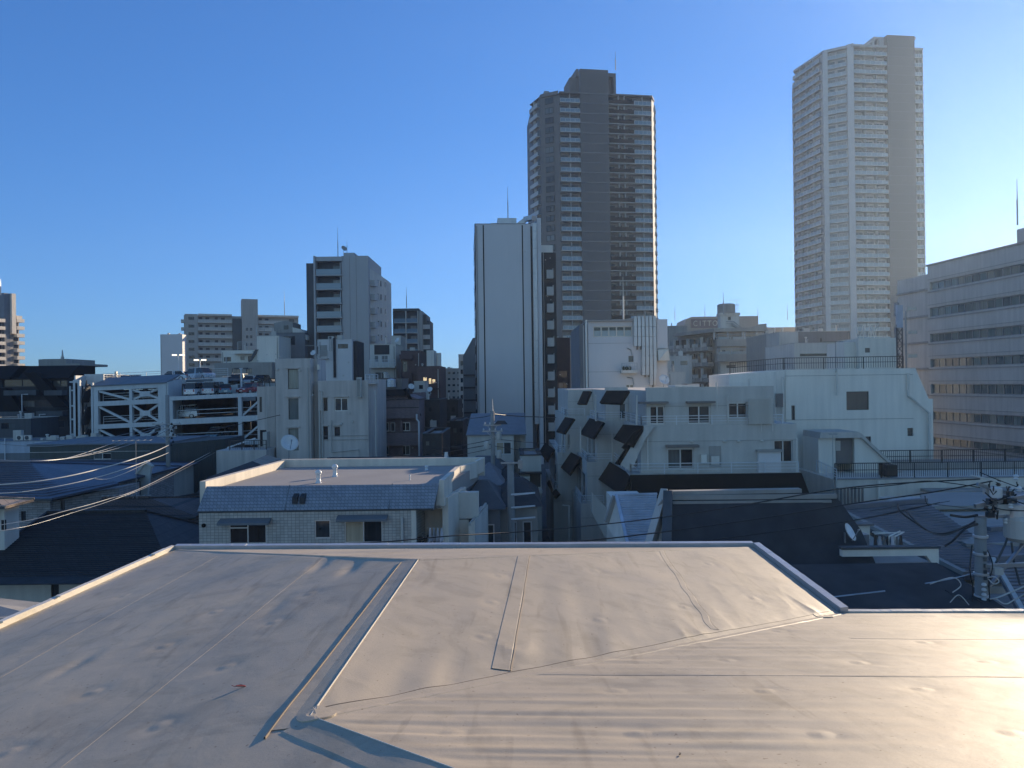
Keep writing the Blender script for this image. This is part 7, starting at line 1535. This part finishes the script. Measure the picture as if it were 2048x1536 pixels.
# equipment cluster hanging right of the pole top
EQ = empty('cable_equipment', 'dense cluster of grey boxes, clamps and insulators on a crossarm above the transformer', 'equipment', (b[0], DN, 0))
m = MB(); m.bar(loc(1950, 1012), loc(2090, 985), .09); m.bar(loc(1955, 968), loc(2090, 1010, DN+.4), .07); m.build('crossarm', 'steel', EQ)
random.seed(11)
for k in range(30):
    x = 1972+random.random()*80; y = 955+random.random()*75; p_ = loc(x, y, DN-.3+random.random()*.6)
    if k % 3 == 0: s_ = .05+random.random()*.09; MB().box(p_[0]-s_, p_[0]+s_, p_[1]-.06, p_[1]+.06, p_[2]-s_*.8, p_[2]+s_*.8).build('junction_box', random.choice(['palegrey', 'dkgrey', 'slate', 'black']), EQ)
    elif k % 3 == 1: MB().lathe(p_, [(.03, 0), (.06, .03), (.03, .06), (.06, .09), (.02, .13)], 10).build('insulator', random.choice(['porcelain', 'rubber', 'brown']), EQ)
    else: q_ = loc(x+random.uniform(-22, 22), y+random.uniform(-8, 10), DN+random.uniform(-.3, .3)); MB().tube([p_, ((p_[0]+q_[0])/2, (p_[1]+q_[1])/2, min(p_[2], q_[2])-.08), q_], .015, 6).build('jumper_cable', 'rubber', EQ)
MB().lathe(loc(2032, 1040), [(.17, 0), (.2, .04), (.2, .36), (.05, .4)], 16).build('can', 'alu', EQ)
MB().lathe(loc(1992, 995), [(.12, 0), (.13, .03), (.13, .22), (.05, .25)], 14).build('can', 'porcelain', EQ)
def cable(pts, r, m, label, group=None, name='cable', n=14, sag=0.0):
    """smooth hanging cable through picture-located points (px, py, depth)"""
    P = [np.array(at(*p)) for p in pts]; out = []
    for i in range(len(P)-1):
        p0 = P[max(i-1, 0)]; p1 = P[i]; p2 = P[i+1]; p3 = P[min(i+2, len(P)-1)]
        for k in range(n):
            t = k/n; out.append(.5*((2*p1)+(-p0+p2)*t+(2*p0-5*p1+4*p2-p3)*t*t+(-p0+3*p1-3*p2+p3)*t**3)-np.array((0, 0, sag*4*t*(1-t))))
    out.append(P[-1]); o = MB().tube(out, r, 6).build(name, m, smooth=True); tag(o, label, 'cable', group); return o
K = lambda *a, **k: cable(*a, **k)
K([(-40, 972, 24), (80, 962, 25), (190, 940, 27), (297, 908, 31), (338, 890, 55)], .022, 'cablewhite', 'thickest pale cable curving up over the navy roof at left')
K([(-40, 988, 24), (60, 982, 25), (190, 956, 27), (300, 920, 31), (338, 905, 55)], .017, 'cablewhite', 'second pale cable with a loop, just below the thickest one')
K([(185, 957, 27), (215, 958, 27.5), (255, 944, 28), (300, 922, 29)], .010, 'cablewhite', 'thin pale cable splitting off the second one over the gable')
K([(-40, 1056, 23), (60, 1040, 24), (130, 1022, 25), (210, 1000, 27), (300, 968, 31), (420, 905, 52)], .010, 'cablewhite', 'pale cable crossing before the stone wall above the black roof')
K([(-40, 1068, 22), (30, 1057, 23), (75, 1047, 24), (150, 1024, 26), (225, 1000, 29), (320, 962, 34), (430, 905, 55)], .008, 'steel', 'lowest pale cable at the left edge above the black roof')
K([(-40, 918, 40), (80, 922, 42), (150, 912, 46), (255, 876, 55), (335, 850, 68)], .022, 'steel', 'upper grey cable rising to the car park pole')
K([(-40, 919, 40), (90, 921, 42), (190, 905, 48), (290, 872, 58), (335, 856, 68)], .022, 'steel', 'middle grey cable rising to the car park pole')
K([(-40, 922, 40), (100, 921, 42), (210, 903, 49), (300, 876, 58), (338, 858, 68)], .02, 'steel', 'lower grey cable rising to the car park pole')
K([(-40, 884, 62), (70, 893, 62), (150, 888, 63), (225, 874, 66), (335, 848, 69)], .03, 'steel', 'grey cable sagging over the low blue building')
K([(415, 862, 66), (480, 848, 72), (560, 830, 76)], .03, 'rubber', 'dark cable running from the green shed past the stucco wall')
K([(338, 850, 69), (420, 856, 60), (520, 848, 76)], .02, 'rubber', 'thin dark cable between the car park pole and the stucco wall') if False else None
K([(987, 828, 55), (1050, 833, 62), (1150, 836, 80)], .04, 'rubber', 'thick dark cable from the pointed pole to the right across the slender tower')
K([(987, 830, 55), (950, 836, 62), (900, 838, 75)], .03, 'rubber', 'dark cable from the pointed pole to the left')
K([(987, 878, 55), (940, 888, 60), (850, 902, 75)], .025, 'rubber', 'upper dark cable crossing the plain pale house to the left')
K([(987, 888, 55), (930, 898, 60), (850, 912, 75)], .03, 'rubber', 'middle dark cable crossing the plain pale house to the left')
K([(987, 896, 55), (930, 908, 60), (850, 920, 75)], .02, 'rubber', 'lower dark cable crossing the plain pale house to the left')
K([(990, 878, 55), (1050, 884, 57), (1110, 888, 59)], .022, 'rubber', 'upper dark cable from the pointed pole to the stepped apartments')
K([(990, 892, 55), (1040, 900, 57), (1090, 903, 59)], .022, 'rubber', 'lower dark cable from the pointed pole to the stepped apartments')
K([(560, 1092, 19), (760, 1084, 21), (900, 1072, 22), (1062, 1062, 24), (1240, 1045, 21), (1440, 1018, 19), (1700, 975, 18), (1960, 958, 17)], .017, 'rubber', 'long dark cable crossing the whole view above the foreground roof')
K([(1060, 1092, 20), (1260, 1072, 19), (1500, 1040, 18), (1700, 1008, 17.5), (1860, 985, 17.2), (1985, 962, 17)], .017, 'rubber', 'lower long dark cable rising right over the huge dark roof')
K([(1380, 1085, 19), (1560, 1062, 18.3), (1740, 1035, 17.6), (1880, 1005, 17.2)], .014, 'rubber', 'third dark cable low over the huge dark roof')
K([(1500, 1068, 19), (1680, 1045, 18), (1830, 1015, 17.4), (1900, 1002, 17)], .008, 'rubber', 'thin dark wire parallel to the third cable')
K([(1940, 950, 17), (1990, 962, 16.8), (2060, 985, 16.5), (2120, 1003, 16)], .018, 'cablewhite', 'bright wire descending to the right edge above the equipment cluster')
K([(1960, 945, 17), (2010, 965, 16.9), (2080, 990, 16.5)], .012, 'rubber', 'dark wire beside the bright descending wire')
K([(1795, 1008, 17.4), (1800, 1022, 17.2), (1830, 1045, 17), (1868, 1066, 17), (1910, 1062, 17), (1955, 1040, 17)], .020, 'rubber', 'heavy dark loop of cable hanging left of the big pole')
K([(1810, 1020, 17.4), (1850, 1058, 17), (1890, 1070, 17), (1930, 1052, 17), (1958, 1044, 17)], .020, 'dkgrey', 'second heavy loop of cable hanging left of the big pole')
K([(1900, 1030, 17.1), (1930, 1034, 17), (1955, 1030, 17)], .03, 'rubber', 'short black sleeve cable joining the big pole from the left')
K([(1850, 1167, 16.6), (1900, 1158, 16.6), (1950, 1146, 16.8)], .012, 'paleblue', 'blue white service wire left of the big pole base')
K([(1860, 1168, 16.4), (1905, 1155, 16.4), (1922, 1170, 16.4), (1905, 1185, 16.4)], .011, 'cablewhite', 'pale curled wire end left of the big pole base')
K([(1975, 1155, 16.6), (1990, 1154, 16.5), (1998, 1163, 16.5), (1988, 1168, 16.5), (1977, 1158, 16.6)], .012, 'cablewhite', 'small pale wire loop right of the big pole')
K([(1980, 1198, 16.5), (1995, 1195, 16.4), (2020, 1185, 16.4), (2060, 1168, 16.2)], .016, 'cablewhite', 'pale cable running off to the right edge above the loop')
K([(1990, 1196, 16.5), (2010, 1208, 16.4), (2028, 1200, 16.4), (2050, 1188, 16.2)], .014, 'cablewhite', 'pale drooping cable near the lower right corner')
K([(1650, 1196, 16.5), (1700, 1190, 16.5), (1770, 1182, 16.5)], .016, 'paleblue', 'short light blue pipe like cable over the dark street corner')
for i, (pts, r_, mt) in enumerate((
    ([(1700, 978, 18), (1790, 970, 17.6), (1850, 962, 17.3), (1900, 966, 17.1), (1960, 975, 17)], .012, 'rubber'),
    ([(1850, 992, 17.3), (1852, 1004, 17.2), (1858, 1012, 17.2)], .012, 'rubber'),
    ([(1740, 1022, 17.6), (1830, 1008, 17.3), (1900, 1012, 17.1), (1960, 1020, 17)], .010, 'dkgrey'),
    ([(1955, 1048, 16.9), (1930, 1058, 16.8), (1905, 1082, 16.8), (1890, 1092, 16.9)], .024, 'rubber'),
    ([(1975, 1100, 16.8), (1985, 1130, 16.7), (1978, 1170, 16.7), (1982, 1225, 16.7)], .014, 'rubber'),
    ([(1944, 1090, 16.8), (1940, 1140, 16.7), (1946, 1180, 16.7), (1942, 1228, 16.7)], .016, 'rubber'),
    ([(1890, 1180, 16.5), (1925, 1200, 16.5), (1945, 1196, 16.6), (1975, 1212, 16.6)], .010, 'rubber'),
    ([(1900, 1205, 16.4), (1918, 1190, 16.4), (1938, 1210, 16.4)], .010, 'cablewhite'),
    ([(1970, 985, 16.8), (1990, 1000, 16.7), (2015, 998, 16.7), (2060, 1012, 16.6)], .016, 'rubber'),
    ([(1965, 1000, 16.9), (2000, 1018, 16.8), (2060, 1022, 16.8)], .013, 'rubber'))):
    K(pts, r_, mt, ['thin black wire above the white terrace wall joining the big pole', 'tiny black drop wire under the upper cable left of the pole', 'thin grey wire just under the lower long cable near the pole', 'thick black cable curling down left from the pole neck', 'black riser cable on the right side of the big pole', 'black riser cable on the left side of the big pole', 'black wire tangled at the foot of the big pole', 'pale short kinked wire at the foot of the big pole', 'black jumper wire through the upper equipment cluster', 'lower black jumper wire through the equipment cluster'][i])
f = Fac('garage_roof', 'dark corrugated garage roof directly beyond the right part of the foreground roof', 'shed', 1700, 1200, 15, 0); u = f.uz(2100, 1200)[0]; z = f.uz(1900, 1228)[1]
m = MB(); m.exx([(0, z-.6), (0, z-.5), (4, z+.05), (4, z-.1)], -2.5, u); m.build('roof', 'slate', f.root); MB().box(-2, u, .3, 3.6, 0, z-.62).build('wall', 'grey', f.root)
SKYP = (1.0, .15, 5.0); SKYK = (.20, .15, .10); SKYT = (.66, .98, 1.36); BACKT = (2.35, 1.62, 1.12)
# ---------------------------------------------------------------- camera, light, air
cam = bpy.data.cameras.new('camera'); co = bpy.data.objects.new('camera', cam); COL.objects.link(co)
cam.sensor_width = 36; cam.lens = 36*FP/2048; cam.clip_start = .1; cam.clip_end = 9000
from mathutils import Matrix
co.matrix_world = Matrix(((cr, sr, 0, 0), (0, 0, -1, 0), (-sr, cr, 0, ZC), (0, 0, 0, 1)))
S.camera = co
AZ, EL = R(39.5), R(13.3)
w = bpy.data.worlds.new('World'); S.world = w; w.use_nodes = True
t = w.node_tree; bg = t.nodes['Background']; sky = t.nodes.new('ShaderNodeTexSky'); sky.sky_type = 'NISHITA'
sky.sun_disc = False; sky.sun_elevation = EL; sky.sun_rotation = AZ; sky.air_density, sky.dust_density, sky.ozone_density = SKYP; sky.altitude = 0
def vmn(op, a, b):
    n = t.nodes.new('ShaderNodeVectorMath'); n.operation = op
    for i, x in enumerate((a, b)):
        if isinstance(x, tuple): n.inputs[i].default_value = x
        else: t.links.new(x, n.inputs[i])
    return n.outputs[0]
den = vmn('ADD', vmn('MULTIPLY', sky.outputs[0], SKYK), (1, 1, 1))   # soft shoulder, as a camera exposes a bright sky
base_sky = vmn('MULTIPLY', vmn('DIVIDE', sky.outputs[0], den), SKYT)
# unseen sky behind the camera brightened and warmed as added fill for shaded walls
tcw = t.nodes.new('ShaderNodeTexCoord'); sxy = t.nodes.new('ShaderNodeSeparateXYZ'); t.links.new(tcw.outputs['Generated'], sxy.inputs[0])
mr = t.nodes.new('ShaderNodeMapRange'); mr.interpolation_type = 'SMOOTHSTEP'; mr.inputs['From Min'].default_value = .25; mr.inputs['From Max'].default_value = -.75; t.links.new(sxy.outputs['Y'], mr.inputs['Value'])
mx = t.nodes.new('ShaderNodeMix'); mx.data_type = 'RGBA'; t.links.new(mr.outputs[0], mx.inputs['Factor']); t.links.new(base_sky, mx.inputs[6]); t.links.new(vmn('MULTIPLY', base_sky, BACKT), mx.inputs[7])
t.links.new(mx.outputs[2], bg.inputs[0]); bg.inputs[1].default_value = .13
sl = bpy.data.lights.new('sun', 'SUN'); sl.energy = 5.0; sl.angle = R(.5); sl.color = (1, .80, .56)
so = bpy.data.objects.new('sun', sl); COL.objects.link(so)
so.rotation_euler = (pi/2-EL, 0, -AZ+pi) if False else (0, 0, 0)
from mathutils import Vector
sd = Vector((sin(AZ)*cos(EL), cos(AZ)*cos(EL), sin(EL)))
so.rotation_mode = 'QUATERNION'; so.rotation_quaternion = sd.to_track_quat('Z', 'Y')
S.view_settings.view_transform = 'Standard'; S.view_settings.look = 'None'; S.view_settings.gamma = 1
S.view_settings.exposure = EXPO
hz = MB().box(-420, 420, -30, 620, -1.2, 128).build('haze', 'white'); tag(hz, None, None, kind='stuff')
hm = bpy.data.materials.new('haze_air'); hm.use_nodes = True; tt = hm.node_tree; tt.nodes.remove(tt.nodes['Principled BSDF'])
pv = tt.nodes.new('ShaderNodeVolumePrincipled'); pv.inputs['Color'].default_value = (.58, .75, 1, 1); pv.inputs['Density'].default_value = HAZE; pv.inputs['Anisotropy'].default_value = .6
tt.links.new(pv.outputs[0], tt.nodes['Material Output'].inputs['Volume']); hz.data.materials.clear(); hz.data.materials.append(hm)
if HAZE == 0: bpy.data.objects.remove(hz)
S.cycles.volume_bounces = 0; S.cycles.max_bounces = 6
